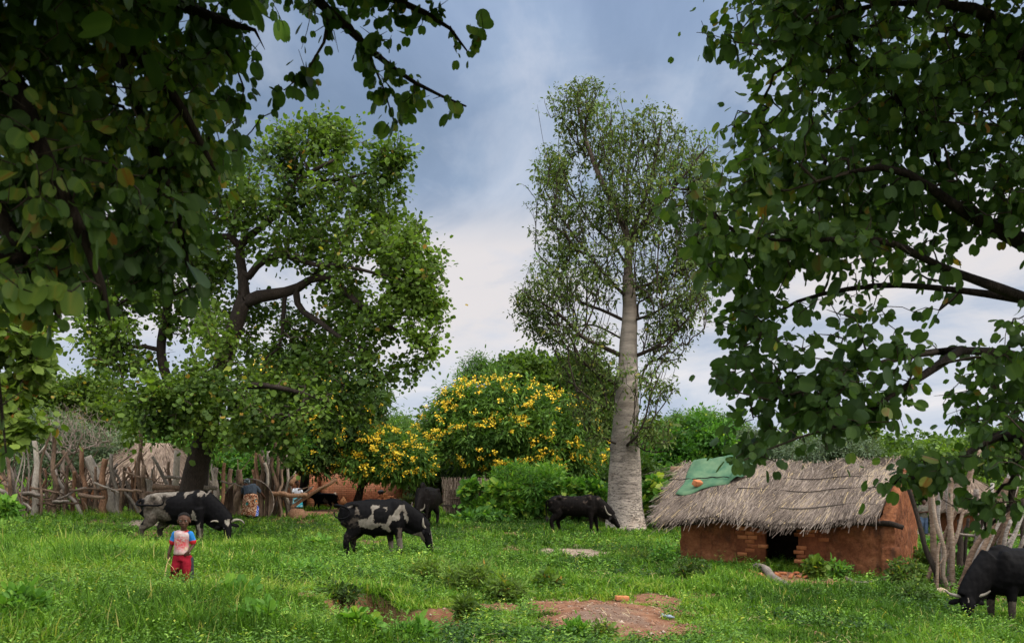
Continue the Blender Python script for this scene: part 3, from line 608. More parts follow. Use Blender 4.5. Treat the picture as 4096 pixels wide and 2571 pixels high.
def bao_mat():
    m, n = newmat('smooth_pale_bark'); tc = n('ShaderNodeTexCoord'); o = tc.outputs['Object']
    a = n.noise(n('ShaderNodeMapping', {0: o, 'Scale': (.6, .6, 3.2)}).outputs[0], 2.2, 6, .6, .3)
    b = n.noise(o, .5, 4, .6); sc_ = n.noise(n('ShaderNodeMapping', {0: o, 'Scale': (1.6, 1.6, 9)}).outputs[0], 3.2, 5, .7, 1.2)
    z = n('ShaderNodeSeparateXYZ', {0: o}); low = n.ramp(n.math('MULTIPLY', z.outputs[2], .12), [(.06, 1.0), (.30, .75), (.5, .35), (.9, .12)])
    col = n.ramp(n.math('ADD', n.math('MULTIPLY', a, .6), n.math('MULTIPLY', b, .5)), [(.36, (.13, .105, .09)), (.50, (.27, .225, .19)), (.66, (.44, .37, .31))])
    col = n.mix(n.ramp(n('ShaderNodeAttribute', attribute_name='tint').outputs['Fac'], [(.45, 1.0), (.95, 0.0)]), col, n.ramp(a, [(.35, (.05, .036, .027)), (.7, (.14, .105, .082))]))
    scar = n.math('MULTIPLY', n.ramp(sc_, [(.505, 0.0), (.55, 1.0)]), low)
    rustn = n.math('MULTIPLY', n.ramp(n.noise(o, 1.1, 3), [(.56, 0.0), (.68, .6)]), low)
    col = n.mix(rustn, col, (.25, .17, .115)); col = n.mix(n.math('MULTIPLY', scar, .92), col, (.045, .035, .03))
    hh = n.math('SUBTRACT', a.outputs[0], n.math('MULTIPLY', scar, .5))
    fin(n, col, .8, hh.outputs[0], .5, .05, .25); return m
M_BAO = bao_mat()
bao, NB_, pB, rB, tB = tree('pale_bark_tree', 'tallest tree, with a stout pale grey scarred trunk and thin airy crown', bb, limbs, blobs, 5000, 8.5, .108, 'oval', M_LBAO, 202,
     wm=M_BAO, bm=M_BTWIG, Y=YB, tints=(.52, .5, .13, .05), split=.25, wtint='r', spread=.14, noise=.8, thr=.34, step=.35, tip=.0088, up=.75, wig=.06, droop=.55, back=1, gexp=2.5, lenw=.02, rough=.05, maxr=.05)
# --- background and flanking trees: (name, label, category, base px, Y, trunk radius, blobs, attractors, leaves per twig, leaf size, leaf, material, seed, options)
def simple_limbs(px, Y, blobs, tr, r, topf=.55, forks=5):
    b = on(px, Y); cxs = np.array([q[0] for q in blobs]); cys = np.array([q[1] for q in blobs]); my = cys.mean()
    top = Wp(px+(cxs.mean()-px)*.5, my+(HY-my)*.15, Y); mid = b+(top-b)*.5+np.array([r.normal(0, .15), 0, 0])
    limbs = [(np.array([b-[0, 0, .25], b+(mid-b)*.4, mid, top]), np.array([tr*1.25, tr, tr*.8, tr*.45]))]
    for q in sorted(blobs, key=lambda q: -q[2]*q[3])[:forks]:
        c = Wp(q[0], q[1], q[4] if len(q) > 4 else Y); s = b+(top-b)*r.uniform(.35, .8)
        limbs.append((np.array([s, s+(c-s)*.5+np.array([0, 0, .15*np.linalg.norm(c-s)]), c]), np.array([tr*.5, tr*.35, tr*.15])))
    return b, limbs
def bg(name, label, px, Y, tr, blobs, natt, per, size, kind, lm, seed, cat='tree', group=None, **k):
    r = np.random.default_rng(seed+1000); b, limbs = simple_limbs(px, Y, blobs, tr, r)
    k.setdefault('noise', .7); k.setdefault('thr', .3); k.setdefault('step', .5); k.setdefault('spread', .3); k.setdefault('tip', .01); k.setdefault('nj', .8)
    return tree(name, label, b, limbs, blobs, int(natt*1.15), int(per*1.6), size*.72, kind, lm, seed, Y=Y, cat=cat, group=group, **k)
M_LCAS = m_leaf('feathery_leaf', [(0, (.016, .036, .010)), (.4, (.052, .115, .020)), (.7, (.11, .20, .032)), (.9, (.15, .28, .05)), (1, (.25, .35, .07))], .35, .55, .12)
M_LDK = m_leaf('deep_leaf', [(0, (.012, .024, .008)), (.4, (.036, .070, .016)), (.7, (.07, .125, .026)), (.9, (.09, .17, .035)), (1, (.18, .22, .05))], .3, .55, .12)
GB = 'trees behind the pasture'
# great yellow-flowering dome
rr_ = np.random.default_rng(9)
bl = [(500, 405, 58, 30, 40, 2.4), (455, 425, 36, 26, 40, 2), (552, 425, 46, 32, 39.5, 2), (505, 442, 75, 28, 39, 2), (580, 448, 28, 24, 39.2, 1.6), (540, 462, 60, 14, 38.7, 1.4), (430, 432, 16, 16, 40.5, 1.2), (470, 395, 28, 14, 40, 1.4)]
t, *_ = bg('flowering_tree', 'broad dome-shaped tree covered with yellow blossom left of the pale trunk', 535, 40, .22, bl, 1300, 22, .26, 'frond', M_LCAS, 301, tints=(.52, .5, .12, .04), droop=.5, spread=.35)
flowers(t, surf_pts(bl, 430, rr_, 40), rr_, .058, 15, .080)
# small flowering tree by the brick wall
bl = [(385, 448, 34, 22, 37, 1.6), (410, 460, 26, 18, 36.5, 1.3), (358, 462, 24, 15, 37, 1.3), (395, 468, 34, 10, 36.3, 1.1), (372, 440, 16, 16, 37.5, 1)]
t, *_ = bg('flowering_tree', 'small crooked tree with yellow blossom in front of the brick wall', 355, 37.5, .17, bl, 600, 20, .24, 'frond', M_LCAS, 302, tints=(.62, .45, .12, .06), droop=.5, spread=.3)
flowers(t, surf_pts(bl, 170, rr_, 37), rr_, .058, 15, .080)
# dark flowering tree behind the leaning tree
bl = [(330, 400, 52, 36, 38, 2.2), (300, 430, 40, 30, 38, 2), (350, 425, 34, 30, 37.5, 2), (310, 455, 36, 18, 37, 1.6), (275, 395, 34, 30, 38.5, 2), (280, 360, 26, 14, 38.5, 1.5), (370, 395, 18, 22, 37.5, 1.4)]
t, *_ = bg('flowering_tree', 'dark feathery tree with scattered yellow blossom behind the leaning tree', 300, 39, .2, bl, 1150, 20, .26, 'frond', M_LDK, 303, tints=(.5, .5, .12, .03), droop=.5, spread=.32)
flowers(t, surf_pts(bl, 200, rr_, 38), rr_, .06, 14, .09)
# trees behind, from left to right
bg('bushy_tree', 'tall bushy light green tree behind the left end of the cattle pen', 60, 42, .25, [(45, 395, 50, 32, 42, 2.2), (80, 385, 36, 24, 43, 2), (20, 420, 50, 30, 41, 2.2), (105, 420, 26, 26, 42, 1.6), (60, 440, 60, 26, 41, 2)], 900, 24, .17, 'hex', M_LYEL, 311, group=GB, tints=(.30, .5, .13, .02))
bg('grey_shrub', 'pale grey-green shrub behind the tall pen posts at the left', 35, 36, .1, [(30, 432, 40, 24, 36, 1.6), (70, 440, 34, 22, 36, 1.5), (15, 460, 45, 20, 35, 1.6), (105, 462, 34, 18, 35.5, 1.4), (120, 445, 20, 16, 36, 1.2)], 800, 26, .12, 'oval', M_LGREY, 312, cat='shrub', tints=(.5, .5, .12, .01), tip=.006)
bg('bushy_tree', 'dark leafy tree between the grey shrub and the thatched house', 118, 46, .22, [(115, 420, 26, 24, 46, 2), (125, 440, 22, 20, 46, 2), (140, 455, 20, 16, 45, 2)], 350, 24, .2, 'hex', M_LMID, 313, group=GB, tints=(.45, .5, .12, .01))
# bare twiggy bush
r = np.random.default_rng(44); b = on(62, 34); t = empty('bare_bush', b, 'leafless brown twiggy bush rising above the pen posts', 'bush')
att = ell_pts([(82, 430, 34, 20, 34, 1.2), (62, 438, 26, 18, 34, 1), (70, 415, 22, 14, 34, .8), (100, 440, 16, 12, 34, .8)], 1100, r, 1, .2)
N, par, rad, tips, kids, fix = grow([(np.array([b, Wp(63, 462, 34), Wp(70, 448, 34)]), np.array([.09, .07, .05])), (np.array([Wp(66, 455, 34), Wp(85, 448, 34), Wp(105, 441, 34)]), np.array([.05, .035, .02]))], att, r, .3, .006, .1)
mb = MB(); wood(mb, N, par, rad, fix); mb.build('branches', m_wood('bare_twig', (.10, .075, .06), (.2, .16, .13), (.3, .25, .21), (4, 4, 4), .3, 9), t)
bg('bushy_tree', 'fresh green bush behind the entrance posts of the pen', 292, 38, .08, [(282, 452, 24, 16, 36, 1.4), (296, 446, 20, 12, 36, 1.2), (262, 462, 22, 24, 36, 1.3), (185, 452, 40, 26, 40, 1.6), (225, 470, 34, 20, 37, 1.4)], 700, 22, .13, 'hex', M_LBRT, 314, cat='bush', tints=(.45, .5, .13, .05))
bg('bushy_tree', 'small rounded tree in the gap between the two flowering trees', 402, 58, .25, [(400, 430, 22, 18, 58, 2), (392, 445, 24, 14, 58, 2), (418, 445, 18, 20, 57, 2), (405, 462, 34, 14, 55, 2)], 500, 24, .2, 'frond', M_LCAS, 315, group=GB, tints=(.55, .4, .12, .02))
bg('bushy_tree', 'deep green undergrowth tree under the left side of the flowering dome', 440, 44, .15, [(440, 465, 34, 22, 44, 1.8), (425, 480, 24, 16, 44, 1.5), (470, 474, 36, 20, 43, 1.6), (415, 455, 20, 24, 46, 1.6)], 650, 22, .2, 'frond', M_LDK, 316, group=GB, tints=(.5, .5, .12, .02))
bg('bushy_tree', 'big dark rounded tree rising behind the yellow flowering dome', 560, 52, .3, [(530, 378, 38, 26, 52, 2.6), (570, 385, 42, 30, 52, 2.6), (595, 405, 36, 40, 51, 2.6), (510, 372, 22, 16, 52, 2), (600, 440, 40, 32, 50, 2.4), (575, 365, 28, 12, 52, 2)], 1000, 24, .23, 'hex', M_LMID, 317, group=GB, tints=(.42, .55, .12, .01))
bg('feathery_tree', 'thin feathery sapling standing up behind the flowering dome', 480, 44, .06, [(478, 362, 14, 10, 44, .9), (468, 374, 18, 8, 44, .9), (492, 372, 16, 8, 44, .9)], 150, 16, .16, 'frond', M_LCAS, 318, group=GB, tints=(.5, .4, .1, .0))
bg('bushy_tree', 'dark thicket at the foot of the flowering dome beside the pale trunk', 575, 42, .12, [(570, 485, 40, 16, 42, 1.5), (590, 470, 24, 18, 42, 1.3), (600, 490, 30, 18, 41, 1.3), (530, 482, 40, 12, 42, 1.3)], 700, 22, .2, 'hex', M_LDK, 319, group=GB, tints=(.45, .5, .12, .02))
bg('bushy_tree', 'bright rounded leafy tree between the pale trunk and the hut', 695, 44, .2, [(700, 445, 34, 28, 44, 2.2), (720, 460, 26, 24, 44, 2), (675, 455, 30, 26, 44, 2), (700, 475, 50, 20, 43, 2), (655, 470, 22, 30, 44, 1.6)], 950, 24, .18, 'hex', M_LBRT, 320, group=GB, tints=(.42, .6, .13, .02))
bg('flat_topped_tree', 'wide flat-topped feathery tree behind the bright tree right of the pale trunk', 700, 62, .3, [(700, 420, 40, 12, 62, 3), (665, 428, 30, 12, 62, 3), (725, 430, 24, 12, 62, 2.6), (740, 442, 20, 10, 61, 2)], 600, 24, .22, 'frond', M_LCAS, 321, group=GB, tints=(.52, .4, .12, .01), thr=.38)
bg('bushy_tree', 'dark leafy bush hanging over the reed fence right of the pale trunk', 650, 36, .1, [(652, 490, 24, 18, 36, 1.2), (640, 470, 14, 18, 36, 1), (665, 500, 20, 12, 35, 1)], 400, 22, .17, 'hex', M_LDK, 322, cat='bush', group=GB, tints=(.6, .5, .12, .02))
bg('grey_tree', 'loose pale olive-green tree behind the roof ridge of the hut', 800, 50, .2, [(790, 455, 46, 18, 50, 2.4), (840, 448, 34, 20, 50, 2.2), (760, 460, 34, 18, 50, 2), (860, 460, 22, 14, 50, 1.8), (750, 435, 18, 10, 52, 1.5)], 800, 22, .15, 'oval', M_LGREY, 323, group=GB, tints=(.42, .5, .12, .01))
bg('bushy_tree', 'green tree crown over the hut right of the pale olive-green tree', 868, 54, .2, [(862, 440, 14, 16, 54, 1.6), (868, 458, 16, 14, 54, 1.6), (905, 466, 30, 10, 52, 1.8), (930, 480, 30, 16, 50, 2)], 400, 22, .2, 'hex', M_LMID, 324, group=GB, tints=(.5, .5, .12, .01))
bg('bushy_tree', 'green thicket behind the leaning poles at the right edge', 985, 50, .2, [(985, 470, 50, 22, 50, 2.4), (1010, 450, 40, 26, 50, 2.4), (950, 490, 40, 16, 48, 2), (1015, 500, 30, 22, 46, 2), (960, 460, 26, 16, 50, 2)], 900, 22, .2, 'hex', M_LMID, 325, group=GB, tints=(.55, .5, .12, .02))

# the wood far behind everything, one mass
r = np.random.default_rng(66); mb = MB(); Pp = []; Ss = []
for i in range(150):
    px = r.uniform(-150, 1180); Y = r.uniform(68, 95); h = r.uniform(3.5, 6.5)*(1.0 if px < 700 else .75); c = on(px, Y)+np.array([0, 0, h*.5]); k = 700
    u = nrm(r.normal(size=(k, 3)))*r.uniform(.75, 1.05, (k, 1))*np.array([r.uniform(2.5, 5), 2.5, h*.55]); Pp.append(c+u); Ss.append(np.full(k, r.normal(.5, .12)))
P = np.concatenate(Pp); S = np.concatenate(Ss)
leaves(mb, P, r.normal(size=P.shape), r.uniform(.25, .5, len(P)), np.clip(S+r.normal(0, .12, len(P)), 0, .85), 'hex', r, (0, -.3, 1), .8)
tag(mb.build('far_wood', M_LMID), 'far belt of green bushland closing the view behind the village', 'woodland', kind='stuff')
# --- near trees whose boughs hang into the picture
def ov(label, base, limbs, blobs, natt, per, size, lm, seed, name='overhanging_tree', **k):
    k.setdefault('noise', 3.0); k.setdefault('thr', .3); k.setdefault('spread', .04); k.setdefault('step', .12); k.setdefault('tip', .0022); k.setdefault('wig', .10); k.setdefault('up', -.1)
    return tree(name, label, base, limbs, blobs, natt, per, size, k.pop('kind', 'round'), lm, seed, Y=3.0, split=k.pop('split', .02), **k)
PL = lambda *p: px_line(p, 3.0)
# left
b = np.array([-3.6, 2.6, gz(-3.6, 2.6)])
limbs = [(np.array([b-[0, 0, .2], b+[.1, 0, 1.4], b+[.3, .1, 2.6], b+[.9, .3, 3.6], b+[1.8, .6, 4.2]]), np.array([.20, .17, .14, .10, .07])),
 PL((-60, -70, .07, 3.3), (20, -20, .05, 3.4), (110, 30, .035, 3.4), (170, 90, .02, 3.3), (215, 170, .01, 3.3)),
 PL((-80, 0, .06, 3.0), (0, 60, .04, 2.9), (40, 150, .03, 2.8), (90, 250, .016, 2.8), (110, 320, .008, 2.8)),
 PL((60, -60, .05, 3.8), (150, -10, .035, 3.9), (220, 20, .018, 3.9), (255, 30, .008, 3.9)),
 PL((-70, 120, .05, 3.1), (-10, 200, .03, 2.9), (40, 280, .016, 2.8), (60, 320, .008, 2.8)),
 PL((110, 30, .03, 3.6), (150, 140, .02, 3.5), (180, 220, .012, 3.4), (190, 290, .006, 3.4)),
 PL((100, -80, .06, 4.2), (200, -50, .045, 4.2), (280, -30, .035, 4.1), (330, 12, .022, 4.0), (385, 62, .014, 4.0), (425, 88, .008, 4.0), (466, 106, .004, 4.0)),
 PL((280, -30, .03, 4.1), (370, -8, .02, 4.1), (420, 10, .014, 4.1), (452, 30, .008, 4.1), (468, 52, .004, 4.1)),
 PL((330, 12, .012, 4.0), (325, 40, .008, 4.0), (303, 76, .005, 4.0), (284, 90, .003, 4.0)),
 PL((350, 25, .012, 4.0), (372, 60, .008, 4.0), (388, 100, .004, 4.0), (394, 122, .003, 4.0)),
 PL((-40, 260, .02, 2.6), (-12, 330, .012, 2.7), (-2, 380, .007, 2.7), (4, 430, .004, 2.7), (6, 452, .003, 2.7)),
]
blobs = [(50, 30, 90, 60, 3.2, .8), (150, 20, 80, 50, 3.8, .7), (190, 70, 45, 40, 3.7, .6), (40, 120, 90, 70, 3.1, .8), (140, 120, 70, 60, 3.4, .7), (200, 110, 32, 40, 3.6, .5), (215, 25, 40, 30, 4.0, .5), (60, 200, 90, 60, 3.0, .7),
  (150, 190, 55, 50, 3.4, .6), (195, 165, 28, 40, 3.6, .4), (30, 270, 50, 30, 2.9, .5), (100, 260, 60, 40, 3.0, .5), (160, 250, 32, 36, 3.2, .4), (70, 305, 46, 24, 2.8, .4), (205, 150, 16, 14, 3.6, .3), (165, 210, 34, 20, 3.3, .4),
  (-30, 100, 60, 140, 3.0, .8), (205, 200, 10, 6, 3.6, .2)]
over = [(60, -90, 200, 90, 3.2, 1.2), (250, -140, 160, 80, 3.6, 1.2), (0, -260, 260, 100, 2.6, 1.2), (420, -230, 150, 90, 3.8, 1.3), (-150, -50, 120, 160, 2.6, 1.0)]
twg = []
rq = np.random.default_rng(3)
for ln, k in ((limbs[6], 46), (limbs[7], 40), (limbs[8], 16), (limbs[9], 26)):
    P_, _ = dense(ln[0], ln[1], .02); i = rq.integers(int(len(P_)*.25), len(P_), k); q = P_[i]+rq.normal(0, .055, (k, 3)); twg.append(q)
P_, _ = dense(limbs[10][0], limbs[10][1], .02); i = rq.integers(int(len(P_)*.3), len(P_), 7); twg.append(P_[i]+rq.normal(0, .025, (7, 3)))
ct = rq.uniform((-4.5, -3.5, 3.3), (1.5, 3.2, 5.6), (700, 3)); ct = ct[(ct[:, 1] < 2.0) | (ct[:, 2]-CZ > .60*ct[:, 1]+.3)]; twg.append(ct)
tl, Nl, pl_, rl, tipl = ov('shady broad-leaved tree whose boughs hang across the top left corner', b, limbs, blobs+over, 5200, 3.1, .038, M_LNEAR, 401, extra=np.concatenate(twg), tints=(.54, .6, .17, .02), droop=1.3, nj=1.5, back=2, thr=.44, noise=2.4)
def canopy(t, N, tips, seed, xr, k=6):  # more crown overhead out of view, leaves added to shade the near boughs
    r = np.random.default_rng(seed); q = N[np.array(tips)]; q = q[(q[:, 2] > 3.2) & (q[:, 2]-CZ > .62*np.maximum(q[:, 1], 0)+.35) & (q[:, 0] > xr[0]) & (q[:, 0] < xr[1])]; P = np.repeat(q, k, 0)+r.normal(0, .22, (len(q)*k, 3)); mb = MB()
    leaves(mb, P, r.normal(size=P.shape)-[0, 0, .6], r.uniform(.06, .12, len(P)), np.clip(r.normal(.45, .13, len(P)), 0, .85), 'round', r, (0, 0, 1), .8); mb.build('crown', M_LNEAR, t)
canopy(tl, Nl, tipl, 1, (-9, 9), 15)
# dry red pods on the twig ends
r = np.random.default_rng(8)
for q in [q for q in tipl[::-1] if r.random() < .1][:60]:
    mb = MB(); p = Nl[q]; path = np.array([p, p+[.004, 0, -.02], p+[-.003, .002, -.045], p+[.002, 0, -.06]])
    tube(mb, path, [.0015, .006, .007, .002], 6, r.random(), rough=.4, seed=q % 50); mb.build('seed_pod', M_RED, tl, smooth=True)
# yellow-green tree at the left edge, further off
b = on(-75, 11.5)
limbs = [(np.array([b-[0, 0, .2], Wp(-72, 400, 11.5), Wp(-60, 300, 11.5), Wp(-40, 240, 11.5)]), np.array([.2, .16, .12, .06])),
  px_line([(-60, 330, .07), (-20, 300, .05), (15, 290, .03), (40, 300, .012)], 11.3), px_line([(-68, 380, .06), (-20, 350, .04), (20, 352, .02), (45, 370, .01)], 11), px_line([(-70, 420, .05), (-20, 390, .03), (10, 400, .015), (30, 420, .006), (60, 428, .004)], 10.8)]
tree('overhanging_tree', 'yellow-green tree with soft round leaves reaching in at the left edge', b, limbs, [(5, 285, 50, 28, 11.5, .7), (30, 320, 26, 30, 11.2, .5), (0, 340, 50, 34, 11, .6), (22, 372, 26, 22, 11, .4), (-5, 400, 28, 30, 10.8, .4), (12, 440, 12, 20, 10.6, .2), (-40, 330, 40, 70, 11.3, .7), (50, 425, 12, 5, 10.8, .1)], 640, 9, .085, 'lobed', M_LYEL, 402, Y=11, noise=1.6, thr=.33, step=.2, tip=.004, spread=.10, tints=(.48, .5, .12, .03), droop=.5, split=.03, wm=M_TWIG)
# right
b = np.array([6.6, 6.0, gz(6.6, 6.0)])
limbs = [(np.array([b-[0, 0, .2], b+[-.1, 0, 1.2], b+[-.5, -.1, 2.4], b+[-1.2, -.2, 3.6], b+[-1.6, -.3, 4.8], b+[-1.8, -.3, 6]]), np.array([.30, .24, .2, .15, .10, .05])),
 PL((1130, 250, .10, 5.6), (1075, 130, .07, 5.2), (1024, 62, .045, 5.0), (998, 22, .035, 4.9), (960, 6, .025, 4.8), (880, 4, .014, 4.8), (820, 22, .010, 4.8), (770, 45, .006, 4.8), (735, 42, .004, 4.8), (706, 33, .0025, 4.8)),
 PL((1110, 330, .06, 5.9), (1040, 250, .04, 5.7), (980, 215, .028, 5.4), (930, 150, .020, 5.2), (890, 90, .014, 5.2), (850, 60, .006, 5.2)),
 PL((1040, 250, .05, 5.0), (970, 215, .03, 4.8), (900, 170, .018, 4.7), (850, 172, .012, 4.7), (790, 190, .006, 4.7)),
 PL((1110, 340, .055, 5.8), (1030, 300, .034, 5.4), (950, 270, .022, 5.0), (880, 240, .016, 4.6), (800, 240, .010, 4.5), (740, 235, .006, 4.5), (690, 205, .0035, 4.5), (662, 205, .0025, 4.5)),
 PL((1030, 300, .035, 5.6), (960, 290, .022, 5.5), (880, 285, .018, 5.3), (800, 300, .010, 5.2), (745, 330, .006, 5.2), (722, 322, .003, 5.2)),
 PL((1110, 400, .05, 5.8), (1030, 360, .035, 5.5), (960, 350, .022, 5.2), (890, 360, .016, 4.8), (820, 385, .010, 4.7), (760, 400, .006, 4.7), (715, 375, .003, 4.7)),
 PL((960, 350, .03, 5.0), (900, 390, .016, 4.6), (850, 420, .010, 4.5), (790, 440, .006, 4.5), (738, 462, .0035, 4.5)),
 PL((1120, 480, .06, 5.8), (1050, 440, .042, 5.4), (1000, 435, .030, 5.2), (975, 448, .020, 5.1), (950, 464, .013, 5.0), (920, 476, .008, 5.0), (890, 484, .005, 5.0), (866, 488, .003, 5.0)),
 PL((1050, 440, .04, 5.0), (1020, 455, .03, 4.9), (1012, 500, .018, 4.8), (998, 520, .010, 4.8), (985, 530, .005, 4.8)),
]
blobs = [(905, 50, 100, 50, 5.2, .9), (985, 60, 60, 70, 5.2, .9), (810, 30, 70, 34, 5.2, .6), (765, 20, 36, 20, 5.0, .4), (850, 120, 80, 42, 5.2, .8), (950, 140, 90, 60, 5.2, .9), (755, 130, 34, 30, 5.2, .5), (790, 165, 60, 34, 5.0, .6), (735, 190, 42, 24, 4.9, .4),
  (870, 210, 100, 45, 5.0, .8), (980, 220, 70, 60, 5.2, .9), (740, 240, 56, 26, 4.8, .5), (690, 207, 34, 9, 4.6, .3), (800, 265, 80, 34, 5.0, .6), (900, 285, 90, 44, 5.0, .8), (990, 300, 60, 50, 5.0, .8), (1000, 285, 50, 30, 4.7, .4), (985, 330, 60, 30, 4.8, .5), (1010, 250, 40, 30, 4.8, .4), (940, 320, 40, 26, 4.8, .4), (715, 262, 22, 24, 4.7, .3), (755, 320, 36, 26, 5.1, .4),
  (830, 330, 70, 34, 5.0, .6), (780, 362, 55, 24, 4.9, .5), (730, 368, 22, 10, 4.8, .3), (870, 370, 60, 28, 4.8, .5), (820, 395, 70, 28, 4.7, .5), (765, 430, 40, 18, 4.6, .4), (840, 430, 50, 18, 4.6, .4), (960, 360, 60, 30, 5.0, .6), (1010, 400, 40, 60, 5.2, .7), (965, 420, 46, 24, 5.0, .5),
  (985, 460, 50, 30, 5.0, .6), (935, 468, 34, 18, 5.0, .4), (1000, 500, 34, 22, 4.9, .5), (898, 478, 18, 7, 5.0, .3), (1075, 100, 60, 120, 5.3, .9), (1080, 320, 60, 120, 5.4, .9), (970, 502, 24, 14, 4.9, .3), (765, 452, 18, 10, 4.5, .3)]
over = [(900, -90, 200, 80, 5.0, 1.6), (1050, -220, 240, 100, 4.6, 1.6), (760, -200, 140, 70, 5.0, 1.4), (1200, 0, 120, 200, 5, 1.4)]
twg = []
for ln, k in ((limbs[1], 60), (limbs[4], 46), (limbs[5], 24), (limbs[7], 24), (limbs[8], 24)):
    P_, _ = dense(ln[0], ln[1], .02); i = rq.integers(int(len(P_)*.5), len(P_), k); twg.append(P_[i]+rq.normal(0, .05, (k, 3)))
ct = rq.uniform((1.0, -3.5, 3.6), (7.5, 5.5, 6.6), (900, 3)); ct = ct[(ct[:, 1] < .5) | (ct[:, 2]-CZ > .60*ct[:, 1]+.3)]; twg.append(ct)
tr_, Nr, pr_, rr2, tipr = ov('round-leaved tree whose boughs fill the right side of the view', b, limbs, blobs+over, 7000, 3.4, .046, M_LNEAR, 403, extra=np.concatenate(twg), tints=(.50, .5, .13, .012), droop=.9, nj=1.3, back=2, noise=1.8, thr=.45, step=.16, tip=.003, spread=.07)
canopy(tr_, Nr, tipr, 2, (-9, 12))
# ---------------------------------------------------------------- animals
def build_local(mb, name, mat, parent, smooth=True):
    me = mb.mesh(name); o = bpy.data.objects.new(name, me); COL.objects.link(o); o.parent = parent
    me.materials.append(mat)
    if smooth: me.polygons.foreach_set('use_smooth', np.ones(len(me.polygons), bool))
    return o
def loft(mb, P, ra, rb, side=(0, 1, 0), seg=16, power=1.0):
    """closed body along P: ra across (side), rb the other way"""
    P = np.asarray(P, float); T = nrm(np.gradient(P, axis=0)); S = nrm(np.asarray(side, float)-T*(T@np.asarray(side, float))[:, None]); B = np.cross(T, S)
    m = len(P); th = np.linspace(0, 2*np.pi, seg, endpoint=False); c, s = np.cos(th), np.sin(th)
    V = P[:, None]+S[:, None]*(c[None]*np.asarray(ra, float)[:, None])[..., None]+B[:, None]*(s[None]*np.asarray(rb, float)[:, None])[..., None]
    i = np.arange(m-1)[:, None]*seg; j = np.arange(seg); k = (j+1) % seg
    Q = np.stack([i+j, i+k, i+seg+k, i+seg+j], -1).reshape(-1, 4)
    mb.add(V.reshape(-1, 3), [Q, np.arange(seg)[::-1][None], (np.arange(seg)+(m-1)*seg)[None]]); return mb
def cr(P, k=4):
    P = np.asarray(P, float); out = []
    for i in range(len(P)-1):
        p0, p1, p2, p3 = P[max(i-1, 0)], P[i], P[i+1], P[min(i+2, len(P)-1)]
        for u in np.linspace(0, 1, k, endpoint=False): out.append(.5*((2*p1)+(-p0+p2)*u+(2*p0-5*p1+4*p2-p3)*u*u+(-p0+3*p1-3*p2+p3)*u**3))
    return np.array(out+[P[-1]])
def pip(x, z, poly):
    poly = np.asarray(poly, float); ins = np.zeros(x.shape, bool); j = len(poly)-1
    for i in range(len(poly)):
        xi, zi = poly[i]; xj, zj = poly[j]
        c = ((zi > z) != (zj > z)) & (x < (xj-xi)*(z-zi)/(zj-zi+1e-12)+xi); ins ^= c; j = i
    return ins
def m_hide(name, c0, c1, c2, rough=.62):
    m, n = newmat(name); tc = n('ShaderNodeTexCoord'); at = n('ShaderNodeAttribute', attribute_name='tint')
    x = n.noise(tc.outputs['Object'], 16, 6, .7); y = n.noise(tc.outputs['Object'], 5, 4, .6); g = n.noise(tc.outputs['Object'], 90, 3, .7)
    f = n.math('ADD', at.outputs['Fac'], n.math('MULTIPLY', n.math('SUBTRACT', n.math('ADD', n.math('MULTIPLY', x, .6), n.math('MULTIPLY', g, .4)), .5), n.math('MULTIPLY_ADD', at.outputs['Fac'], .6)))
    f.inputs[1]  # amount of mottling grows with the lightness
    dust = n.math('MULTIPLY', n.ramp(y, [(.56, 0.0), (.8, .12)]), 1.0)
    col = n.ramp(n.math('ADD', f, dust), [(.14, c0), (.42, c1), (.95, c2)])
    rb_ = n('ShaderNodeTexWave', {'Vector': tc.outputs['Object'], 'Scale': 3.2, 'Distortion': 3.0, 'Detail': 2.0}, wave_type='BANDS', bands_direction='X')
    x = n.math('ADD', x, n.math('MULTIPLY', rb_.outputs[1], .28))
    rb_ = n('ShaderNodeTexWave', {'Vector': tc.outputs['Object'], 'Scale': 3.2, 'Distortion': 3.0, 'Detail': 2.0}, wave_type='BANDS', bands_direction='X')
    x = n.math('ADD', x, n.math('MULTIPLY', rb_.outputs[1], .28))
    fin(n, col, rough, n.math('ADD', x, n.math('MULTIPLY', g, .5)).outputs[0], .35, .012, .05); return m
M_HIDE = m_hide('black_hide', (.0028, .0025, .0029), (.06, .048, .038), (.20, .178, .15))
M_HIDEB = m_hide('brown_black_hide', (.0045, .0034, .003), (.05, .036, .028), (.30, .25, .20))
M_TAN = m_hide('tan_hide', (.16, .07, .03), (.30, .15, .07), (.5, .35, .2)); M_WHITE = m_hide('cream_hide', (.35, .27, .2), (.5, .4, .3), (.6, .5, .4))
M_HORN = m_tint('horn', [(.1, (.10, .09, .075)), (.5, (.20, .175, .14)), (.95, (.10, .085, .07))], .5, 12, .3, .2)
M_HOOF = m_plain('hoof', (.02, .018, .015), (.05, .045, .04), 20, .6)
M_EYE = m_plain('eye', (.004, .004, .004), (.01, .008, .006), 5, .15, 0, .5)
M_HAIR = m_plain('tail_hair', (.012, .010, .009), (.04, .032, .028), 60, .9, .5)

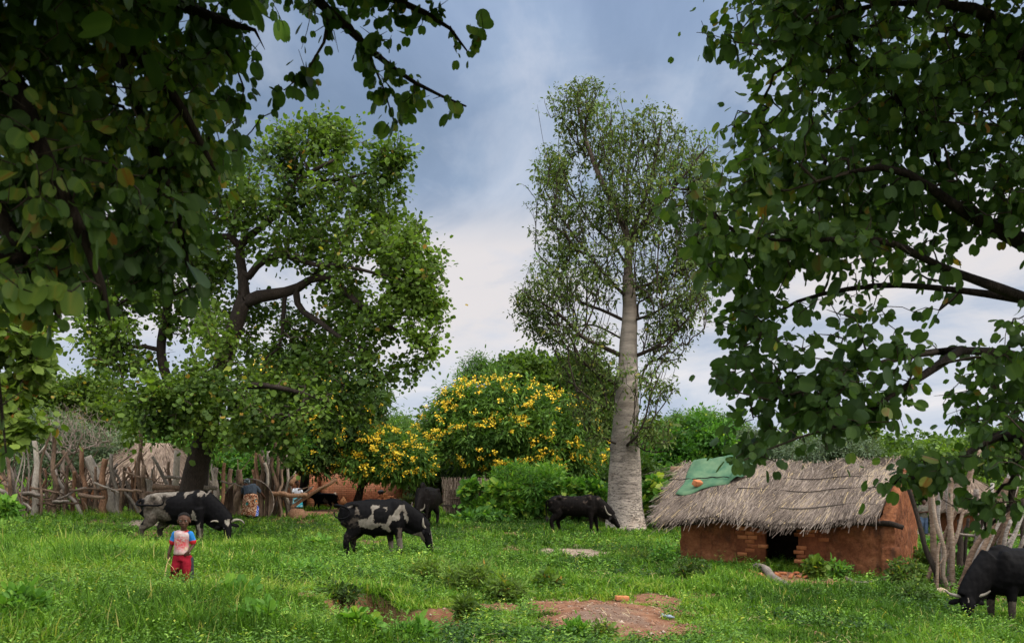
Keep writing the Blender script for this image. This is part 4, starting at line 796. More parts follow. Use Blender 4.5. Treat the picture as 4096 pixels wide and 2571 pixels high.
def bovine(name, label, cat, px, Y, rz, s=1.0, lx=1.0, poll=(.97, 0, .66), mz=(.14, 0, -1), fore=None, horns='up', hump=.11, mat=None, attr=None, tail=None, legs=None, belly=1.0,
           dewlap=.10, vox=.02, group=None, sheath=False, hl=.50, neckr=1.0, lying=False, sink=.02, tuft=True, hornlen=.24, ear=True, lean=0.0):
    b = on(px, Y); t = empty(name, b-[0, 0, sink], label, cat, group, rz); mat = mat or M_HIDE
    q = lambda p: np.asarray(p, float)*np.array([lx, 1, 1])*s
    zo = -.52*s if lying else 0.0
    Z = np.array([0, 0, zo])
    mb = MB()
    rings = [(-.83, 1.03, .06, .08), (-.79, 1.01, .15, .18), (-.68, .975, .215, .265), (-.50, .925, .250, .335), (-.30, .895, .280, .375*belly), (-.05, .875, .305, .40*belly), (.15, .87, .30, .405*belly), (.32, .885, .265, .40), (.46, .905, .22, .38), (.58, .93, .15, .30), (.68, .92, .09, .20)]
    rg = np.array(rings); dens = cr(rg, 3)
    loft(mb, [q((r_[0], 0, r_[1]))+Z for r_ in dens], dens[:, 2]*s*(1-lean), dens[:, 3]*s)
    # hip bones, shoulder blades, hump
    for y in (-1, 1):
        sphere(mb, q((-.52, y*.17, 1.16))+Z, np.array([.11, .07, .07])*s); sphere(mb, q((-.78, y*.09, 1.06))+Z, np.array([.06, .06, .07])*s)
        sphere(mb, q((.38, y*.145, .96))+Z, np.array([.15, .10, .30])*s); sphere(mb, q((-.60, y*.13, .90))+Z, np.array([.20, .13, .27])*s)
    if hump: sphere(mb, q((.36, 0, 1.20+hump*.45))+Z, np.array([.20, .075, .05+hump])*s)
    # neck and dewlap
    poll = np.asarray(poll, float)*s*np.array([1, 1, 1]); poll[0] += (lx-1)*.6*s; poll = poll+Z
    a = q((.48, 0, 1.0))+Z; mid = (a*.5+poll*.5)+np.array([.02, 0, .045])*s
    nk = cr([a, mid*.55+a*.45, mid*.6+poll*.4, poll], 3); k = np.linspace(0, 1, len(nk))
    loft(mb, nk-np.array([0, 0, .045])*(k**2)[:, None]*s, (.165-.070*k)*s*neckr, (.30-.115*k**.8)*s*neckr)
    if dewlap:
        dl = cr([q((.52, 0, .74))+Z, (a*.5+poll*.5)+np.array([-.07, 0, -.22])*s, poll+np.array([-.09, 0, -.10])*s], 3); loft(mb, dl, np.full(len(dl), .035*s), np.full(len(dl), dewlap*s))
    # head
    m_ = nrm(np.array(mz, float)); fo = np.array(fore if fore is not None else (1, 0, .15), float); fo = nrm(fo-m_*(fo@m_)); sd = np.cross(m_, fo)
    hp = [(0.0, -.02, .085, .095), (.08, 0, .108, .115), (.16, 0, .104, .112), (.28, .004, .078, .090), (.40, .0, .062, .070), (.48, -.004, .066, .062), (.53, -.01, .052, .045)]
    hd = cr(np.array(hp), 3); HP = [poll+m_*(h[0]-.04)*hl/.5*s-fo*(.03-h[1])*s for h in hd]
    loft(mb, HP, hd[:, 2]*s*1.05, hd[:, 3]*s*1.18, sd)
    sphere(mb, poll+m_*.20*s-fo*.10*s, np.array([.075, .07, .075])*s); sphere(mb, poll+m_*.10*s-fo*.11*s, np.array([.08, .10, .09])*s)
    for y in (-1, 1): sphere(mb, poll+m_*.13*s+fo*.045*s+sd*y*.075*s, np.array([.035, .03, .035])*s)   # brow
    if sheath: loft(mb, cr([q((-.05, 0, .62)), q((-.08, 0, .52)), q((-.04, 0, .43))], 3), np.linspace(.07, .02, 7)*s, np.linspace(.11, .03, 7)*s)
    # legs
    L_ = legs or [(.44, 0.02, 0, 0), (.44, .0, 0, 0), (-.58, -.02, 0, 0), (-.50, .05, 0, 0)]
    feet = []
    if not lying:
        for i, (x, sw, lift, _) in enumerate(L_):
            y = (-.15, .15)[i % 2]
            if i < 2: pts = [(x-.06, y*.9, .86), (x-.02, y, .64), (x+sw*.5, y*1.05, .38), (x+sw*.9, y*1.05, .12), (x+sw+.02, y*1.08, .03)]; rr = [.135, .095, .062, .048, .058]; rb = [.18, .11, .068, .052, .066]
            else: pts = [(x-.02, y*.85, .90), (x+.12+sw*.3, y*.95, .66), (x-.06+sw*.6, y*1.1, .40), (x+sw*.9-.02, y*1.1, .13), (x+sw+.02, y*1.12, .03)]; rr = [.13, .11, .058, .046, .056]; rb = [.24, .17, .08, .054, .066]
            P = cr([q(p) for p in pts], 4); tt = np.linspace(0, 1, len(P)); kk = np.linspace(0, 1, 5)
            loft(mb, P, np.interp(tt, kk, rr)*s, np.interp(tt, kk, rb)*s); sphere(mb, q(pts[2]), np.array([.055, .052, .06])*s); feet.append(q(pts[4]))
    else:
        for y in (-1, 1):
            loft(mb, cr([q((.35, y*.2, .7))+Z, q((.6, y*.24, .58))+Z, q((.42, y*.26, .56))+Z], 3), np.full(7, .06*s), np.full(7, .06*s)); loft(mb, cr([q((-.6, y*.2, .7))+Z, q((-.3, y*.28, .62))+Z, q((-.55, y*.3, .57))+Z], 3), np.full(7, .07*s), np.full(7, .08*s))
    def at(V, N):
        X = V/s; X = X*np.array([1/lx, 1, 1]); w_ = (fbm(V[:, 0]*7/s+9, V[:, 1]*7/s, V[:, 2]*7/s, 3, 3)-.5)+.35*(vnoise(V[:, 0]*34/s, V[:, 1]*34/s, V[:, 2]*34/s, 9)-.5)
        hv = V-poll; hc = np.stack([hv@m_, hv@fo, hv@sd], -1)/s
        return attr(X, hc, w_, N) if attr else np.zeros(len(V))
    body = remesh(mb, 'body', mat, t, vox*s, 9, at, jitter=.010*s)
    for f in feet:
        h = MB(); loft(h, [f+[0, 0, .02*s], f+[.012*s, 0, -.01*s], f+[.02*s, 0, -.045*s]], [.046*s, .052*s, .056*s], [.052*s, .06*s, .068*s]); build_local(h, 'hoof', M_HOOF, t)
    for y in (-1, 1):
        if ear:
            e = MB(); e0 = poll+m_*.055*s+sd*y*.095*s-fo*.02*s; ev = nrm(sd*y*1.0-np.array([0, 0, .28])-fo*.25); P = [e0+ev*d*s for d in (0, .06, .12, .17, .20)]
            loft(e, P, np.array([.014, .018, .018, .014, .004])*s, np.array([.022, .042, .048, .034, .006])*s, fo); e.tn = [np.full_like(q_, .03) for q_ in e.tn]; build_local(e, 'ear', mat, t)
        e = MB(); sphere(e, poll+m_*.165*s+fo*.055*s+sd*y*.088*s, np.array([.02, .02, .02])*s, 8, 6); build_local(e, 'eye', M_EYE, t)
        if horns:
            h = MB(); h0 = poll+m_*.0*s+sd*y*.07*s; o = sd*y; hs = hornlen*s; up = -m_
            if horns == 'up': P = [h0, h0+o*.25*hs+up*.1*hs, h0+o*.5*hs+up*.4*hs+fo*.1*hs, h0+o*.48*hs+up*.85*hs+fo*.2*hs]
            elif horns == 'out': P = [h0, h0+o*.4*hs+up*.05*hs, h0+o*.8*hs+up*.15*hs+fo*.1*hs, h0+o*1.1*hs+up*.38*hs+fo*.2*hs]
            elif horns == 'down': P = [h0, h0+o*.45*hs+up*.12*hs, h0+o*.85*hs+up*.0*hs+fo*.15*hs, h0+o*1.05*hs-up*.35*hs+fo*.25*hs] if y < 0 else [h0, h0+o*.4*hs+up*.12*hs, h0+o*.75*hs+up*.15*hs+fo*.15*hs, h0+o*1.0*hs+up*.05*hs+fo*.3*hs]
            else: P = [h0, h0+o*.2*hs+up*.3*hs-fo*.1*hs, h0+o*.38*hs+up*.7*hs-fo*.0*hs, h0+o*.3*hs+up*1.15*hs+fo*.15*hs]
            P = cr(P, 4); k = np.linspace(1, 0, len(P)); tube(h, P, (.007+.031*k**.7)*s, 8, np.linspace(.2, .9, len(P)).repeat(8)); build_local(h, 'horn', M_HORN, t)
    tl = tail or [(-.84, 0, 1.08), (-.90, 0, .95), (-.91, 0, .7), (-.90, 0, .45)]
    P = cr([q(p)+Z for p in tl], 6); e = MB(); tube(e, P, np.linspace(.034, .013, len(P))*s, 8, 0.0 if attr is None else .08, rough=.1)
    te = build_local(e, 'tail', mat, t)
    if tuft:
        e = MB(); rt = np.random.default_rng(int(px)); d = nrm(P[-1]-P[-3])
        for j in range(46):
            v = nrm(d+rt.normal(0, .28, 3)); l = rt.uniform(.10, .22)*s; p0 = P[-1]-d*.04*s+rt.normal(0, .008, 3)*s
            tube(e, [p0, p0+v*l*.5, p0+v*l+np.array([0, 0, -.03*s])], [.006*s, .006*s, .001*s], 3, cap=False)
        o = build_local(e, 'tuft', M_HAIR, te)
    return t
# 1 big bull behind the child, head turned to the camera
def a1(X, hc, w_, N):
    x, y, z = X.T; t = np.zeros(len(x))
    hind = pip(x+w_*.10, z+w_*.10, [(-.80, 1.5), (-.80, .2), (-.55, .1), (-.30, .55), (-.12, .62), (-.20, .80), (-.30, .85), (-.22, 1.0), (-.27, 1.12), (-.05, 1.2), (-.02, 1.5)])
    t[hind] = np.clip(.42+.34*np.clip((z[hind]-1.12)*5, 0, 1)+w_[hind]*.7, 0, 1); t[(x < -.72) & (z < 1.1) & (z > .5)] = .08
    t[(z < .42) & (x < .8)] = .28
    for pl in ([(.10, 1.5), (.12, 1.20), (.16, 1.10), (.20, 1.22), (.28, 1.24), (.30, 1.5)], [(.40, 1.5), (.42, 1.22), (.47, 1.14), (.52, 1.24), (.56, 1.14), (.63, 1.26), (.66, 1.5)], [(.30, .62), (.42, .60), (.40, .76), (.33, .86), (.30, .74)], [(.40, .5), (.44, .2), (.50, .2), (.48, .55)]):
        k = pip(x+w_*.06, z+w_*.06, pl); t[k] = .62+w_[k]*.5
    u, f, sx = hc.T; heart = (f > .02) & (u > -.03) & (u < .15) & (np.abs(sx) < np.where(u < .05, .060, .060*(1-(u-.05)/.10))) & ~((np.abs(sx) < .012) & (u < .0)); t[heart] = .92
    return t
bovine('bull', 'big black bull with grey hindquarters and a pale heart mark on its forehead', 'bull', 181, 22.6, R(1), 1.06, 1.10, poll=(1.06, -.14, .56), mz=(.22, -.32, -1), fore=(.42, -1, .1), horns='down', hornlen=.30, attr=a1, hl=.58,
       tail=[(-.83, -.02, 1.10), (-.89, -.10, 1.03), (-.84, -.24, .97), (-.60, -.31, .96), (-.38, -.33, .96), (-.27, -.35, 1.0), (-.25, -.36, 1.10)], legs=[(.46, .0, 0, 0), (.34, -.02, 0, 0), (-.66, -.10, 0, 0), (-.46, .02, 0, 0)], dewlap=.14, hump=.05, neckr=1.12, vox=.02)
# 2 piebald bull
def a2(X, hc, w_, N):
    x, y, z = X.T; t = np.zeros(len(x))
    cv = lambda pl: [(-.8+(a-290)/1050*1.45, 1.27-(b-450)/570*.72) for a, b in pl]
    for pl, v in (([(760, 560), (800, 520), (900, 530), (905, 560), (860, 600), (800, 610), (790, 700), (800, 830), (880, 850), (980, 880), (1050, 700), (1040, 640), (930, 570), (1000, 570), (1060, 700), (1110, 710), (1150, 620), (1220, 540), (1290, 560), (1360, 780), (1360, 860), (1330, 800), (1250, 650), (1210, 700), (1220, 800), (1180, 810), (1100, 800), (1040, 900), (1090, 990), (1040, 1020), (900, 900), (760, 970), (650, 910), (570, 920), (560, 780), (700, 770), (770, 680), (750, 610)], .74),
                  ([(530, 540), (560, 545), (570, 720), (500, 690), (480, 660), (520, 600)], .5), ([(1190, 910), (1260, 930), (1250, 1150), (1200, 1120)], .32), ([(380, 560), (470, 540), (480, 570), (400, 590)], .6)):
        k = pip(x+w_*.09, z+w_*.09, cv(pl)); t[k] = v+w_[k]*.5
    low = ((z < .5) & (x < .62)) | ((x < -.3) & (z < .95)); t[low & (t < .2)] = (.13+w_*.7)[low & (t < .2)].clip(0, .4)
    u, f, sx = hc.T; k = (f > .03) & (u > .05) & (np.abs(sx) < .022); t[k] = .95
    k = (u > .05) & (u < .28) & (f < -.085); t[k] = .55
    return t
bovine('bull', 'black and white patched bull grazing in the middle with its tail curled in a ring', 'bull', 377, 20.8, R(14), 1.05, .98, poll=(1.08, -.02, .64), mz=(.30, -.12, -1), fore=(1, -.2, .3), horns='back', hornlen=.2, attr=a2, sheath=True, hl=.56,
       tail=[(-.83, 0, 1.12), (-.93, -.05, 1.14), (-.90, -.10, 1.16), (-.72, -.27, 1.12), (-.62, -.31, 1.02), (-.66, -.33, .92), (-.80, -.30, .87), (-.93, -.18, .92), (-.95, -.10, 1.02)], tuft=False, legs=[(.46, .05, 0, 0), (.30, .04, 0, 0), (-.62, -.02, 0, 0), (-.50, .06, 0, 0)], hump=.04)
# 3 black bull facing the camera
def a3(X, hc, w_, N):
    t = np.clip(.06+w_*.25, 0, .2); u, f, sx = hc.T; k = (f > .02) & (u > .02) & (u < .15) & (sx > .012) & (sx < .058); t[k] = .85; return t
bovine('bull', 'black bull facing the viewer head down beside the reed fence', 'bull', 427, 29.4, R(-106), 1.02, 1.0, poll=(.92, .04, .56), mz=(.25, -.12, -1), fore=(1, .2, .2), horns='up', hornlen=.26, mat=M_HIDEB, attr=a3, hump=.13, legs=[(.44, .0, 0, 0), (.44, .05, 0, 0), (-.58, 0, 0, 0), (-.50, .05, 0, 0)])
# 4 thin dark cow by the pale trunk
def a4(X, hc, w_, N):
    x, y, z = X.T; return np.clip(.05+np.clip(w_*1.5-.12, 0, .35)*np.clip((z-.5)*2, 0, 1), 0, .4)
bovine('cow', 'thin dark brown cow grazing beside the pale grey trunk', 'cow', 577, 29.6, R(-3), .98, 1.16, poll=(1.05, -.04, .58), mz=(.62, -.12, -.85), fore=(.8, -.25, .6), horns='back', hornlen=.34, mat=M_HIDEB, attr=a4, hump=0, belly=.88, dewlap=.06, lean=.1, sink=.0,
       tail=[(-.83, 0, 1.08), (-.88, 0, 1.0), (-.89, .0, .7), (-.87, 0, .5)], legs=[(.40, .0, 0, 0), (.50, .10, 0, 0), (-.66, -.02, 0, 0), (-.52, .05, 0, 0)])
# 5 black cow at the right edge
def a5(X, hc, w_, N):
    x, y, z = X.T; t = np.clip(.0+w_*.12, 0, .1); k = (z < .40+w_*.1) & (x > 0) & (x < .62); t[k] = .36+w_[k]*.4; u, f, sx = hc.T; k = (f > .02) & (u > .04) & (u < .12) & (np.abs(sx-.01) < .01); t[k] = .85; return t
bovine('cow', 'glossy black cow grazing at the right edge with muddy forelegs', 'cow', 1022, 15.4, R(187), 1.03, 1.1, poll=(1.00, .12, .50), mz=(.10, .30, -1), fore=(.35, 1, .15), horns='out', hornlen=.25, attr=a5, hl=.58, hump=.06, vox=.016, legs=[(.42, -.02, 0, 0), (.28, -.02, 0, 0), (-.62, 0, 0, 0), (-.5, .05, 0, 0)], neckr=1.08)
# small ones
def a6(X, hc, w_, N):
    x, y, z = X.T; t = np.zeros(len(x)); k = pip(x+w_*.08, z+w_*.08, [(-.35, .5), (-.05, .55), (.02, .75), (-.1, .95), (-.2, .8), (-.32, .72)]); t[k] = .5; t[(z < .35) & (x < 0)] = .5; return t
bovine('calf', 'small black calf walking past the brick wall', 'calf', 324, 39, R(176), .60, 1.15, poll=(.92, 0, 1.12), mz=(.85, 0, -.55), fore=(.5, 0, .9), horns=None, attr=a6, hump=.10, vox=.03, tail=[(-.83, 0, 1.10), (-.90, 0, .95), (-.95, .0, .75), (-1.12, 0, .58)], legs=[(.55, .12, 0, 0), (.35, -.08, 0, 0), (-.72, -.14, 0, 0), (-.5, .1, 0, 0)], dewlap=.05)
bovine('goat', 'brown goat beside the crooked trunk of the small flowering tree', 'goat', 343.5, 35, R(100), .46, .85, poll=(.62, 0, 1.35), mz=(.9, .2, -.4), fore=(.4, 0, .9), horns=None, mat=M_TAN, hump=0, vox=.04, dewlap=0, tuft=False, tail=[(-.8, 0, 1.1), (-.86, 0, 1.12), (-.9, 0, 1.18)], hl=.4)
bovine('goat', 'cream goat half hidden behind the small black calf', 'goat', 332, 41, R(70), .50, .85, poll=(.62, 0, 1.4), mz=(.8, .2, -.5), fore=(.4, 0, .9), horns=None, mat=M_WHITE, hump=0, vox=.04, dewlap=0, tuft=False, tail=[(-.8, 0, 1.1), (-.86, 0, 1.12), (-.9, 0, 1.18)], hl=.4)
bovine('calf', 'black calf lying in front of the stacked bricks', 'calf', 375, 40, R(170), .58, 1.0, poll=(.85, 0, 1.02), mz=(.9, 0, -.35), fore=(.3, 0, .9), horns=None, hump=.03, vox=.03, dewlap=0, tuft=False, lying=True, tail=[(-.8, 0, 1.05), (-.88, 0, .9), (-.95, .0, .7)])
# ---------------------------------------------------------------- mud hut with thatched roof
HA = np.array([7.98, 19.0]); HU = np.array([-.8426, .5384]); HD = np.array([.5384, .8426])
HZ = gz(*(HA+HU*2.2)); 
def Hp(s, d, z): xy = HA+HU*s+HD*d; return np.array([xy[0], xy[1], z])
HM = np.array([[HU[0], HD[0], 0], [HU[1], HD[1], 0], [0, 0, 1.]])
hutc = Hp(2.35, 1.5, HZ)
hut = empty('mud_hut', hutc, 'low mud hut with shaggy grey thatched roof and a dark doorway', 'hut')
def m_mud():
    m, n = newmat('red_mud'); tc = n('ShaderNodeTexCoord'); o = tc.outputs['Object']
    a = n.noise(o, 2.2, 6, .65); b = n.noise(o, 14, 5, .7); c = n.noise(n('ShaderNodeMapping', {0: o, 'Scale': (1, 1, .35)}).outputs[0], 5, 5, .6)
    f = n.math('ADD', n.math('MULTIPLY', a, .6), n.math('MULTIPLY', b, .4))
    col = n.ramp(f, [(.30, (.08, .028, .013)), (.46, (.15, .055, .026)), (.60, (.24, .096, .044)), (.74, (.32, .165, .09))])
    col = n.mix(n.ramp(c, [(.50, 0.0), (.66, .7)]), col, (.07, .036, .024))
    h = n.math('ADD', a, n.math('MULTIPLY', b, .8)); fin(n, col, .95, h.outputs[0], .8, .05, .08); return m
M_MUD = m_mud()
def hb(mb, s0, s1, d0, d1, z0, z1): box(mb, Hp((s0+s1)/2, (d0+d1)/2, (z0+z1)/2)-hutc, (abs(s1-s0), abs(d1-d0), z1-z0), HM)
mb = MB(); g = HZ-.25; ev = HZ+1.22
hb(mb, -.02, 1.86, -.02, .24, g, ev-.05); hb(mb, 2.68, 4.70, -.02, .24, g, ev-.05); hb(mb, 4.46, 4.72, .2, 2.97, g, ev+.1); hb(mb, -.02, 4.7, 2.72, 2.97, g, ev)
hb(mb, 1.8, 2.75, .0, .3, g, HZ-.04)                      # threshold
# right gable, five-sided
def prism(mb, prof, s0, s1):
    n_ = len(prof); V = [Hp(s0, d, z)-hutc for d, z in prof]+[Hp(s1, d, z)-hutc for d, z in prof]
    mb.add(V, [np.array([list(range(n_))]), np.array([list(range(2*n_-1, n_-1, -1))]), np.array([[i, n_+i, n_+(i+1) % n_, (i+1) % n_] for i in range(n_)])[:, ::-1]])
gab = [(-.06, g), (3.0, g), (3.0, HZ+1.2), (1.9, HZ+2.05), (1.5, HZ+2.32), (1.1, HZ+2.1), (.35, HZ+1.45), (-.06, HZ+1.1)]
prism(mb, gab, -.10, .20); prism(mb, [(0, g), (2.9, g), (2.9, HZ+1.1), (1.5, HZ+2.1), (0, HZ+1.05)], 4.5, 4.7)
box(mb, Hp(-.02, -.02, HZ+.1)-hutc, (.34, .30, 1.0), HM)
wl = remesh(mb, 'wall', M_MUD, hut, .035, 3, jitter=.035)
# bricks laid bare round the doorway
M_BRK = m_tint('loose_brick', [(.1, (.14, .048, .024)), (.5, (.32, .115, .050)), (.95, (.52, .22, .10))], .92, 12, .5, .6, .08, .03)
r = np.random.default_rng(31)
for (s0, s1) in ((1.30, 1.90), (2.64, 3.30)):
    mb = MB(); box(mb, Hp((s0+s1)/2, .02, HZ+.5)-hutc, (s1-s0, .12, .9), HM, tint=.15)
    for i in range(9):
        z = HZ+.12+i*.098
        s = s0+(.0 if i % 2 else -.06)
        while s < s1-.05:
            if r.random() < .62: box(mb, Hp(s+.115, -.015+r.normal(0, .006), z)-hutc, (.215, .09, .082), HM, tint=r.uniform(.25, .8), jit=.006)
            s += .235
    bo = mb.build('brickwork', M_BRK, None); bo.parent = hut
# added near-black panel behind the doorway; its colour stands in for the unlit room
mb = MB(); hb(mb, .3, 4.4, 1.6, 1.7, g, HZ+1.9); remesh(mb, 'shade_panel', m_plain('room_shade', (.010, .007, .005), (.03, .018, .012), 6, .95), hut, .06, 2)
# roof
RT, EV, EB = HZ+2.44, HZ+1.15, HZ+1.2
def roofz(s, d):
    t = (1.5-d)/(1.5+.68) if d < 1.5 else (d-1.5)/(3.5-1.5); z = (RT if True else 0)
    z = RT-(RT-(EV if d < 1.5 else EB))*(t**.96)
    return z+.05*math.sin(s*2.1+.6)*(.4+t)+.06*(vnoise(s*1.7, d*1.3, 0, 12)-.5)-(.10*max(0, t-.75) if d < 1.5 else 0)+.07*max(0, .12-t)/.12
roofz_v = np.vectorize(roofz)
def s_lim(t): return .14-.16*(1-t), 4.93+.30*(1-t)       # right and left edge of the front slope at t (0 ridge, 1 eave)
mb = MB(); ns, nt = 50, 22; V = []; 
ds = np.concatenate([np.linspace(-.62, 1.5, 14), np.linspace(1.5, 3.45, 10)[1:]])
for lay in (0, -.13):
    for d in ds:
        t = (1.5-d)/2.18 if d < 1.5 else (d-1.5)/2; a_, b_ = s_lim(t)
        for s in np.linspace(a_+.05, b_-.06, ns): V.append(Hp(s, d, roofz(s, d)-.05+lay)-hutc)
V = np.array(V); nr_ = len(ds); I = np.arange(2*nr_*ns).reshape(2, nr_, ns)
def quads(I): return np.stack([I[:-1, :-1], I[:-1, 1:], I[1:, 1:], I[1:, :-1]], -1).reshape(-1, 4)
fs = [quads(I[0])[:, ::-1], quads(I[1])]
for e0, e1 in ((I[0, 0], I[1, 0]), (I[1, -1], I[0, -1]), (I[1, :, 0], I[0, :, 0]), (I[0, :, -1], I[1, :, -1])): fs.append(np.stack([e0[:-1], e0[1:], e1[1:], e1[:-1]], -1))
M_STRAW = m_tint('straw', [(.0, (.028, .020, .015)), (.3, (.074, .056, .044)), (.6, (.145, .112, .090)), (.85, (.24, .195, .16)), (1, (.34, .25, .13))], .85, 4, .25, .2, .12, .01)
mb.add(V, fs, .12); base = mb.build('roof', m_tint('packed_thatch', [(0, (.05, .038, .030)), (1, (.13, .10, .085))], .95, 25, .8, 1, .05, .05), None); base.parent = hut
def straws(n_, front, seed, k=1.0):
    r = np.random.default_rng(seed); t = r.random(n_)**.9; lim = np.array([s_lim(x) for x in t]); s = lim[:, 0]+(lim[:, 1]-lim[:, 0])*r.random(n_)
    slant = (.42+.5*(vnoise(s*1.3, t*2, 0, 14)-.5)*2*.8)+r.normal(0, .30, n_); slant = np.where(t < .12, r.normal(0, 1.6, n_), slant)
    L = r.uniform(.25, .75, n_)*np.where(t < .12, .6, 1); dd = 1 if front else -1
    def pos(tt, ss): d = 1.5-2.18*tt if front else 1.5+2*tt; return d
    P = []
    for u in (0, .5, 1.0):
        tt = t+u*L/2.45; ss = s+slant*u*L*.6; d = pos(tt, ss); over = np.maximum(tt-1.02, 0); tc_ = np.minimum(tt, 1.05)
        z = roofz_v(ss, pos(tc_, ss))-over*1.2; P.append(np.stack([HA[0]+HU[0]*ss+HD[0]*(d+over*1.2*dd), HA[1]+HU[1]*ss+HD[1]*(d+over*1.2*dd), z+(.012+.035*r.random(n_)*(1-.3*u))*1.0], -1))
    P = np.stack(P, 1); keep = (t+L/2.45) < 1.03+.06*r.random(n_)*(r.random(n_) < .8)+.16*(r.random(n_) < .07); P = P[keep]; n2 = len(P)
    w_ = r.uniform(.0035, .008, n2)*k; side = np.array([HU[0], HU[1], 0.])[None, None]*w_[:, None, None]; nz = np.array([0, 0, 1.])[None, None]*w_[:, None, None]*.8
    V = np.stack([P-side, P+nz, P+side], 2).reshape(n2, 9, 3)
    i = np.arange(n2)[:, None, None]*9; f = np.array([[0, 1, 4, 3], [1, 2, 5, 4], [3, 4, 7, 6], [4, 5, 8, 7]])
    big = fbm(P[:, 0, 0]*1.2, P[:, 0, 1]*1.2, P[:, 0, 2]*2, 44); tn = np.clip(.5+(big-.5)*.9+r.normal(0, .22, n2), 0, .92); tn = np.where(r.random(n2) < .03, 1.0, tn)
    mb = MB(); mb.add(V.reshape(-1, 3)-hutc, (i+f[None]).reshape(-1, 4), np.repeat(tn, 9)); return mb
mb = straws(17000, True, 1); mb2 = straws(2500, False, 2)
mb.add(np.concatenate(mb2.v), [f for f in mb2.f], np.concatenate(mb2.tn))
# a loose fringe hanging below the eave
th = mb.build('thatch', M_STRAW, None); th.parent = base
M_POLE = m_wood('grey_pole', (.07, .055, .045), (.17, .14, .115), (.32, .28, .24), (4, 4, 1), .7, 10)
M_LOG = m_wood('split_log', (.12, .065, .035), (.25, .15, .085), (.42, .28, .17), (4, 4, 1), .7, 10)
def pole(t, name, P, rad, mat=None, sides=8, rough=.15, seed=0, tint=.5, loc=None):
    P = cr(P, 4); mb = MB(); k = np.linspace(0, 1, len(P)); rr = np.interp(k, np.linspace(0, 1, len(rad)), rad) if hasattr(rad, '__len__') else np.full(len(P), rad)
    tube(mb, P, rr, sides, tint, rough=rough, seed=seed); return mb.build(name, mat or M_POLE, t, smooth=True, loc=loc)
pole(hut, 'ridge_pole', [Hp(5.55, 1.5, RT-.14), Hp(2.5, 1.5, RT-.16), Hp(-.42, 1.5, RT-.13)], [.075, .09, .085], M_LOG)
for s0, d0, ln in ((5.2, .75, .30), (5.15, .0, .34), (5.1, -.35, .28), (5.2, 2.2, .3)):
    z = roofz(4.9, d0)-.12; pole(hut, 'rafter', [Hp(4.5, d0, z), Hp(s0+ln*.4, d0, z-.01), Hp(s0+ln, d0-.03, z-.03)], [.035, .035, .03])
pole(hut, 'eave_pole', [Hp(.35, -.05, HZ+1.08), Hp(.0, -.1, HZ+1.10), Hp(-.28, -.12, HZ+1.02)], [.05, .06, .05], M_BARKD)
for tt, a_, b_ in ((.52, .15, 3.4), (.80, .2, 2.3), (.30, .3, 3.0)):
    mb = MB(); ss = np.linspace(a_, b_, 22); P = [Hp(s, 1.5-2.18*tt+.03*math.sin(s*3), roofz(s, 1.5-2.18*tt)+.05) for s in ss]; tube(mb, P, .009 if tt < .7 else .013, 5, .3, rough=.3); mb.build('binding_stick', M_POLE if tt > .7 else M_BARKD, hut, smooth=True)
# green cloth on the roof
mb = MB(); nu, nv = 46, 30; V = []; r = np.random.default_rng(4)
M_TARP = m_plain('green_cloth', (.024, .080, .045), (.095, .155, .085), 3.2, .85, .35, .15, .02)
for j in range(nv):
    v = j/(nv-1)
    for i in range(nu):
        u = i/(nu-1); s = (4.95-.10*v)+(3.35-4.95+.10*v)*u+.0; t = .02+v*(.60-.30*u**1.6)+.02*math.sin(9*u)
        s += .04*math.sin(7*v+3*u); d = 1.5-2.18*t
        h = .065+.030*vnoise(u*9+3*v, v*4, 0, 3)+.05*abs(math.sin(u*7.2+v*1.6))**4+(.10*vnoise(u*16, v*16, 0, 5) if u > .78 else 0)+(.10*math.exp(-((u-.86)/.09)**2)*(.5+.5*math.sin(v*22+u*9)))
        if v > .97 or u < .02 or u > .98: h -= .04
        V.append(Hp(s, d, roofz(s, d)+h))
V = np.array(V); V2 = V-[0, 0, .012]; I = np.arange(nu*nv).reshape(nv, nu); J = I+nu*nv
fs = [quads(I)[:, ::-1], quads(J)]
for e0, e1 in ((I[0], J[0]), (J[-1], I[-1]), (J[:, 0], I[:, 0]), (I[:, -1], J[:, -1])): fs.append(np.stack([e0[:-1], e0[1:], e1[1:], e1[:-1]], -1))
mb.add(np.concatenate([V, V2]), fs)
tag(mb.build('cloth', M_TARP, smooth=True, loc=V.mean(0)), 'faded green cloth spread over the left end of the thatched roof', 'cloth')
mb = MB(); P = [Hp(s, 1.5-2.18*(.38-.02*abs(s-4.2)), roofz(s, 1.5-2.18*.38)+.135+.01*math.sin(s*20)) for s in np.linspace(5.3, 3.3, 26)]; tube(mb, P, .012, 5, .2, rough=.4); P2 = [P[8], P[8]+[.03, -.05, -.05], P[8]+[.0, -.12, -.13], P[8]+[-.06, -.16, -.17]]; tube(mb, cr(P2, 4), .016, 5, .2, rough=.4)
tag(mb.build('rope', M_BARKD, loc=P[10]), 'dark twisted rope tied across the green cloth on the roof', 'rope')
def brick(loc, rz, s=1.0, tilt=(0, 0), name='brick', label=None, cat='brick', group=None, size=(.22, .11, .075)):
    mb = MB(); box(mb, (0, 0, 0), np.array(size)*s, tint=rng.uniform(.3, .7), jit=.006); mb.tn = [q_+(.25 if group and 'stacked' in group else 0) for q_ in mb.tn]; o = build_local(mb, name, M_BRK, None, False); o.location = tuple(loc); o.rotation_euler = (tilt[0], tilt[1], rz)
    b = o.modifiers.new('b', 'BEVEL'); b.width = .008; b.segments = 2; return tag(o, label, cat, group)
p = Hp(4.42, 1.5-2.18*.50, roofz(4.42, 1.5-2.18*.50)+.17); brick(p, .5, 1.15, (.45, .1), label='orange half brick weighing down the green cloth on the roof', size=(.19, .12, .12))
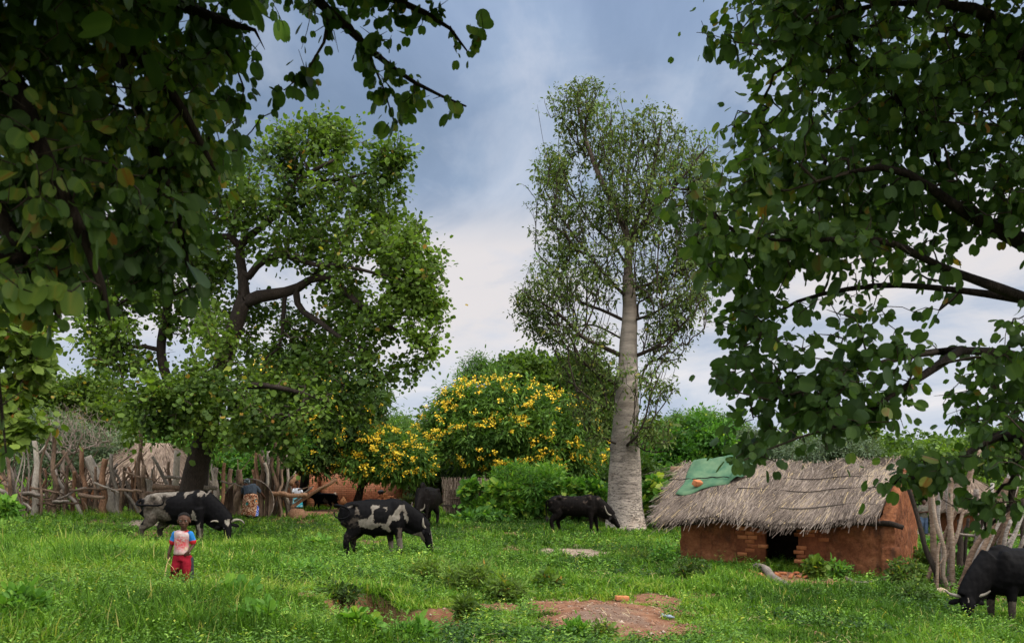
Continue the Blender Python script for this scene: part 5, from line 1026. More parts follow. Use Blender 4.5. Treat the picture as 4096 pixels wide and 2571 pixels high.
# things lying in front of the hut
pole(None, 'log', [ground_at(755, 570)+[0, 0, .10], ground_at(766, 573)+[0, 0, .09], ground_at(775, 582)+[0, 0, .06], ground_at(788, 589)+[0, 0, .06]], [.07, .09, .08, .085], rough=.25, loc=ground_at(770, 578)); tag(bpy.data.objects['log'], 'crooked pale log lying before the doorway of the hut', 'log')
o = pole(None, 'log', [ground_at(842, 577)+[0, 0, .05], ground_at(856, 585)+[0, 0, .05], ground_at(875, 584)+[0, 0, .06], ground_at(892, 581)+[0, 0, .09]], [.03, .045, .05, .06], rough=.2, loc=ground_at(866, 583)); tag(o, 'thin grey log in the grass below the right corner of the hut', 'log')
for i, (px, py) in enumerate([(768, 574), (778, 576), (783, 574), (791, 577), (799, 577), (806, 578), (762, 576), (796, 574), (812, 577), (773, 578), (745, 577), (736, 575), (753, 573)]):
    brick(ground_at(px, py)+[0, 0, .03], rng.uniform(0, 3), rng.uniform(.45, .9), (rng.normal(0, .3), rng.normal(0, .3)), name='brick_fragment', label='broken orange brick fragment in the rubble at the hut doorway', cat='brick piece', group='brick rubble at the hut doorway')
g_ = ground_at(622, 600); brick(g_+[0, 0, .045], .25, 1.0, (.05, .05), label='single red brick lying on the bare clay in the foreground')
M_ROCK = m_plain('sandstone', (.22, .15, .10), (.45, .35, .26), 6, .95, .6, .1, .03)
def rock(px, py, s, label, name='stone', mat=None, cat='stone'):
    p = ground_at(px, py); mb = MB(); sphere(mb, (0, 0, s[2]*.6), s, 14, 10); t = build_local(mb, name, mat or M_ROCK, None); t.location = tuple(p)
    V = np.array([v.co for v in t.data.vertices]); V *= (1+.7*(fbm(V[:, 0]*5+px, V[:, 1]*5, V[:, 2]*5, 3, 3)-.5))[:, None]; t.data.vertices.foreach_set('co', V.astype(np.float32).ravel()); return tag(t, label, cat)
rock(941, 594, (.14, .10, .09), 'pale sandstone lump lying in front of the leaning poles'); rock(954, 583, (.13, .10, .07), 'smaller sandstone half hidden at the foot of the leaning poles'); rock(864, 574, (.16, .10, .08), 'reddish clod of earth in the grass at the hut corner', 'clod', M_MUD, 'clod')
# crushed bottle on the clay
p = ground_at(667, 618); mb = MB(); m_b = m_plain('dull_plastic', (.16, .20, .26), (.34, .38, .44), 30, .35, .3, .5, .01)
loft(mb, [(-.11, 0, .035), (-.10, 0, .035), (-.03, .01, .03), (.03, -.005, .034), (.07, 0, .033), (.10, 0, .032), (.12, 0, .032), (.135, 0, .032)], [.02, .034, .026, .036, .030, .014, .012, .010], [.02, .03, .018, .026, .028, .014, .012, .010], seg=12)
o = build_local(mb, 'plastic_bottle', m_b, None); o.location = tuple(p); o.rotation_euler = (0, 0, -.9); tag(o, 'crushed grey plastic bottle on the bare clay patch', 'bottle')

# ---------------------------------------------------------------- thatched houses further off
def far_house(px0, px1, Y, wall_h, roof_h, label, dp=3.2, seed=0, over=.45, hip=.9, wmat=None, door=True):
    a = on(px0, Y); b = on(px1, Y); w_ = b[0]-a[0]; z = min(a[2], b[2]); c = np.array([(a[0]+b[0])/2, Y+dp/2, z]); t = empty('thatched_house', c, label, 'house'); r = np.random.default_rng(seed)
    mb = MB(); x0, x1, y0, y1 = -w_/2, w_/2, -dp/2, dp/2
    dw = .35
    box(mb, ((x0-dw)/2-.0, y0+.1, wall_h/2-.1), (abs(x0+dw), .2, wall_h+.2)); box(mb, ((x1+dw)/2, y0+.1, wall_h/2-.1), (abs(x1-dw), .2, wall_h+.2)); box(mb, (0, y0+.1, wall_h-.1), (2*dw+.02, .19, .2)); box(mb, (0, y1-.1, wall_h/2-.1), (w_, .2, wall_h+.2)); box(mb, (x0+.1, 0, wall_h/2-.1), (.2, dp-.4, wall_h+.2)); box(mb, (x1-.1, 0, wall_h/2-.1), (.2, dp-.4, wall_h+.2))
    build_local(mb, 'wall', wmat or M_BRICKW, t, False)
    if door: mb = MB(); box(mb, (0, y0+.13, wall_h/2-.15), (2*dw-.02, .06, wall_h-.15)); build_local(mb, 'door', m_plain('old_door', (.02, .014, .01), (.05, .035, .025), 5), t, False)
    mb = MB(); n_ = 3600; C_ = []
    # hipped roof: strands run down each slope
    X0, X1, Y0, Y1 = x0-over, x1+over, y0-over, y1+over; ez = wall_h-.18; rz_ = wall_h+roof_h; hx = hip
    faces = [((X0, Y0), (X1, Y0), (x0+hx, 0), (x1-hx, 0)), ((X1, Y1), (X0, Y1), (x1-hx, 0), (x0+hx, 0)), ((X0, Y1), (X0, Y0), (x0+hx, 0), (x0+hx, 0)), ((X1, Y0), (X1, Y1), (x1-hx, 0), (x1-hx, 0))]
    for e0, e1, r0, r1 in faces:
        V = np.array([[*e0, ez], [*e1, ez], [*r1, rz_], [*r0, rz_]]); mb.add(np.concatenate([V, V-[0, 0, .14]]), [np.array([[0, 1, 2, 3]]), np.array([[7, 6, 5, 4]]), np.array([[0, 4, 5, 1]])], .2)
        u = r.random(n_); v0 = r.random(n_); v1 = v0+r.uniform(.1, .3, n_); E = V[0]+(V[1]-V[0])*u[:, None]; R_ = V[3]+(V[2]-V[3])*u[:, None]
        nn = nrm(np.cross(V[1]-V[0], V[3]-V[0])); nn = nn*(1 if nn[2] > 0 else -1)
        A = R_+(E-R_)*v0[:, None]+nn*.05; B = R_+(E-R_)*np.minimum(v1, 1.06)[:, None]+nn*.02+r.normal(0, .05, (n_, 3)); S = nrm(V[1]-V[0])*.012
        VV = np.stack([A-S, A+S, B+S, B-S], 1).reshape(-1, 3); mb.add(VV, (np.arange(n_)[:, None]*4+np.arange(4)), np.repeat(np.clip(.5+r.normal(0, .2, n_), 0, .95), 4))
    build_local(mb, 'roof', M_STRAWB, t, False); return t
M_STRAWB = m_tint('brown_straw', [(.0, (.05, .034, .025)), (.35, (.13, .092, .068)), (.65, (.23, .17, .13)), (1, (.34, .26, .18))], .9, 3, .25, .2, .1, .01)
def m_brickwall(name='brick_wall', sc=1.0):
    m, n = newmat(name); tc = n('ShaderNodeTexCoord'); o = tc.outputs['Object']; sp = n('ShaderNodeSeparateXYZ', {0: o}); u = n.math('ADD', sp.outputs[0], sp.outputs[1])
    j = n.noise(o, 3, 3); v = n('ShaderNodeCombineXYZ', {0: n.math('ADD', u, n.math('MULTIPLY', j, .05)), 1: n.math('ADD', sp.outputs[2], n.math('MULTIPLY', j, .02)), 2: 0.0})
    br = n('ShaderNodeTexBrick', {'Vector': v.outputs[0], 'Color1': (.36, .135, .07, 1), 'Color2': (.50, .215, .115, 1), 'Mortar': (.17, .075, .045, 1), 'Scale': 1.0, 'Mortar Size': .011, 'Mortar Smooth': .3, 'Bias': 0.0, 'Brick Width': .25*sc, 'Row Height': .088*sc}, offset=.5)
    nz = n.noise(o, 1.3, 5, .6); col = n.mix(n.ramp(nz, [(.45, 0.0), (.75, .55)]), br.outputs[0], (.42, .24, .15)); nb = n.noise(o, 30, 4, .7)
    h = n.math('SUBTRACT', n.math('MULTIPLY', nb, .4), br.outputs[1]); fin(n, n.mix(n.ramp(nb, [(.3, .35), (.6, 0.0)]), col, (.18, .07, .04)), .95, h.outputs[0], .7, .02, .08); return m
M_BRICKW = m_brickwall()
far_house(88, 176, 34, 1.25, 1.35, 'thatched brick house seen between the stakes of the cattle pen', 3.6, 1, hip=1.0)
far_house(962, 1010, 42, 1.5, 1.3, 'small thatched house seen through the leaning poles', 3.0, 2, hip=1.0, wmat=M_MUD)
# long brick wall
def wall_between(p0, p1, Y0, Y1, h, label):
    a, b = on(p0, Y0), on(p1, Y1); d = b-a; L_ = math.hypot(d[0], d[1]); ang = math.atan2(d[1], d[0]); t = empty('brick_wall', a, label, 'wall', None, ang)
    mb = MB(); n_ = 24
    for i in range(n_):
        x0, x1 = L_*i/n_, L_*(i+1)/n_; xm = (x0+x1)/2; z = gz(a[0]+d[0]*xm/L_, a[1]+d[1]*xm/L_)-a[2]
    zz = [gz(a[0]+d[0]*k/n_, a[1]+d[1]*k/n_)-a[2] for k in range(n_+1)]; zt = [h+.02*rng.normal()+zz[k]*.6 for k in range(n_+1)]
    V = []
    for k in range(n_+1):
        x = L_*k/n_; V += [[x, 0, zz[k]-.4], [x, .22, zz[k]-.4], [x, .22, zt[k]], [x, 0, zt[k]]]
    fs = [[4*k+q, 4*(k+1)+q, 4*(k+1)+(q+1) % 4, 4*k+(q+1) % 4] for k in range(n_) for q in range(4)]
    mb.add(V, [np.array(fs), np.array([[3, 2, 1, 0], [4*n_, 4*n_+1, 4*n_+2, 4*n_+3]])]); build_local(mb, 'wall', M_BRICKW, t, False)
    for x in (.02*L_, .115*L_, .16*L_, .98*L_):
        mb = MB(); box(mb, (x, -.10, h*.5-.15+zz[int(x/L_*n_)]), (.36, .2, h+.25)); build_local(mb, 'pier', M_BRICKW, t, False)
    return t
wall_between(268, 548, 39.5, 51, 1.95, 'long low wall of orange bricks behind the small flowering tree')
# heap of stacked bricks
p = on(388, 41); k = 0
for lay, (n_, x0) in enumerate([(6, -.62), (6, -.60), (5, -.52), (4, -.36), (3, -.28), (1, -.1)]):
    for i in range(n_):
        for dd in (0, 1) if lay < 3 else (0,):
            brick(p+np.array([x0+i*.235+rng.normal(0, .02), dd*.2+rng.normal(0, .02), .05+lay*.102]), rng.normal(0, .15)+(1.57 if (i+lay) % 3 == 0 else 0), 1.05, (0, 0), label='orange brick in the '+('bottom', 'second', 'third', 'fourth', 'fifth', 'topmost')[lay]+' course of the rough stack behind the patched bull', group='bricks stacked behind the patched bull', size=(.23, .13, .095))
mb = MB(); q = p+np.array([-.32, 0, .70]); r = np.random.default_rng(5)
sphere(mb, (0, 0, 0), (.16, .13, .10), 12, 8); o = build_local(mb, 'bundle', m_plain('black_rag', (.01, .01, .012), (.05, .05, .055), 12, .8, .8), None); V = np.array([v.co for v in o.data.vertices]); V *= (1+1.0*(fbm(V[:, 0]*12, V[:, 1]*12, V[:, 2]*12, 3)-.5))[:, None]; o.data.vertices.foreach_set('co', V.astype(np.float32).ravel()); o.location = tuple(q-[0, 0, .02]); tag(o, 'dark crumpled bundle lying on top of the brick stack', 'bundle')
# ---------------------------------------------------------------- cattle pen of stakes
pen = empty('cattle_pen', on(100, 27.5), 'rough cattle pen of crooked grey stakes and logs round the leaning tree', 'fence')
M_STK = [M_POLE, m_wood('brown_pole', (.05, .032, .022), (.13, .085, .058), (.26, .185, .13), (4, 4, 1), .8, 9), m_wood('weathered_pole', (.10, .085, .07), (.25, .21, .17), (.42, .37, .31), (4, 4, 1), .8, 9), m_wood('reddish_pole', (.09, .045, .025), (.22, .12, .07), (.40, .26, .16), (4, 4, 1), .8, 9)]
def stake(x0, y0, x1, y1, wpx, Y, mat=None, t=pen, name='stake', seed=None, rail=False, lean=None, fork=False, tip=.75, wob=.022):
    """a stake seen from picture point (x0,y0) at the foot to (x1,y1) at the top, wpx wide"""
    sd = int(x0*7+y1*3) if seed is None else seed; r = np.random.default_rng(abs(sd)+3); rad = max(wpx*.5*Y/F, .018)
    a = Wp(x0, y0, Y); b = Wp(x1, y1, Y+(r.normal(0, .12) if lean is None else lean))
    if not rail:
        z = gz(a[0], a[1]); d = (b-a)/max(b[2]-a[2], .05); a = a+d*(z-.12-a[2])
    L_ = np.linalg.norm(b-a); k = 5; P = [a+(b-a)*i/k+(r.normal(0, wob*L_, 3) if 0 < i < k else 0) for i in range(k+1)]
    P = cr(P, 3); R0 = np.linspace(rad*1.05, rad*tip, len(P)); mb = MB(); tube(mb, P, R0, 9, r.uniform(.3, .75), rough=.22, seed=sd % 89)
    if fork or r.random() < .25 and not rail and rad > .03:
        j = int(len(P)*r.uniform(.55, .85)); v = nrm(np.array([r.choice([-1, 1])*.8, r.normal(0, .3), 1.])); l = L_*r.uniform(.12, .25); tube(mb, [P[j], P[j]+v*l*.5, P[j]+v*l+[0, 0, .1*l]], [R0[j]*.6, R0[j]*.5, R0[j]*.35], 6, .5, rough=.2, seed=sd % 13)
    return mb.build(name, mat or M_STK[r.integers(0, 4)], t, smooth=True)
q1 = lambda x, y: (x/8.064, 412.5+y/8.064)
left = [(900, 760, 700, 350, 92, 2), (1110, 800, 900, 450, 26, 0), (640, 800, 350, 290, 30, 0), (745, 800, 505, 300, 42, 1), (190, 820, 20, 250, 32, 0), (210, 800, 0, 430, 26, 1), (270, 600, 275, 210, 52, 2), (330, 780, 365, 10, 20, 1),
 (440, 800, 440, 170, 38, 1), (220, 600, 215, 200, 14, 0), (160, 560, 150, 200, 12, 0), (180, 540, 185, 240, 10, 0), (700, 800, 660, 280, 42, 3), (850, 780, 850, 370, 56, 3), (940, 700, 900, 330, 34, 0), (1050, 700, 1010, 440, 34, 0),
 (1130, 700, 1130, 140, 36, 1), (1250, 650, 1120, 240, 22, 1), (1390, 650, 1230, 350, 34, 2), (1205, 650, 1190, 520, 64, 2), (1160, 650, 1160, 420, 46, 1), (1100, 620, 1090, 370, 18, 3), (1430, 640, 1430, 300, 62, 2), (1360, 600, 1360, 390, 30, 1),
 (1740, 720, 1740, 440, 54, 2), (1710, 560, 1712, 380, 18, 2), (1800, 720, 1810, 400, 32, 3), (1860, 720, 1862, 450, 46, 1), (1925, 700, 1927, 455, 62, 1), (1690, 600, 1685, 360, 22, 0), (380, 800, 460, 500, 26, 1), (90, 700, 60, 330, 30, 1), (520, 800, 540, 420, 30, 1), (590, 780, 600, 470, 36, 3), (800, 780, 770, 430, 28, 1), (985, 760, 1000, 430, 26, 1)]
for i, (a, b, c, d, w_, m_) in enumerate(left):
    x0, y0 = q1(a, b); x1, y1 = q1(c, d); stake(x0, y0, x1, y1, w_/8.064, 27.3+(a/8.064)*.010+(.35 if i % 3 == 0 else -.1)-(.6 if a < 500 else 0), M_STK[m_])
r = np.random.default_rng(17)
for i in range(46):      # crowded thinner stakes between them
    px = r.uniform(2, 236); 
    if 172 < px < 206: continue
    h = r.uniform(18, 50); stake(px, 512, px+r.normal(-2, 9), 512-h, r.uniform(1.8, 4.6), 27.6+px*.012+r.uniform(-.3, .9), M_STK[r.choice([0, 1, 1, 3])], tip=.6)
for x0, y0, x1, y1, w_ in [(0, 620, 250, 780, 30), (110, 650, 360, 662, 34), (430, 715, 560, 710, 24), (640, 660, 840, 682, 34), (1230, 590, 1480, 604, 52), (1330, 515, 1475, 522, 28), (1640, 600, 1745, 606, 44), (20, 560, 230, 700, 20), (250, 600, 480, 640, 20), (460, 690, 700, 600, 18), (900, 620, 1150, 632, 24), (1180, 640, 1420, 630, 26), (60, 655, 420, 690, 18), (300, 740, 640, 720, 20), (1000, 470, 1320, 560, 14), (760, 560, 960, 640, 16), (1780, 545, 1960, 595, 14), (560, 620, 860, 610, 20)]:
    a = q1(x0, y0); b = q1(x1, y1); stake(*a, *b, w_/8.064, 27.1, M_STK[r.choice([0, 1, 2])], name='rail', rail=True)
mb = MB()
for i in range(150):     # brushwood woven through it
    px = r.uniform(-6, 240)
    if 176 < px < 202: continue
    Y = 27.7+px*.012+r.uniform(-.5, 1.0); a = on(px, Y); L_ = r.uniform(.5, 2.1); an = r.normal(0, .75); d = np.array([math.sin(an), r.normal(0, .25), math.cos(an)]); a[2] += r.uniform(0, .9) if abs(an) > .6 else 0
    P = [a, a+d*L_*.5+r.normal(0, .05, 3), a+d*L_+r.normal(0, .06, 3)]; tube(mb, cr(P, 3), np.linspace(r.uniform(.016, .034), .010, 7), 5, r.uniform(.1, .8), rough=.2, seed=i)
o = mb.build('brushwood', M_STK[1], pen, smooth=True); o['kind'] = 'stuff'
# entrance posts at the right end of the pen
q3 = lambda x, y: (225+x/15.12, 425+y/15.12)
gate = empty('pen_entrance', on(272, 30.3), 'tall grey posts and heavy rail at the right end of the cattle pen', 'fence')
for a, b, c, d, w_, m_ in [(445, 1250, 440, 660, 112, 3), (545, 1300, 530, 430, 84, 1), (625, 1250, 600, 560, 64, 2), (700, 760, 560, 20, 60, 2), (575, 520, 520, 10, 44, 2), (765, 1300, 748, 60, 62, 1), (800, 1310, 800, 330, 60, 1), (935, 1330, 830, 600, 54, 0), (985, 1340, 920, 400, 52, 2), (690, 1200, 650, 560, 34, 2), (880, 1300, 880, 380, 40, 1), (1000, 1280, 1002, 830, 40, 0), (850, 1300, 860, 520, 44, 1), (490, 1300, 470, 380, 60, 3), (735, 1300, 700, 700, 50, 1)]:
    x0, y0 = q3(a, b); x1, y1 = q3(c, d); stake(x0, y0, x1, y1, w_/15.12, 30.4+rng.normal(0, .12), M_STK[m_], t=gate, name='post')
for a, b, c, d, w_, m_ in [(600, 1015, 1240, 1045, 84, 3), (1000, 1240, 1690, 815, 56, 3), (1050, 1140, 1320, 930, 34, 2), (1100, 972, 1345, 908, 22, 1), (1000, 880, 1085, 745, 74, 3)]:
    x0, y0 = q3(a, b); x1, y1 = q3(c, d); stake(x0, y0, x1, y1, w_/15.12, 30.1, M_STK[m_], t=gate, name='rail', rail=True, fork=(a == 1000 and b == 1240))
p = on(297, 30); mb = MB(); tube(mb, [p-[0, 0, .1], p+[0, 0, .18], p+[.02, 0, .34]], [.34, .28, .2], 12, .5, rough=.25); o = mb.build('stump', M_STK[3], None, smooth=True, loc=p); tag(o, 'broad brown tree stump at the right end of the cattle pen', 'stump')
# round plank door leaning in the entrance
c = Wp(248.5, 511, 29.75); c[2] = gz(c[0], c[1])+.42; rd = 24.5*29.75/F; t = empty('round_door', c, 'large round door of brown planks leaning in the entrance of the pen', 'door'); t.rotation_euler = (R(-12), 0, R(4))
M_PLK = m_wood('old_plank', (.05, .032, .022), (.13, .085, .058), (.24, .175, .13), (6, 6, .8), .6, 8); n_ = 11; w_ = 2*rd/n_
for i in range(n_):
    x0 = -rd+i*w_+.008; x1 = x0+w_-.016; k = 6; xs_ = np.linspace(x0, x1, k); h = np.sqrt(np.maximum(rd**2-xs_**2, .0001)); V = []
    for yy in (-.02, .02): V += [[x, yy, z] for x, z in zip(xs_, -h)]+[[x, yy, z] for x, z in zip(xs_[::-1], h[::-1])]
    V = np.array(V)+[0, rng.normal(0, .006), 0]; m2 = 2*k; mb = MB(); mb.add(V, [np.array([list(range(m2))]), np.array([list(range(2*m2-1, m2-1, -1))]), np.array([[j, m2+j, m2+(j+1) % m2, (j+1) % m2] for j in range(m2)])[:, ::-1]], rng.uniform(.2, .8)); build_local(mb, 'plank', M_PLK, t, False)
mb = MB(); th = np.linspace(0, 2*np.pi, 49); tube(mb, np.stack([np.cos(th)*(rd+.01), np.zeros(49), np.sin(th)*(rd+.01)], 1), .022, 6, .4, rough=.2); build_local(mb, 'rim', M_POLE, t)
# ---------------------------------------------------------------- leaning poles at the right edge
rp = empty('pole_fence', on(985, 18.5), 'fence of tall pale peeling poles leaning together at the right edge', 'fence')
M_BIR = m_wood('peeling_pole', (.07, .052, .042), (.24, .205, .18), (.42, .385, .355), (2, 2, 7), .6, 5); M_BIB = m_wood('brown_peeling_pole', (.07, .042, .028), (.17, .115, .08), (.31, .25, .20), (2, 2, 5), .7, 5)
q4 = lambda x, y: (749+x/6.567, 412.5+y/6.567)
for a, b, c, d, w_, m_, dy in [(1222, 920, 1192, 480, 46, 1, 0), (1272, 1050, 1250, 380, 27, 0, .3), (1300, 1060, 1195, 440, 30, 1, -.2), (1332, 1090, 1343, 330, 38, 1, .1), (1235, 1080, 1250, 850, 22, 1, -.3), (1310, 1000, 1310, 300, 26, 0, .5), (1290, 900, 1400, 250, 28, 1, .4),
  (1392, 1110, 1700, 430, 40, 1, -.4), (1420, 1140, 1790, 320, 38, 1, -.6), (1470, 960, 1620, 560, 34, 0, .2), (1500, 960, 1740, 330, 34, 0, 0), (1535, 950, 1780, 400, 36, 0, -.2), (1560, 960, 1700, 640, 36, 1, .3), (1600, 940, 1730, 600, 34, 1, -.1), (1640, 930, 1770, 440, 34, 1, .2), (1660, 960, 1720, 700, 34, 0, -.3), (1700, 930, 1806, 640, 32, 0, 0), (1755, 930, 1830, 760, 30, 0, .3), (1645, 800, 1628, 560, 42, 0, .8), (1500, 860, 1492, 500, 42, 0, .9), (1560, 900, 1600, 460, 30, 0, .6), (1790, 960, 1800, 560, 40, 2, .4), (1385, 930, 1384, 700, 44, 2, 1.6), (1420, 930, 1440, 690, 26, 2, 1.6), (1190, 970, 1040, 470, 36, 2, -.1), (1355, 620, 1500, 250, 30, 1, .5), (1440, 500, 1520, 240, 26, 1, .5)]:
    x0, y0 = q4(a, b); x1, y1 = q4(c, d); stake(x0, y0, x1, y1, w_/6.567, 18.6+dy, (M_BIR, M_BIB, M_BARKD)[m_], t=rp, name='pole', lean=.1, wob=.009)
a = q4(1355, 793); b = q4(1830, 806); stake(*a, *b, 18/6.567, 19.5, M_POLE, t=rp, name='rail', rail=True)
# ---------------------------------------------------------------- reed fence of the garden behind
rf = empty('reed_fence', on(520, 35), 'low grey-brown reed fence round the garden plot behind the cattle', 'fence')
M_REED = m_tint('reed', [(.0, (.05, .035, .025)), (.35, (.14, .10, .075)), (.7, (.26, .20, .16)), (1, (.38, .30, .22))], .9, 3, .2, .2, .1, .01)
def reeds(px0, px1, Y0, Y1, h, n_, seed, tn=.5):
    r = np.random.default_rng(seed); mb = MB()
    for i in range(n_):
        u = (i+r.random())/n_; p = on(px0+(px1-px0)*u, Y0+(Y1-Y0)*u)+np.array([0, r.normal(0, .03), -.03]); hh = h*r.uniform(.82, 1.12)*(1.12 if r.random() < .05 else 1); tube(mb, [p, p+[r.normal(0, .03), 0, hh*.5], p+[r.normal(0, .06), r.normal(0, .04), hh]], r.uniform(.008, .016), 4, np.clip(tn+r.normal(0, .2), 0, 1), cap=False)
    for k in (.35, .7):
        P = [on(px0+(px1-px0)*u, Y0+(Y1-Y0)*u-.05)+np.array([0, 0, h*k]) for u in np.linspace(0, 1, 8)]; tube(mb, P, .022, 5, .2, rough=.2)
    o = mb.build('reed_panel', M_REED, rf); o['kind'] = 'stuff'; return o
reeds(443, 497, 36.2, 36.6, 1.32, 420, 1, .62); reeds(446, 503, 34.6, 34.4, .95, 420, 2, .35); reeds(503, 560, 34.4, 34.2, .95, 380, 3, .4); reeds(560, 612, 34.2, 34.0, .9, 330, 4, .4); reeds(648, 672, 33.5, 33, 1.0, 170, 5, .45)
P = [on(441, 34.2)+[0, 0, .42], on(470, 34.1)+[0, 0, .40], on(500, 34)+[0, 0, .36]]; pole(rf, 'rail', P, .035, M_BARKD)
# ---------------------------------------------------------------- garden and pasture plants
def bush(name, label, cat, blobs, Y, natt, per, size, kind, mat, seed, tints=(.5, .45, .12, .02), group=None, droop=.1, nj=.7, tip=.005, spread=.10, noise=2.0, thr=.25, stems=5, step=.2):
    r = np.random.default_rng(seed); x0 = np.mean([q[0] for q in blobs]); Yb = np.mean([q[4] if len(q) > 4 else Y for q in blobs]); b = on(x0, Yb); limbs = []
    for k in range(stems):
        q = blobs[k % len(blobs)]; c = Wp(q[0]+r.uniform(-.5, .5)*q[2], q[1], q[4] if len(q) > 4 else Y); f = np.array([b[0]+(c[0]-b[0])*.75, b[1], 0]); f[2] = gz(f[0], f[1])-.03; limbs.append((np.array([f, f*.5+c*.5+[0, 0, .02], c]), np.array([.014, .011, .007])*max(1, Y/20)))
    t = empty(name, b, label, cat, group); att = ell_pts(blobs, natt, r, noise, thr, Y); N, par, rad, tips, kids, fix = grow(limbs, att, r, step, tip, .1)
    mb = MB(); wood(mb, N, par, rad, fix, rough=0, sides=(6, 4, 3, 3)); o = mb.build('stems', M_TWIG, t); o['kind'] = 'stuff'
    mb = MB(); twig_leaves(mb, N, par, rad, tips, r, per, size, kind, tints, spread, droop, nj=nj, back=1); mb.build('foliage', mat, t); return t
bush('leafy_bush', 'big fresh green leafy bush rising behind the reed fence', 'bush', [(530, 478, 34, 12, 34.6, 1.0), (515, 475, 22, 12, 34.6, .9), (548, 476, 22, 11, 34.6, .9), (530, 490, 40, 12, 34, .9)], 34.5, 560, 15, .17, 'lance', M_LBRT, 501, (.58, .45, .12, .02), tip=.006, spread=.16)
bush('climbing_vine', 'pumpkin vine with round green and yellow leaves covering the reed fence', 'vine', [(505, 495, 22, 14, 33.9, .4), (480, 505, 20, 7, 33.8, .3), (545, 498, 20, 12, 33.8, .4), (575, 488, 24, 9, 33.8, .5), (598, 492, 14, 12, 33.7, .4), (520, 507, 40, 6, 33.6, .4), (470, 490, 9, 10, 33.9, .3), (585, 505, 30, 8, 33.5, .4)], 33.8, 640, 9, .15, 'round', M_LBRT, 502, (.46, .6, .18, .12), stems=10)
bush('climbing_vine', 'yellowing vine on the fence right of the pale trunk', 'vine', [(657, 488, 10, 12, 33, .4), (662, 505, 12, 12, 32.6, .4), (650, 500, 8, 14, 33, .4), (668, 495, 8, 10, 32, .3)], 32.8, 170, 9, .17, 'round', M_LBRT, 503, (.55, .5, .14, .22), stems=5)
def maize(px, Y, h, label, seed, n_=11):
    r = np.random.default_rng(seed); b = on(px, Y); t = empty('maize_plant', b, label, 'maize plant', 'maize plants in the garden plot'); mb = MB(); tube(mb, [b, b+[.02, 0, h*.5], b+[0, 0, h]], [.018, .015, .006], 5, .5); mb.build('stem', M_LBRT, t)
    for i in range(n_):
        z = h*(.2+.7*i/n_); a = r.uniform(0, 6.28); d = np.array([math.cos(a), math.sin(a)*.6, 0]); L_ = h*r.uniform(.38, .6); u = np.linspace(0, 1, 8); P = b+[0, 0, z]+d*(u*L_*.75)[:, None]+np.array([0, 0, 1.])*(L_*(.9*u-1.25*u*u))[:, None]; w_ = .045*np.sin(np.pi*np.clip(u*.9+.1, 0, 1))+.003; s = np.array([-d[1], d[0], 0]); s = s/np.linalg.norm(s)
        V = np.stack([P-s*w_[:, None], P+[0, 0, -.012], P+s*w_[:, None]], 1).reshape(-1, 3); k = np.arange(7)[:, None]*3; mb = MB(); mb.add(V, np.concatenate([k+np.array([0, 1, 4, 3]), k+np.array([1, 2, 5, 4])]), r.uniform(.5, .8)); mb.build('leaf', M_LBRT, t)
maize(484, 35.4, 1.75, 'tall maize plant standing up beside the grey reed panel', 1); maize(494, 35.8, 1.5, 'shorter maize plant just right of the tallest one', 2); maize(572, 35.2, 1.35, 'maize plant at the left end of the row by the pale trunk', 3); maize(583, 35.0, 1.1, 'middle maize plant of the row by the pale trunk', 4); maize(592, 34.8, 1.0, 'smallest maize plant, next to the pale trunk', 5)
# agave
b = on(408, 43); t = empty('agave', b, 'spiky grey-green agave rosette on the far lawn near the brick wall', 'plant'); r = np.random.default_rng(2); mb = MB(); n_ = 46; a = r.uniform(0, 6.28, n_); e = r.uniform(.15, 1.4, n_)
leaves(mb, np.repeat((b+[0, 0, .05])[None], n_, 0), np.stack([np.cos(a)*np.cos(e), np.sin(a)*np.cos(e), np.sin(e)], 1), .62, r.uniform(.3, .7, n_), 'lance', r, (0, 0, 1), .2); o = mb.build('leaves', M_LGREY, t); o['kind'] = 'stuff'
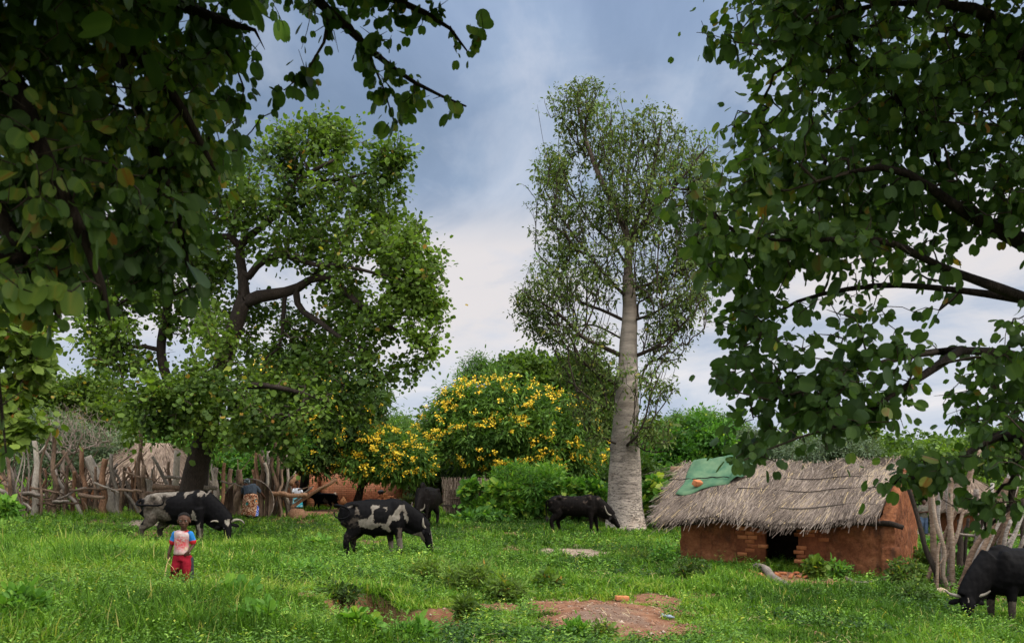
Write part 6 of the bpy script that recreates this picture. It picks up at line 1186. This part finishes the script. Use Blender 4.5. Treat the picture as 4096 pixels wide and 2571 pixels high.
# shrubs in the pasture: px, py of the foot, width px, height px, leaf size, kind, material, tint, label
SH = [
 (664, 566, 26, 26, .055, 'oval', M_LBRT, .55, 'leafy weed clump against the left end of the hut'), (690, 578, 40, 22, .05, 'oval', M_LMID, .45, 'low dark green clump spreading before the left hut wall'), (640, 560, 34, 10, .05, 'oval', M_LMID, .5, 'low weed clump in front of the pale trunk and hut'),
 (815, 578, 18, 20, .075, 'round', M_LMID, .5, 'round-leaved plant at the right side of the hut doorway'), (862, 572, 24, 26, .085, 'round', M_LMID, .45, 'heart-leaved climber against the front wall of the hut'), (838, 578, 26, 18, .06, 'oval', M_LBRT, .5, 'small bright plant between the doorway and the heart-leaved climber'),
 (905, 588, 40, 30, .06, 'oval', M_LMID, .42, 'dark leafy clump at the right corner of the hut'), (930, 575, 34, 30, .07, 'oval', M_LMID, .5, 'leafy clump between the hut and the leaning poles'), (915, 600, 46, 18, .05, 'oval', M_LDK, .6, 'low dark mound of weeds below the hut corner'), (960, 585, 40, 18, .06, 'oval', M_LBRT, .5, 'bright weeds around the feet of the leaning poles'), (945, 560, 36, 26, .07, 'round', M_LBRT, .5, 'fresh leafy growth behind the standing poles'), (985, 560, 40, 30, .08, 'oval', M_LMID, .5, 'leafy growth between the leaning poles'),
 (8, 524, 16, 26, .10, 'oval', M_LBRT, .6, 'upright broad-leaved plant at the far left edge'), (118, 557, 60, 12, .05, 'oval', M_LBRT, .6, 'low bright cushion of leaves left of the child'), (262, 566, 40, 12, .05, 'oval', M_LBRT, .62, 'bright low bush right of the child'), (298, 576, 56, 15, .055, 'oval', M_LBRT, .55, 'fuller low bush right of the child'), (318, 548, 30, 10, .05, 'oval', M_LBRT, .6, 'light green bush left of the patched bull'),
 (470, 590, 60, 26, .085, 'lance', M_LMID, .6, 'tall narrow-leaved weeds in front of the patched bull'), (430, 580, 44, 22, .08, 'lance', M_LMID, .6, 'narrow-leaved weeds under the head of the patched bull'), (505, 600, 40, 24, .08, 'lance', M_LMID, .5, 'narrow-leaved weeds above the bare red bank'), (548, 590, 30, 16, .08, 'oval', M_LMID, .5, 'small weed with a yellow leaf in mid field'),
 (340, 606, 46, 18, .05, 'oval', M_LMID, .45, 'dark bush left of the eroded pit'), (360, 640, 34, 24, .07, 'round', M_LBRT, .6, 'big round-leaved plant growing in the eroded pit'), (465, 626, 24, 26, .09, 'lance', M_LMID, .5, 'weed with drooping leaves on the edge of the red bank'), (415, 650, 40, 20, .07, 'oval', M_LBRT, .6, 'bright leafy sprig in front of the red bank'), (575, 640, 20, 20, .06, 'oval', M_LBRT, .65, 'bright sprig on the front edge of the clay patch'), (600, 640, 36, 18, .035, 'oval', M_LMID, .55, 'thin wiry bush at the front of the clay patch'),
 (22, 630, 46, 40, .08, 'oval', M_LBRT, .55, 'large-leaved plant in the lower left corner'), (262, 632, 44, 24, .08, 'oval', M_LBRT, .6, 'broad-leaved sprig in the lower left foreground'), (235, 600, 40, 14, .06, 'round', M_LBRT, .5, 'small round-leaved creeper below the child'), (72, 545, 40, 12, .06, 'oval', M_LMID, .5, 'dark leafy patch below the cattle pen'), (395, 525, 44, 8, .09, 'oval', M_LMID, .5, 'low weeds behind the patched bull'), (480, 520, 60, 9, .10, 'oval', M_LBRT, .5, 'leafy edge below the reed fence')]
for i, (px, py, w_, h, ls, kd, mt, tn, lb) in enumerate(SH):
    g_ = ground_at(px, min(py, 641)); Y = g_[1]; sc_ = F/Y; r = np.random.default_rng(600+i)
    if py > 641: g_ = on(px, Y-.25); Y = g_[1]
    c = (HY-(g_[2]-CZ)*F/Y)           # picture row of the foot
    bush('shrub', lb, 'shrub', [(px, c-h*.5, w_*.5, h*.5, Y, w_*.5/sc_*.8)], Y, int(26+w_*h*.10), 9, ls*1.15*(1 if Y < 22 else 1.5), kd, mt, 600+i, (tn, .4, .13, .03), 'wild shrubs in the pasture', nj=.6, tip=.003, spread=.05, noise=4, thr=.15, stems=4, step=.09)
# ---------------------------------------------------------------- people
M_SKIN = m_tint('dark_skin', [(.1, (.022, .011, .007)), (.5, (.055, .026, .016)), (.9, (.10, .050, .032))], .55, 20, .15, .1, .15, .005)
M_HAIRB = m_plain('black_hair', (.004, .004, .004), (.012, .010, .009), 60, .95, 1.0, .1, .01)
M_EYEW = m_plain('eye_white', (.16, .14, .12), (.22, .20, .17), 9, .3, 0)
def seg(mb, a, b, ra, rb, k=6, bulge=0, flat=1.0, side=(1, 0, 0)):
    a, b = np.asarray(a, float), np.asarray(b, float); u = np.linspace(0, 1, k); P = a+(b-a)*u[:, None]; r_ = ra+(rb-ra)*u+bulge*np.sin(np.pi*u)
    loft(mb, P, r_, r_*flat, side if abs(nrm(b-a)@np.asarray(side, float)) < .9 else (0, 1, 0), 10); sphere(mb, a, (ra, ra, ra), 10, 6); sphere(mb, b, (rb, rb, rb), 10, 6)
def hand(mb, w_, d, palm, s, side, curl=.5):
    """w_ wrist, d direction of the fingers, palm facing; s hand length"""
    d = nrm(d); palm = nrm(np.asarray(palm, float)-d*(np.asarray(palm, float)@d)); x = np.cross(d, palm)*side
    loft(mb, [w_-d*.1*s, w_+d*.15*s, w_+d*.42*s, w_+d*.52*s], np.array([.13, .19, .22, .19])*s, np.array([.11, .10, .09, .07])*s, x, 10)
    for j, (o, l) in enumerate([(-.165, .36), (-.055, .44), (.055, .47), (.165, .42)]):
        p = w_+d*.48*s+x*o*s; v = d; L_ = l*s
        for k in range(3):
            v = nrm(v+palm*curl*(.5+.25*k)); q = p+v*L_*(.42, .32, .26)[k]; seg(mb, p, q, .052*s*(1-.1*k), .048*s*(1-.12*k), 3); p = q
    p = w_+d*.12*s+x*.17*s; v = nrm(d*.7+x*.75+palm*.35); q = p+v*.26*s; seg(mb, p, q, .07*s, .058*s, 3); v = nrm(d*.9+x*.2+palm*.5); seg(mb, q, q+v*.22*s, .058*s, .045*s, 3)
def head(mb, c, hh, fwd, up=(0, 0, 1), long=1.0):
    """c centre, hh head height"""
    f = nrm(np.asarray(fwd, float)); u = nrm(np.asarray(up, float)-f*(np.asarray(up, float)@f)); x = np.cross(f, u); M = np.stack([x, f, u], 1); c = np.asarray(c, float)
    sphere(mb, c+u*.10*hh-f*.05*hh, np.array([.36, .43, .38])*hh, 16, 12, M); sphere(mb, c-u*.16*hh+f*.07*hh, np.array([.27, .30, .32])*hh*long, 14, 10, M); sphere(mb, c-u*.36*hh+f*.22*hh, np.array([.12, .12, .10])*hh, 10, 8, M)
    for s in (-1, 1):
        sphere(mb, c-u*.12*hh+f*.24*hh+x*s*.17*hh, np.array([.11, .10, .12])*hh, 10, 8, M); sphere(mb, c+x*s*.36*hh-u*.05*hh-f*.02*hh, np.array([.045, .085, .12])*hh, 8, 8, M)
        sphere(mb, c+u*.085*hh+f*.345*hh+x*s*.14*hh, np.array([.12, .05, .035])*hh, 8, 6, M); sphere(mb, c-u*.155*hh+f*.40*hh+x*s*.045*hh, np.array([.045, .05, .035])*hh, 8, 6, M)
    loft(mb, [c+u*.02*hh+f*.34*hh, c-u*.08*hh+f*.40*hh, c-u*.15*hh+f*.44*hh, c-u*.17*hh+f*.38*hh], np.array([.03, .04, .055, .03])*hh, np.array([.04, .05, .05, .03])*hh, x, 8)
    sphere(mb, c-u*.245*hh+f*.365*hh, np.array([.115, .055, .030])*hh, 10, 6, M); sphere(mb, c-u*.295*hh+f*.36*hh, np.array([.10, .055, .030])*hh, 10, 6, M)
    return M
def face_parts(t, c, hh, M):
    x, f, u = M.T; c = np.asarray(c, float)
    for s in (-1, 1):
        m1 = MB(); sphere(m1, c+u*.015*hh+f*.315*hh+x*s*.145*hh, np.array([.072, .05, .042])*hh, 10, 8, M); e = build_local(m1, 'eye', M_EYEW, t); m2 = MB(); sphere(m2, c+u*.018*hh+f*.352*hh+x*s*.142*hh, np.array([.033, .022, .034])*hh, 8, 6, M); build_local(m2, 'iris', M_EYE, e)
def hair_cap(t, c, hh, M, th=.05, low=-.02, mat=None, name='hair', vox=.008):
    mb = MB(); x, f, u = M.T; sphere(mb, c+u*.115*hh-f*.075*hh, np.array([.365+th, .435+th*.6, .375+th])*hh, 18, 14, M)
    def cut(V, N): return np.full(len(V), .5)
    o = remesh(mb, name, mat or M_HAIRB, t, vox, 1, cut, jitter=.012*hh)
    # keep the part above the hairline
    me = o.data; import bmesh; bm = bmesh.new(); bm.from_mesh(me); kill = [v for v in bm.verts if (lambda p: (p@u) < (low+.34*max(0, (p@f)+.02)/.4))((np.array(v.co)-c)/hh)]; bmesh.ops.delete(bm, geom=kill, context='VERTS'); bm.to_mesh(me); bm.free(); return o
def cloth(t, name, parts, mat, vox=.008, jit=.006, sm=3, attr=None):
    mb = MB(); parts(mb); return remesh(mb, name, mat, t, vox, sm, attr, jitter=jit)

# --- the child, facing the camera, 1.02 m tall
YC = 13.2; b = on(182, YC); t = empty('person', b, 'small child in a white and red shirt, blue sleeves and torn red trousers', 'child', None, 0); t.scale = (1.07, 1.07, 1.07)
H = 1.03; fz = np.array([.12, -1, .0])
hc = np.array([.035, -.02, .905]); hh = .222
mb = MB(); M = head(mb, hc, hh, (.22, -1, -.05)); seg(mb, (.02, .0, .74), (.03, -.005, .83), .042, .040)
loft(mb, cr([(.0, 0, .42), (.0, 0, .48), (.0, 0, .56), (.005, 0, .66), (.01, 0, .735), (.015, 0, .765)], 2), np.array([.085, .10, .103, .10, .10, .103, .106, .110, .115, .095, .05])*.86, np.array([.07, .08, .082, .078, .075, .075, .078, .08, .075, .06, .04]), (1, 0, 0), 14)
SR, SL = np.array([-.095, 0, .715]), np.array([.115, .0, .715]); ER, EL = np.array([-.145, .01, .575]), np.array([.150, .03, .58]); WR, WL = np.array([-.165, -.05, .455]), np.array([.120, -.075, .485])
seg(mb, SR, ER, .038, .028); seg(mb, ER, WR, .028, .019); seg(mb, SL, EL, .038, .028); seg(mb, EL, WL, .028, .019)
hand(mb, WR, (-.02, -.15, -1), (.6, -.5, 0), .095, -1, .75); hand(mb, WL, (-.75, -.25, -.62), (-.2, .9, -.3), .095, 1, .55)
for s, hx, kx, ax, ky in ((-1, -.05, -.085, -.115, -.03), (1, .055, .06, .045, -.02)):
    seg(mb, (hx, 0, .44), (kx, ky, .25), .065, .045); seg(mb, (kx, ky, .25), (ax, .0, .05), .045, .027, bulge=.008); loft(mb, [(ax, .03, .02), (ax+s*.005, -.02, .025), (ax+s*.01, -.07, .018), (ax+s*.01, -.10, .012)], [.026, .032, .036, .022], [.026, .026, .018, .012], (1, 0, 0), 10)
remesh(mb, 'body', M_SKIN, t, .0055, 2, lambda V, N: np.clip(.45+.0*V[:, 0]+(V[:, 2] > .8)*.12, 0, 1)); face_parts(t, hc, hh, M); hair_cap(t, hc, hh, M, .03, .12, vox=.007)
def shirt(mb):
    loft(mb, cr([(.0, 0, .445), (.0, 0, .50), (.0, 0, .58), (.005, 0, .67), (.012, 0, .735), (.018, 0, .765)], 2), np.array([.125, .128, .125, .122, .120, .122, .125, .130, .132, .10, .06])*.87, np.array([.098, .10, .098, .095, .092, .092, .094, .095, .088, .066, .048]), (1, 0, 0), 16)
def m_shirt():
    m, n = newmat('printed_shirt'); tc = n('ShaderNodeTexCoord'); o = tc.outputs['Object']; a = n.noise(n('ShaderNodeMapping', {0: o, 'Scale': (1, .2, 1.6)}).outputs[0], 26, 4, .7, .8); b = n.noise(o, 7, 4); z = n('ShaderNodeSeparateXYZ', {0: o})
    mask = n.math('MULTIPLY', n.ramp(n.math('ABSOLUTE', n.math('SUBTRACT', z.outputs[2], .60)), [(.04, 1.0), (.115, .25)]), n.ramp(n.math('ABSOLUTE', z.outputs[0]), [(.06, 1.0), (.11, .2)]))
    col = n.ramp(b, [(.35, (.27, .20, .20)), (.65, (.44, .37, .36))]); col = n.mix(n.math('MULTIPLY', n.ramp(a, [(.41, 0.0), (.50, .95)]), mask), col, (.42, .06, .07)); c2 = n.noise(o, 11, 3, .6)
    col = n.mix(n.ramp(n.math('MULTIPLY', n.ramp(c2, [(.56, 0.0), (.66, 1.0)]), .6), [(0, 0.0), (1, .7)]), col, (.42, .40, .20)); col = n.mix(n.ramp(z.outputs[2], [(.44, .6), (.50, 0.0)]), col, (.25, .17, .14)); fin(n, col, .9, n.noise(o, 40, 3).outputs[0], .3, .01, .1); return m
M_SHIRT = m_shirt(); sh = cloth(t, 'shirt', shirt, M_SHIRT, .007, .012)
M_BLUE = m_plain('blue_cloth', (.010, .10, .30), (.03, .20, .50), 18, .85, .3, .1); M_RDC = m_plain('red_trim', (.30, .010, .015), (.45, .03, .03), 18, .85, .3, .1); M_TRS = m_plain('crimson_cloth', (.11, .004, .010), (.27, .012, .025), 9, .9, .6, .08, .02)
for S_, E_ in ((SR, ER), (SL, EL)):
    u = E_-S_; mb = MB(); seg(mb, S_-u*.02, S_+u*.62, .045, .049, 6); o = remesh(mb, 'sleeve', M_BLUE, sh, .006, 2, jitter=.006)
    mb = MB(); seg(mb, S_+u*.62, S_+u*.72, .050, .049, 3, side=(0, 1, 0)); remesh(mb, 'cuff', M_RDC, o, .006, 1)
mb = MB(); th = np.linspace(0, 2*np.pi, 25); tube(mb, np.stack([.02+.062*np.cos(th), .0+.052*np.sin(th)-.004, .762-.012*np.sin(th)*-1], 1), .009, 6); build_local(mb, 'collar', M_RDC, sh)
def trous(mb):
    loft(mb, [(0, 0, .36), (0, 0, .42), (0, 0, .47)], [.106, .103, .097], [.085, .085, .080], (1, 0, 0), 16)
    for s, hx, kx, ax, ky in ((-1, -.05, -.085, -.125, -.03), (1, .055, .065, .050, -.02)):
        loft(mb, cr([(hx, 0, .42), (hx*1.1, -.01, .33), (kx, ky, .22), (kx*.6+ax*.4, ky*.6, .16), (ax, 0, .06)], 3), np.linspace(.075, .056, 13), np.linspace(.075, .058, 13), (1, 0, 0), 14)
cl = cloth(t, 'trousers', trous, M_TRS, .008, .018)
import bmesh as _bm
bm = _bm.new(); bm.from_mesh(cl.data); kl = [v for v in bm.verts if (v.co.y < .0 and v.co.x < -.03 and abs(v.co.z-(.20+(v.co.x+.09)*.55)) < .016+.010*math.sin(v.co.x*160))]; _bm.ops.delete(bm, geom=kl, context='VERTS'); bm.to_mesh(cl.data); bm.free()
cloth(cl, 'dark_panel', lambda mb: loft(mb, cr([(.115, .02, .40), (.115, .02, .30), (.115, .02, .20), (.10, .02, .10)], 3), np.linspace(.03, .045, 10), np.linspace(.05, .05, 10), (1, 0, 0), 10), m_plain('dark_cloth', (.008, .008, .012), (.03, .028, .035), 10, .9), .008, .012)
M_STICK = m_plain('yellow_stick', (.35, .22, .09), (.62, .48, .26), 12, .8)
mb = MB(); w_ = WR+np.array(b)+[0, 0, 0]; tube(mb, cr([w_+[.02, -.03, -.02], w_+[-.02, -.05, -.12], w_+[-.055, -.06, -.36]], 3), [.006]*4+[.009]*3, 6, .5); tube(mb, [w_+[-.01, -.045, -.09], w_+[.07, -.06, -.16], w_+[.13, -.06, -.27]], [.003, .003, .002], 4, .4)
tag(mb.build('stick', M_STICK, None, smooth=True, loc=w_), 'short pale stick held in the right hand of the child', 'stick')

# --- woman bending over the round door, seen from behind
YW = 29.2; b = on(250.5, YW); t = empty('person', b, 'woman in headscarf and orange patterned skirt bending at the round door', 'woman')
mb = MB(); hc = np.array([-.20, .28, 1.18]); hh = .23; M = head(mb, hc, hh, (-.55, .8, -.5), (0, .4, 1)); tp = np.array([-.10, .22, 1.03])
loft(mb, cr([(0, 0, .72), (-.01, .05, .85), (-.05, .14, .97), (-.08, .2, 1.06)], 3), np.linspace(.17, .19, 10), np.linspace(.14, .12, 10), (1, 0, 0), 14); seg(mb, tp, hc-[0, .05, .1], .07, .06)
A_ = [(-.27, .20, 1.0), (.12, .22, 1.0)]; E_ = [(-.36, .30, .80), (.24, .34, .84)]; W_ = [(-.38, .42, .62), (.30, .46, .72)]
for a, e, w_, s in zip(A_, E_, W_, (-1, 1)): seg(mb, a, e, .06, .045); seg(mb, e, w_, .045, .032); hand(mb, np.array(w_), (0, .5, -.8), (0, .6, .4), .17, s, .5)
for s in (-1, 1): seg(mb, (s*.1, 0, .72), (s*.11, -.02, .42), .11, .075); seg(mb, (s*.11, -.02, .42), (s*.12, .02, .06), .075, .045); loft(mb, [(s*.12, -.06, .03), (s*.12, .05, .03), (s*.12, .16, .02)], [.04, .045, .03], [.035, .03, .018], (1, 0, 0), 8)
remesh(mb, 'body', M_SKIN, t, .012, 2)
M_TOP = m_plain('slate_cloth', (.018, .024, .032), (.045, .058, .075), 7, .9, .6, .1, .02)
def top(mb):
    loft(mb, cr([(0, -.01, .76), (-.02, .05, .88), (-.05, .14, .98), (-.09, .2, 1.07)], 3), np.linspace(.20, .215, 10), np.array([.17, .17, .165, .16, .16, .155, .15, .14, .12, .09]), (1, 0, 0), 14)
    for a, e in zip(A_, E_): seg(mb, a, np.array(a)*.3+np.array(e)*.7, .085, .068)
cloth(t, 'top', top, M_TOP, .014, .012)
def m_skirt():
    m, n = newmat('wax_print'); tc = n('ShaderNodeTexCoord'); o = tc.outputs['Object']; v = n('ShaderNodeTexVoronoi', {'Vector': o, 'Scale': 5.5}); nz = n.noise(o, 26, 3, .7)
    col = n.ramp(nz, [(.42, (.07, .02, .012)), (.5, (.30, .10, .04)), (.58, (.48, .36, .26))]); ring = n.ramp(v.outputs['Distance'], [(.0, (.75, .28, .02)), (.10, (.65, .15, .01)), (.22, (.02, .16, .15)), (.34, (.03, .07, .08)), (.40, (.30, .09, .03))], 'CONSTANT')
    pick = n.ramp(v.outputs['Distance'], [(.34, 1.0), (.38, 0.0)]); col = n.mix(pick, col, ring); sp = n('ShaderNodeSeparateXYZ', {0: o}); col = n.mix(n.math('GREATER_THAN', n.math('ADD', sp.outputs[0], n.math('MULTIPLY', sp.outputs[2], -.12)), .19), col, n.ramp(nz, [(.42, (.02, .06, .30)), (.52, (.05, .10, .45)), (.58, (.6, .62, .65))])); fin(n, col, .9, n.noise(o, 8, 3).outputs[0], .6, .03, .08); return m
def skirt(mb): loft(mb, cr([(0, .0, .80), (0, -.01, .68), (.0, -.01, .45), (-.01, .0, .22), (-.02, .0, .10)], 3), np.array([.17, .20, .225, .235, .24, .245, .25, .255, .26, .265, .27, .27, .265]), np.array([.15, .18, .20, .205, .205, .205, .205, .21, .21, .215, .22, .22, .21]), (1, 0, 0), 20)
cloth(t, 'skirt', skirt, m_skirt(), .014, .035)
x, f, u = M.T; mb = MB(); sphere(mb, hc+u*.1*hh-f*.06*hh, np.array([.44, .50, .42])*hh, 14, 10, M); sphere(mb, hc-f*.5*hh+u*.12*hh, np.array([.2, .2, .2])*hh, 10, 8); m, n = newmat('headscarf_cloth'); tc = n('ShaderNodeTexCoord'); nz = n.noise(tc.outputs['Object'], 34, 3, .6, 1.5); fin(n, n.ramp(nz, [(.44, (.008, .014, .02)), (.54, (.03, .06, .07)), (.6, (.38, .42, .44))]), .85, nz.outputs[0], .5, .01)
remesh(mb, 'headscarf', m, t, .012, 2, jitter=.012)

# --- child in white behind the heavy rail
b = on(297.5, 34.5); t = empty('person', b, 'child in a white top and turquoise skirt half hidden behind the pen rail', 'child'); s = .95
mb = MB(); hc = np.array([.0, 0, 1.06]); hh = .20; M = head(mb, hc, hh, (.9, -.5, -.1)); seg(mb, (0, 0, .86), (0, 0, .97), .045, .042); loft(mb, cr([(0, 0, .5), (0, 0, .62), (0, 0, .75), (0, 0, .87)], 3), np.linspace(.11, .13, 10), np.linspace(.09, .085, 10), (1, 0, 0), 12)
for sd in (-1, 1): seg(mb, (sd*.13, 0, .83), (sd*.17+.03, -.08, .66), .042, .034); seg(mb, (sd*.17+.03, -.08, .66), (sd*.1+.16, -.2, .62), .034, .024); hand(mb, np.array([sd*.1+.16, -.2, .62]), (.7, -.6, 0), (0, 0, -1), .13, sd, .5); seg(mb, (sd*.07, 0, .5), (sd*.08, 0, .28), .07, .05); seg(mb, (sd*.08, 0, .28), (sd*.08, .02, .04), .05, .03); loft(mb, [(sd*.08, .03, .02), (sd*.08, -.1, .015)], [.03, .03], [.025, .015], (1, 0, 0), 8)
remesh(mb, 'body', M_SKIN, t, .012, 2); face_parts(t, hc, hh, M); hair_cap(t, hc, hh, M, .04, .06, vox=.014)
def tp_(mb):
    loft(mb, cr([(0, 0, .56), (0, 0, .66), (0, 0, .76), (0, 0, .885)], 3), np.array([.14]*8+[.12, .07]), np.array([.11]*8+[.09, .06]), (1, 0, 0), 12)
    for sd in (-1, 1): seg(mb, (sd*.13, 0, .83), (sd*.16+.01, -.04, .73), .055, .05)
cloth(t, 'top', tp_, m_plain('white_cloth', (.45, .47, .52), (.65, .66, .70), 9, .9), .014, .01)
m, n = newmat('turquoise_print'); tc = n('ShaderNodeTexCoord'); nz = n.noise(tc.outputs['Object'], 16, 3, .6); fin(n, n.ramp(nz, [(.42, (.02, .30, .38)), (.52, (.05, .45, .52)), (.58, (.5, .55, .5)), (.64, (.3, .05, .12))]), .9)
cloth(t, 'skirt', lambda mb: loft(mb, cr([(0, 0, .60), (0, 0, .4), (0, 0, .16)], 4), np.linspace(.14, .21, 9), np.linspace(.11, .17, 9), (1, 0, 0), 16), m, .014, .02)
# --- man standing beyond the hut
b = on(923.5, 43.5); t = empty('person', b, 'man in an olive shirt and blue trousers standing beyond the hut with folded hands', 'man', None, R(8))
mb = MB(); hc = np.array([.02, -.02, 1.60]); hh = .24; M = head(mb, hc, hh, (-.25, -1, .1)); seg(mb, (0, 0, 1.38), (0.01, 0, 1.50), .06, .055); loft(mb, cr([(0, 0, .88), (0, 0, 1.05), (0, 0, 1.22), (0, 0, 1.40)], 3), np.linspace(.15, .19, 10), np.linspace(.12, .11, 10), (1, 0, 0), 14)
for sd in (-1, 1):
    seg(mb, (sd*.20, 0, 1.37), (sd*.27, -.03, 1.10), .055, .045); seg(mb, (sd*.27, -.03, 1.10), (sd*.07, -.24, 1.12), .045, .032); hand(mb, np.array([sd*.07, -.24, 1.12]), (-sd*.8, -.3, .1), (0, 1, .2), .18, sd, .5)
    seg(mb, (sd*.1, 0, .88), (sd*.13, -.02, .48), .10, .07); seg(mb, (sd*.13, -.02, .48), (sd*.15, .02, .07), .07, .042); loft(mb, [(sd*.15, .06, .04), (sd*.15, -.05, .04), (sd*.16, -.17, .02)], [.04, .045, .03], [.04, .035, .02], (1, 0, 0), 8)
remesh(mb, 'body', M_SKIN, t, .014, 2); face_parts(t, hc, hh, M); hair_cap(t, hc, hh, M, .04, .10, vox=.016)
def ms(mb):
    loft(mb, cr([(0, 0, .84), (0, 0, 1.0), (0, 0, 1.2), (0, 0, 1.44)], 3), np.array([.20, .20, .195, .19, .20, .21, .22, .22, .17, .08]), np.array([.15]*7+[.14, .11, .07]), (1, 0, 0), 14)
    for sd in (-1, 1): seg(mb, (sd*.19, 0, 1.37), (sd*.255, -.02, 1.17), .078, .068)
cloth(t, 'shirt', ms, m_plain('olive_cloth', (.05, .045, .035), (.12, .11, .085), 6, .9, .5), .016, .015)
def mt(mb):
    loft(mb, [(0, 0, .80), (0, 0, .92)], [.18, .17], [.14, .13], (1, 0, 0), 14)
    for sd in (-1, 1): loft(mb, cr([(sd*.09, 0, .88), (sd*.12, -.02, .5), (sd*.15, .01, .08)], 5), np.linspace(.12, .085, 11), np.linspace(.12, .09, 11), (1, 0, 0), 12)
cloth(t, 'trousers', mt, m_plain('faded_denim', (.03, .05, .09), (.08, .12, .19), 8, .9, .5), .016, .015)
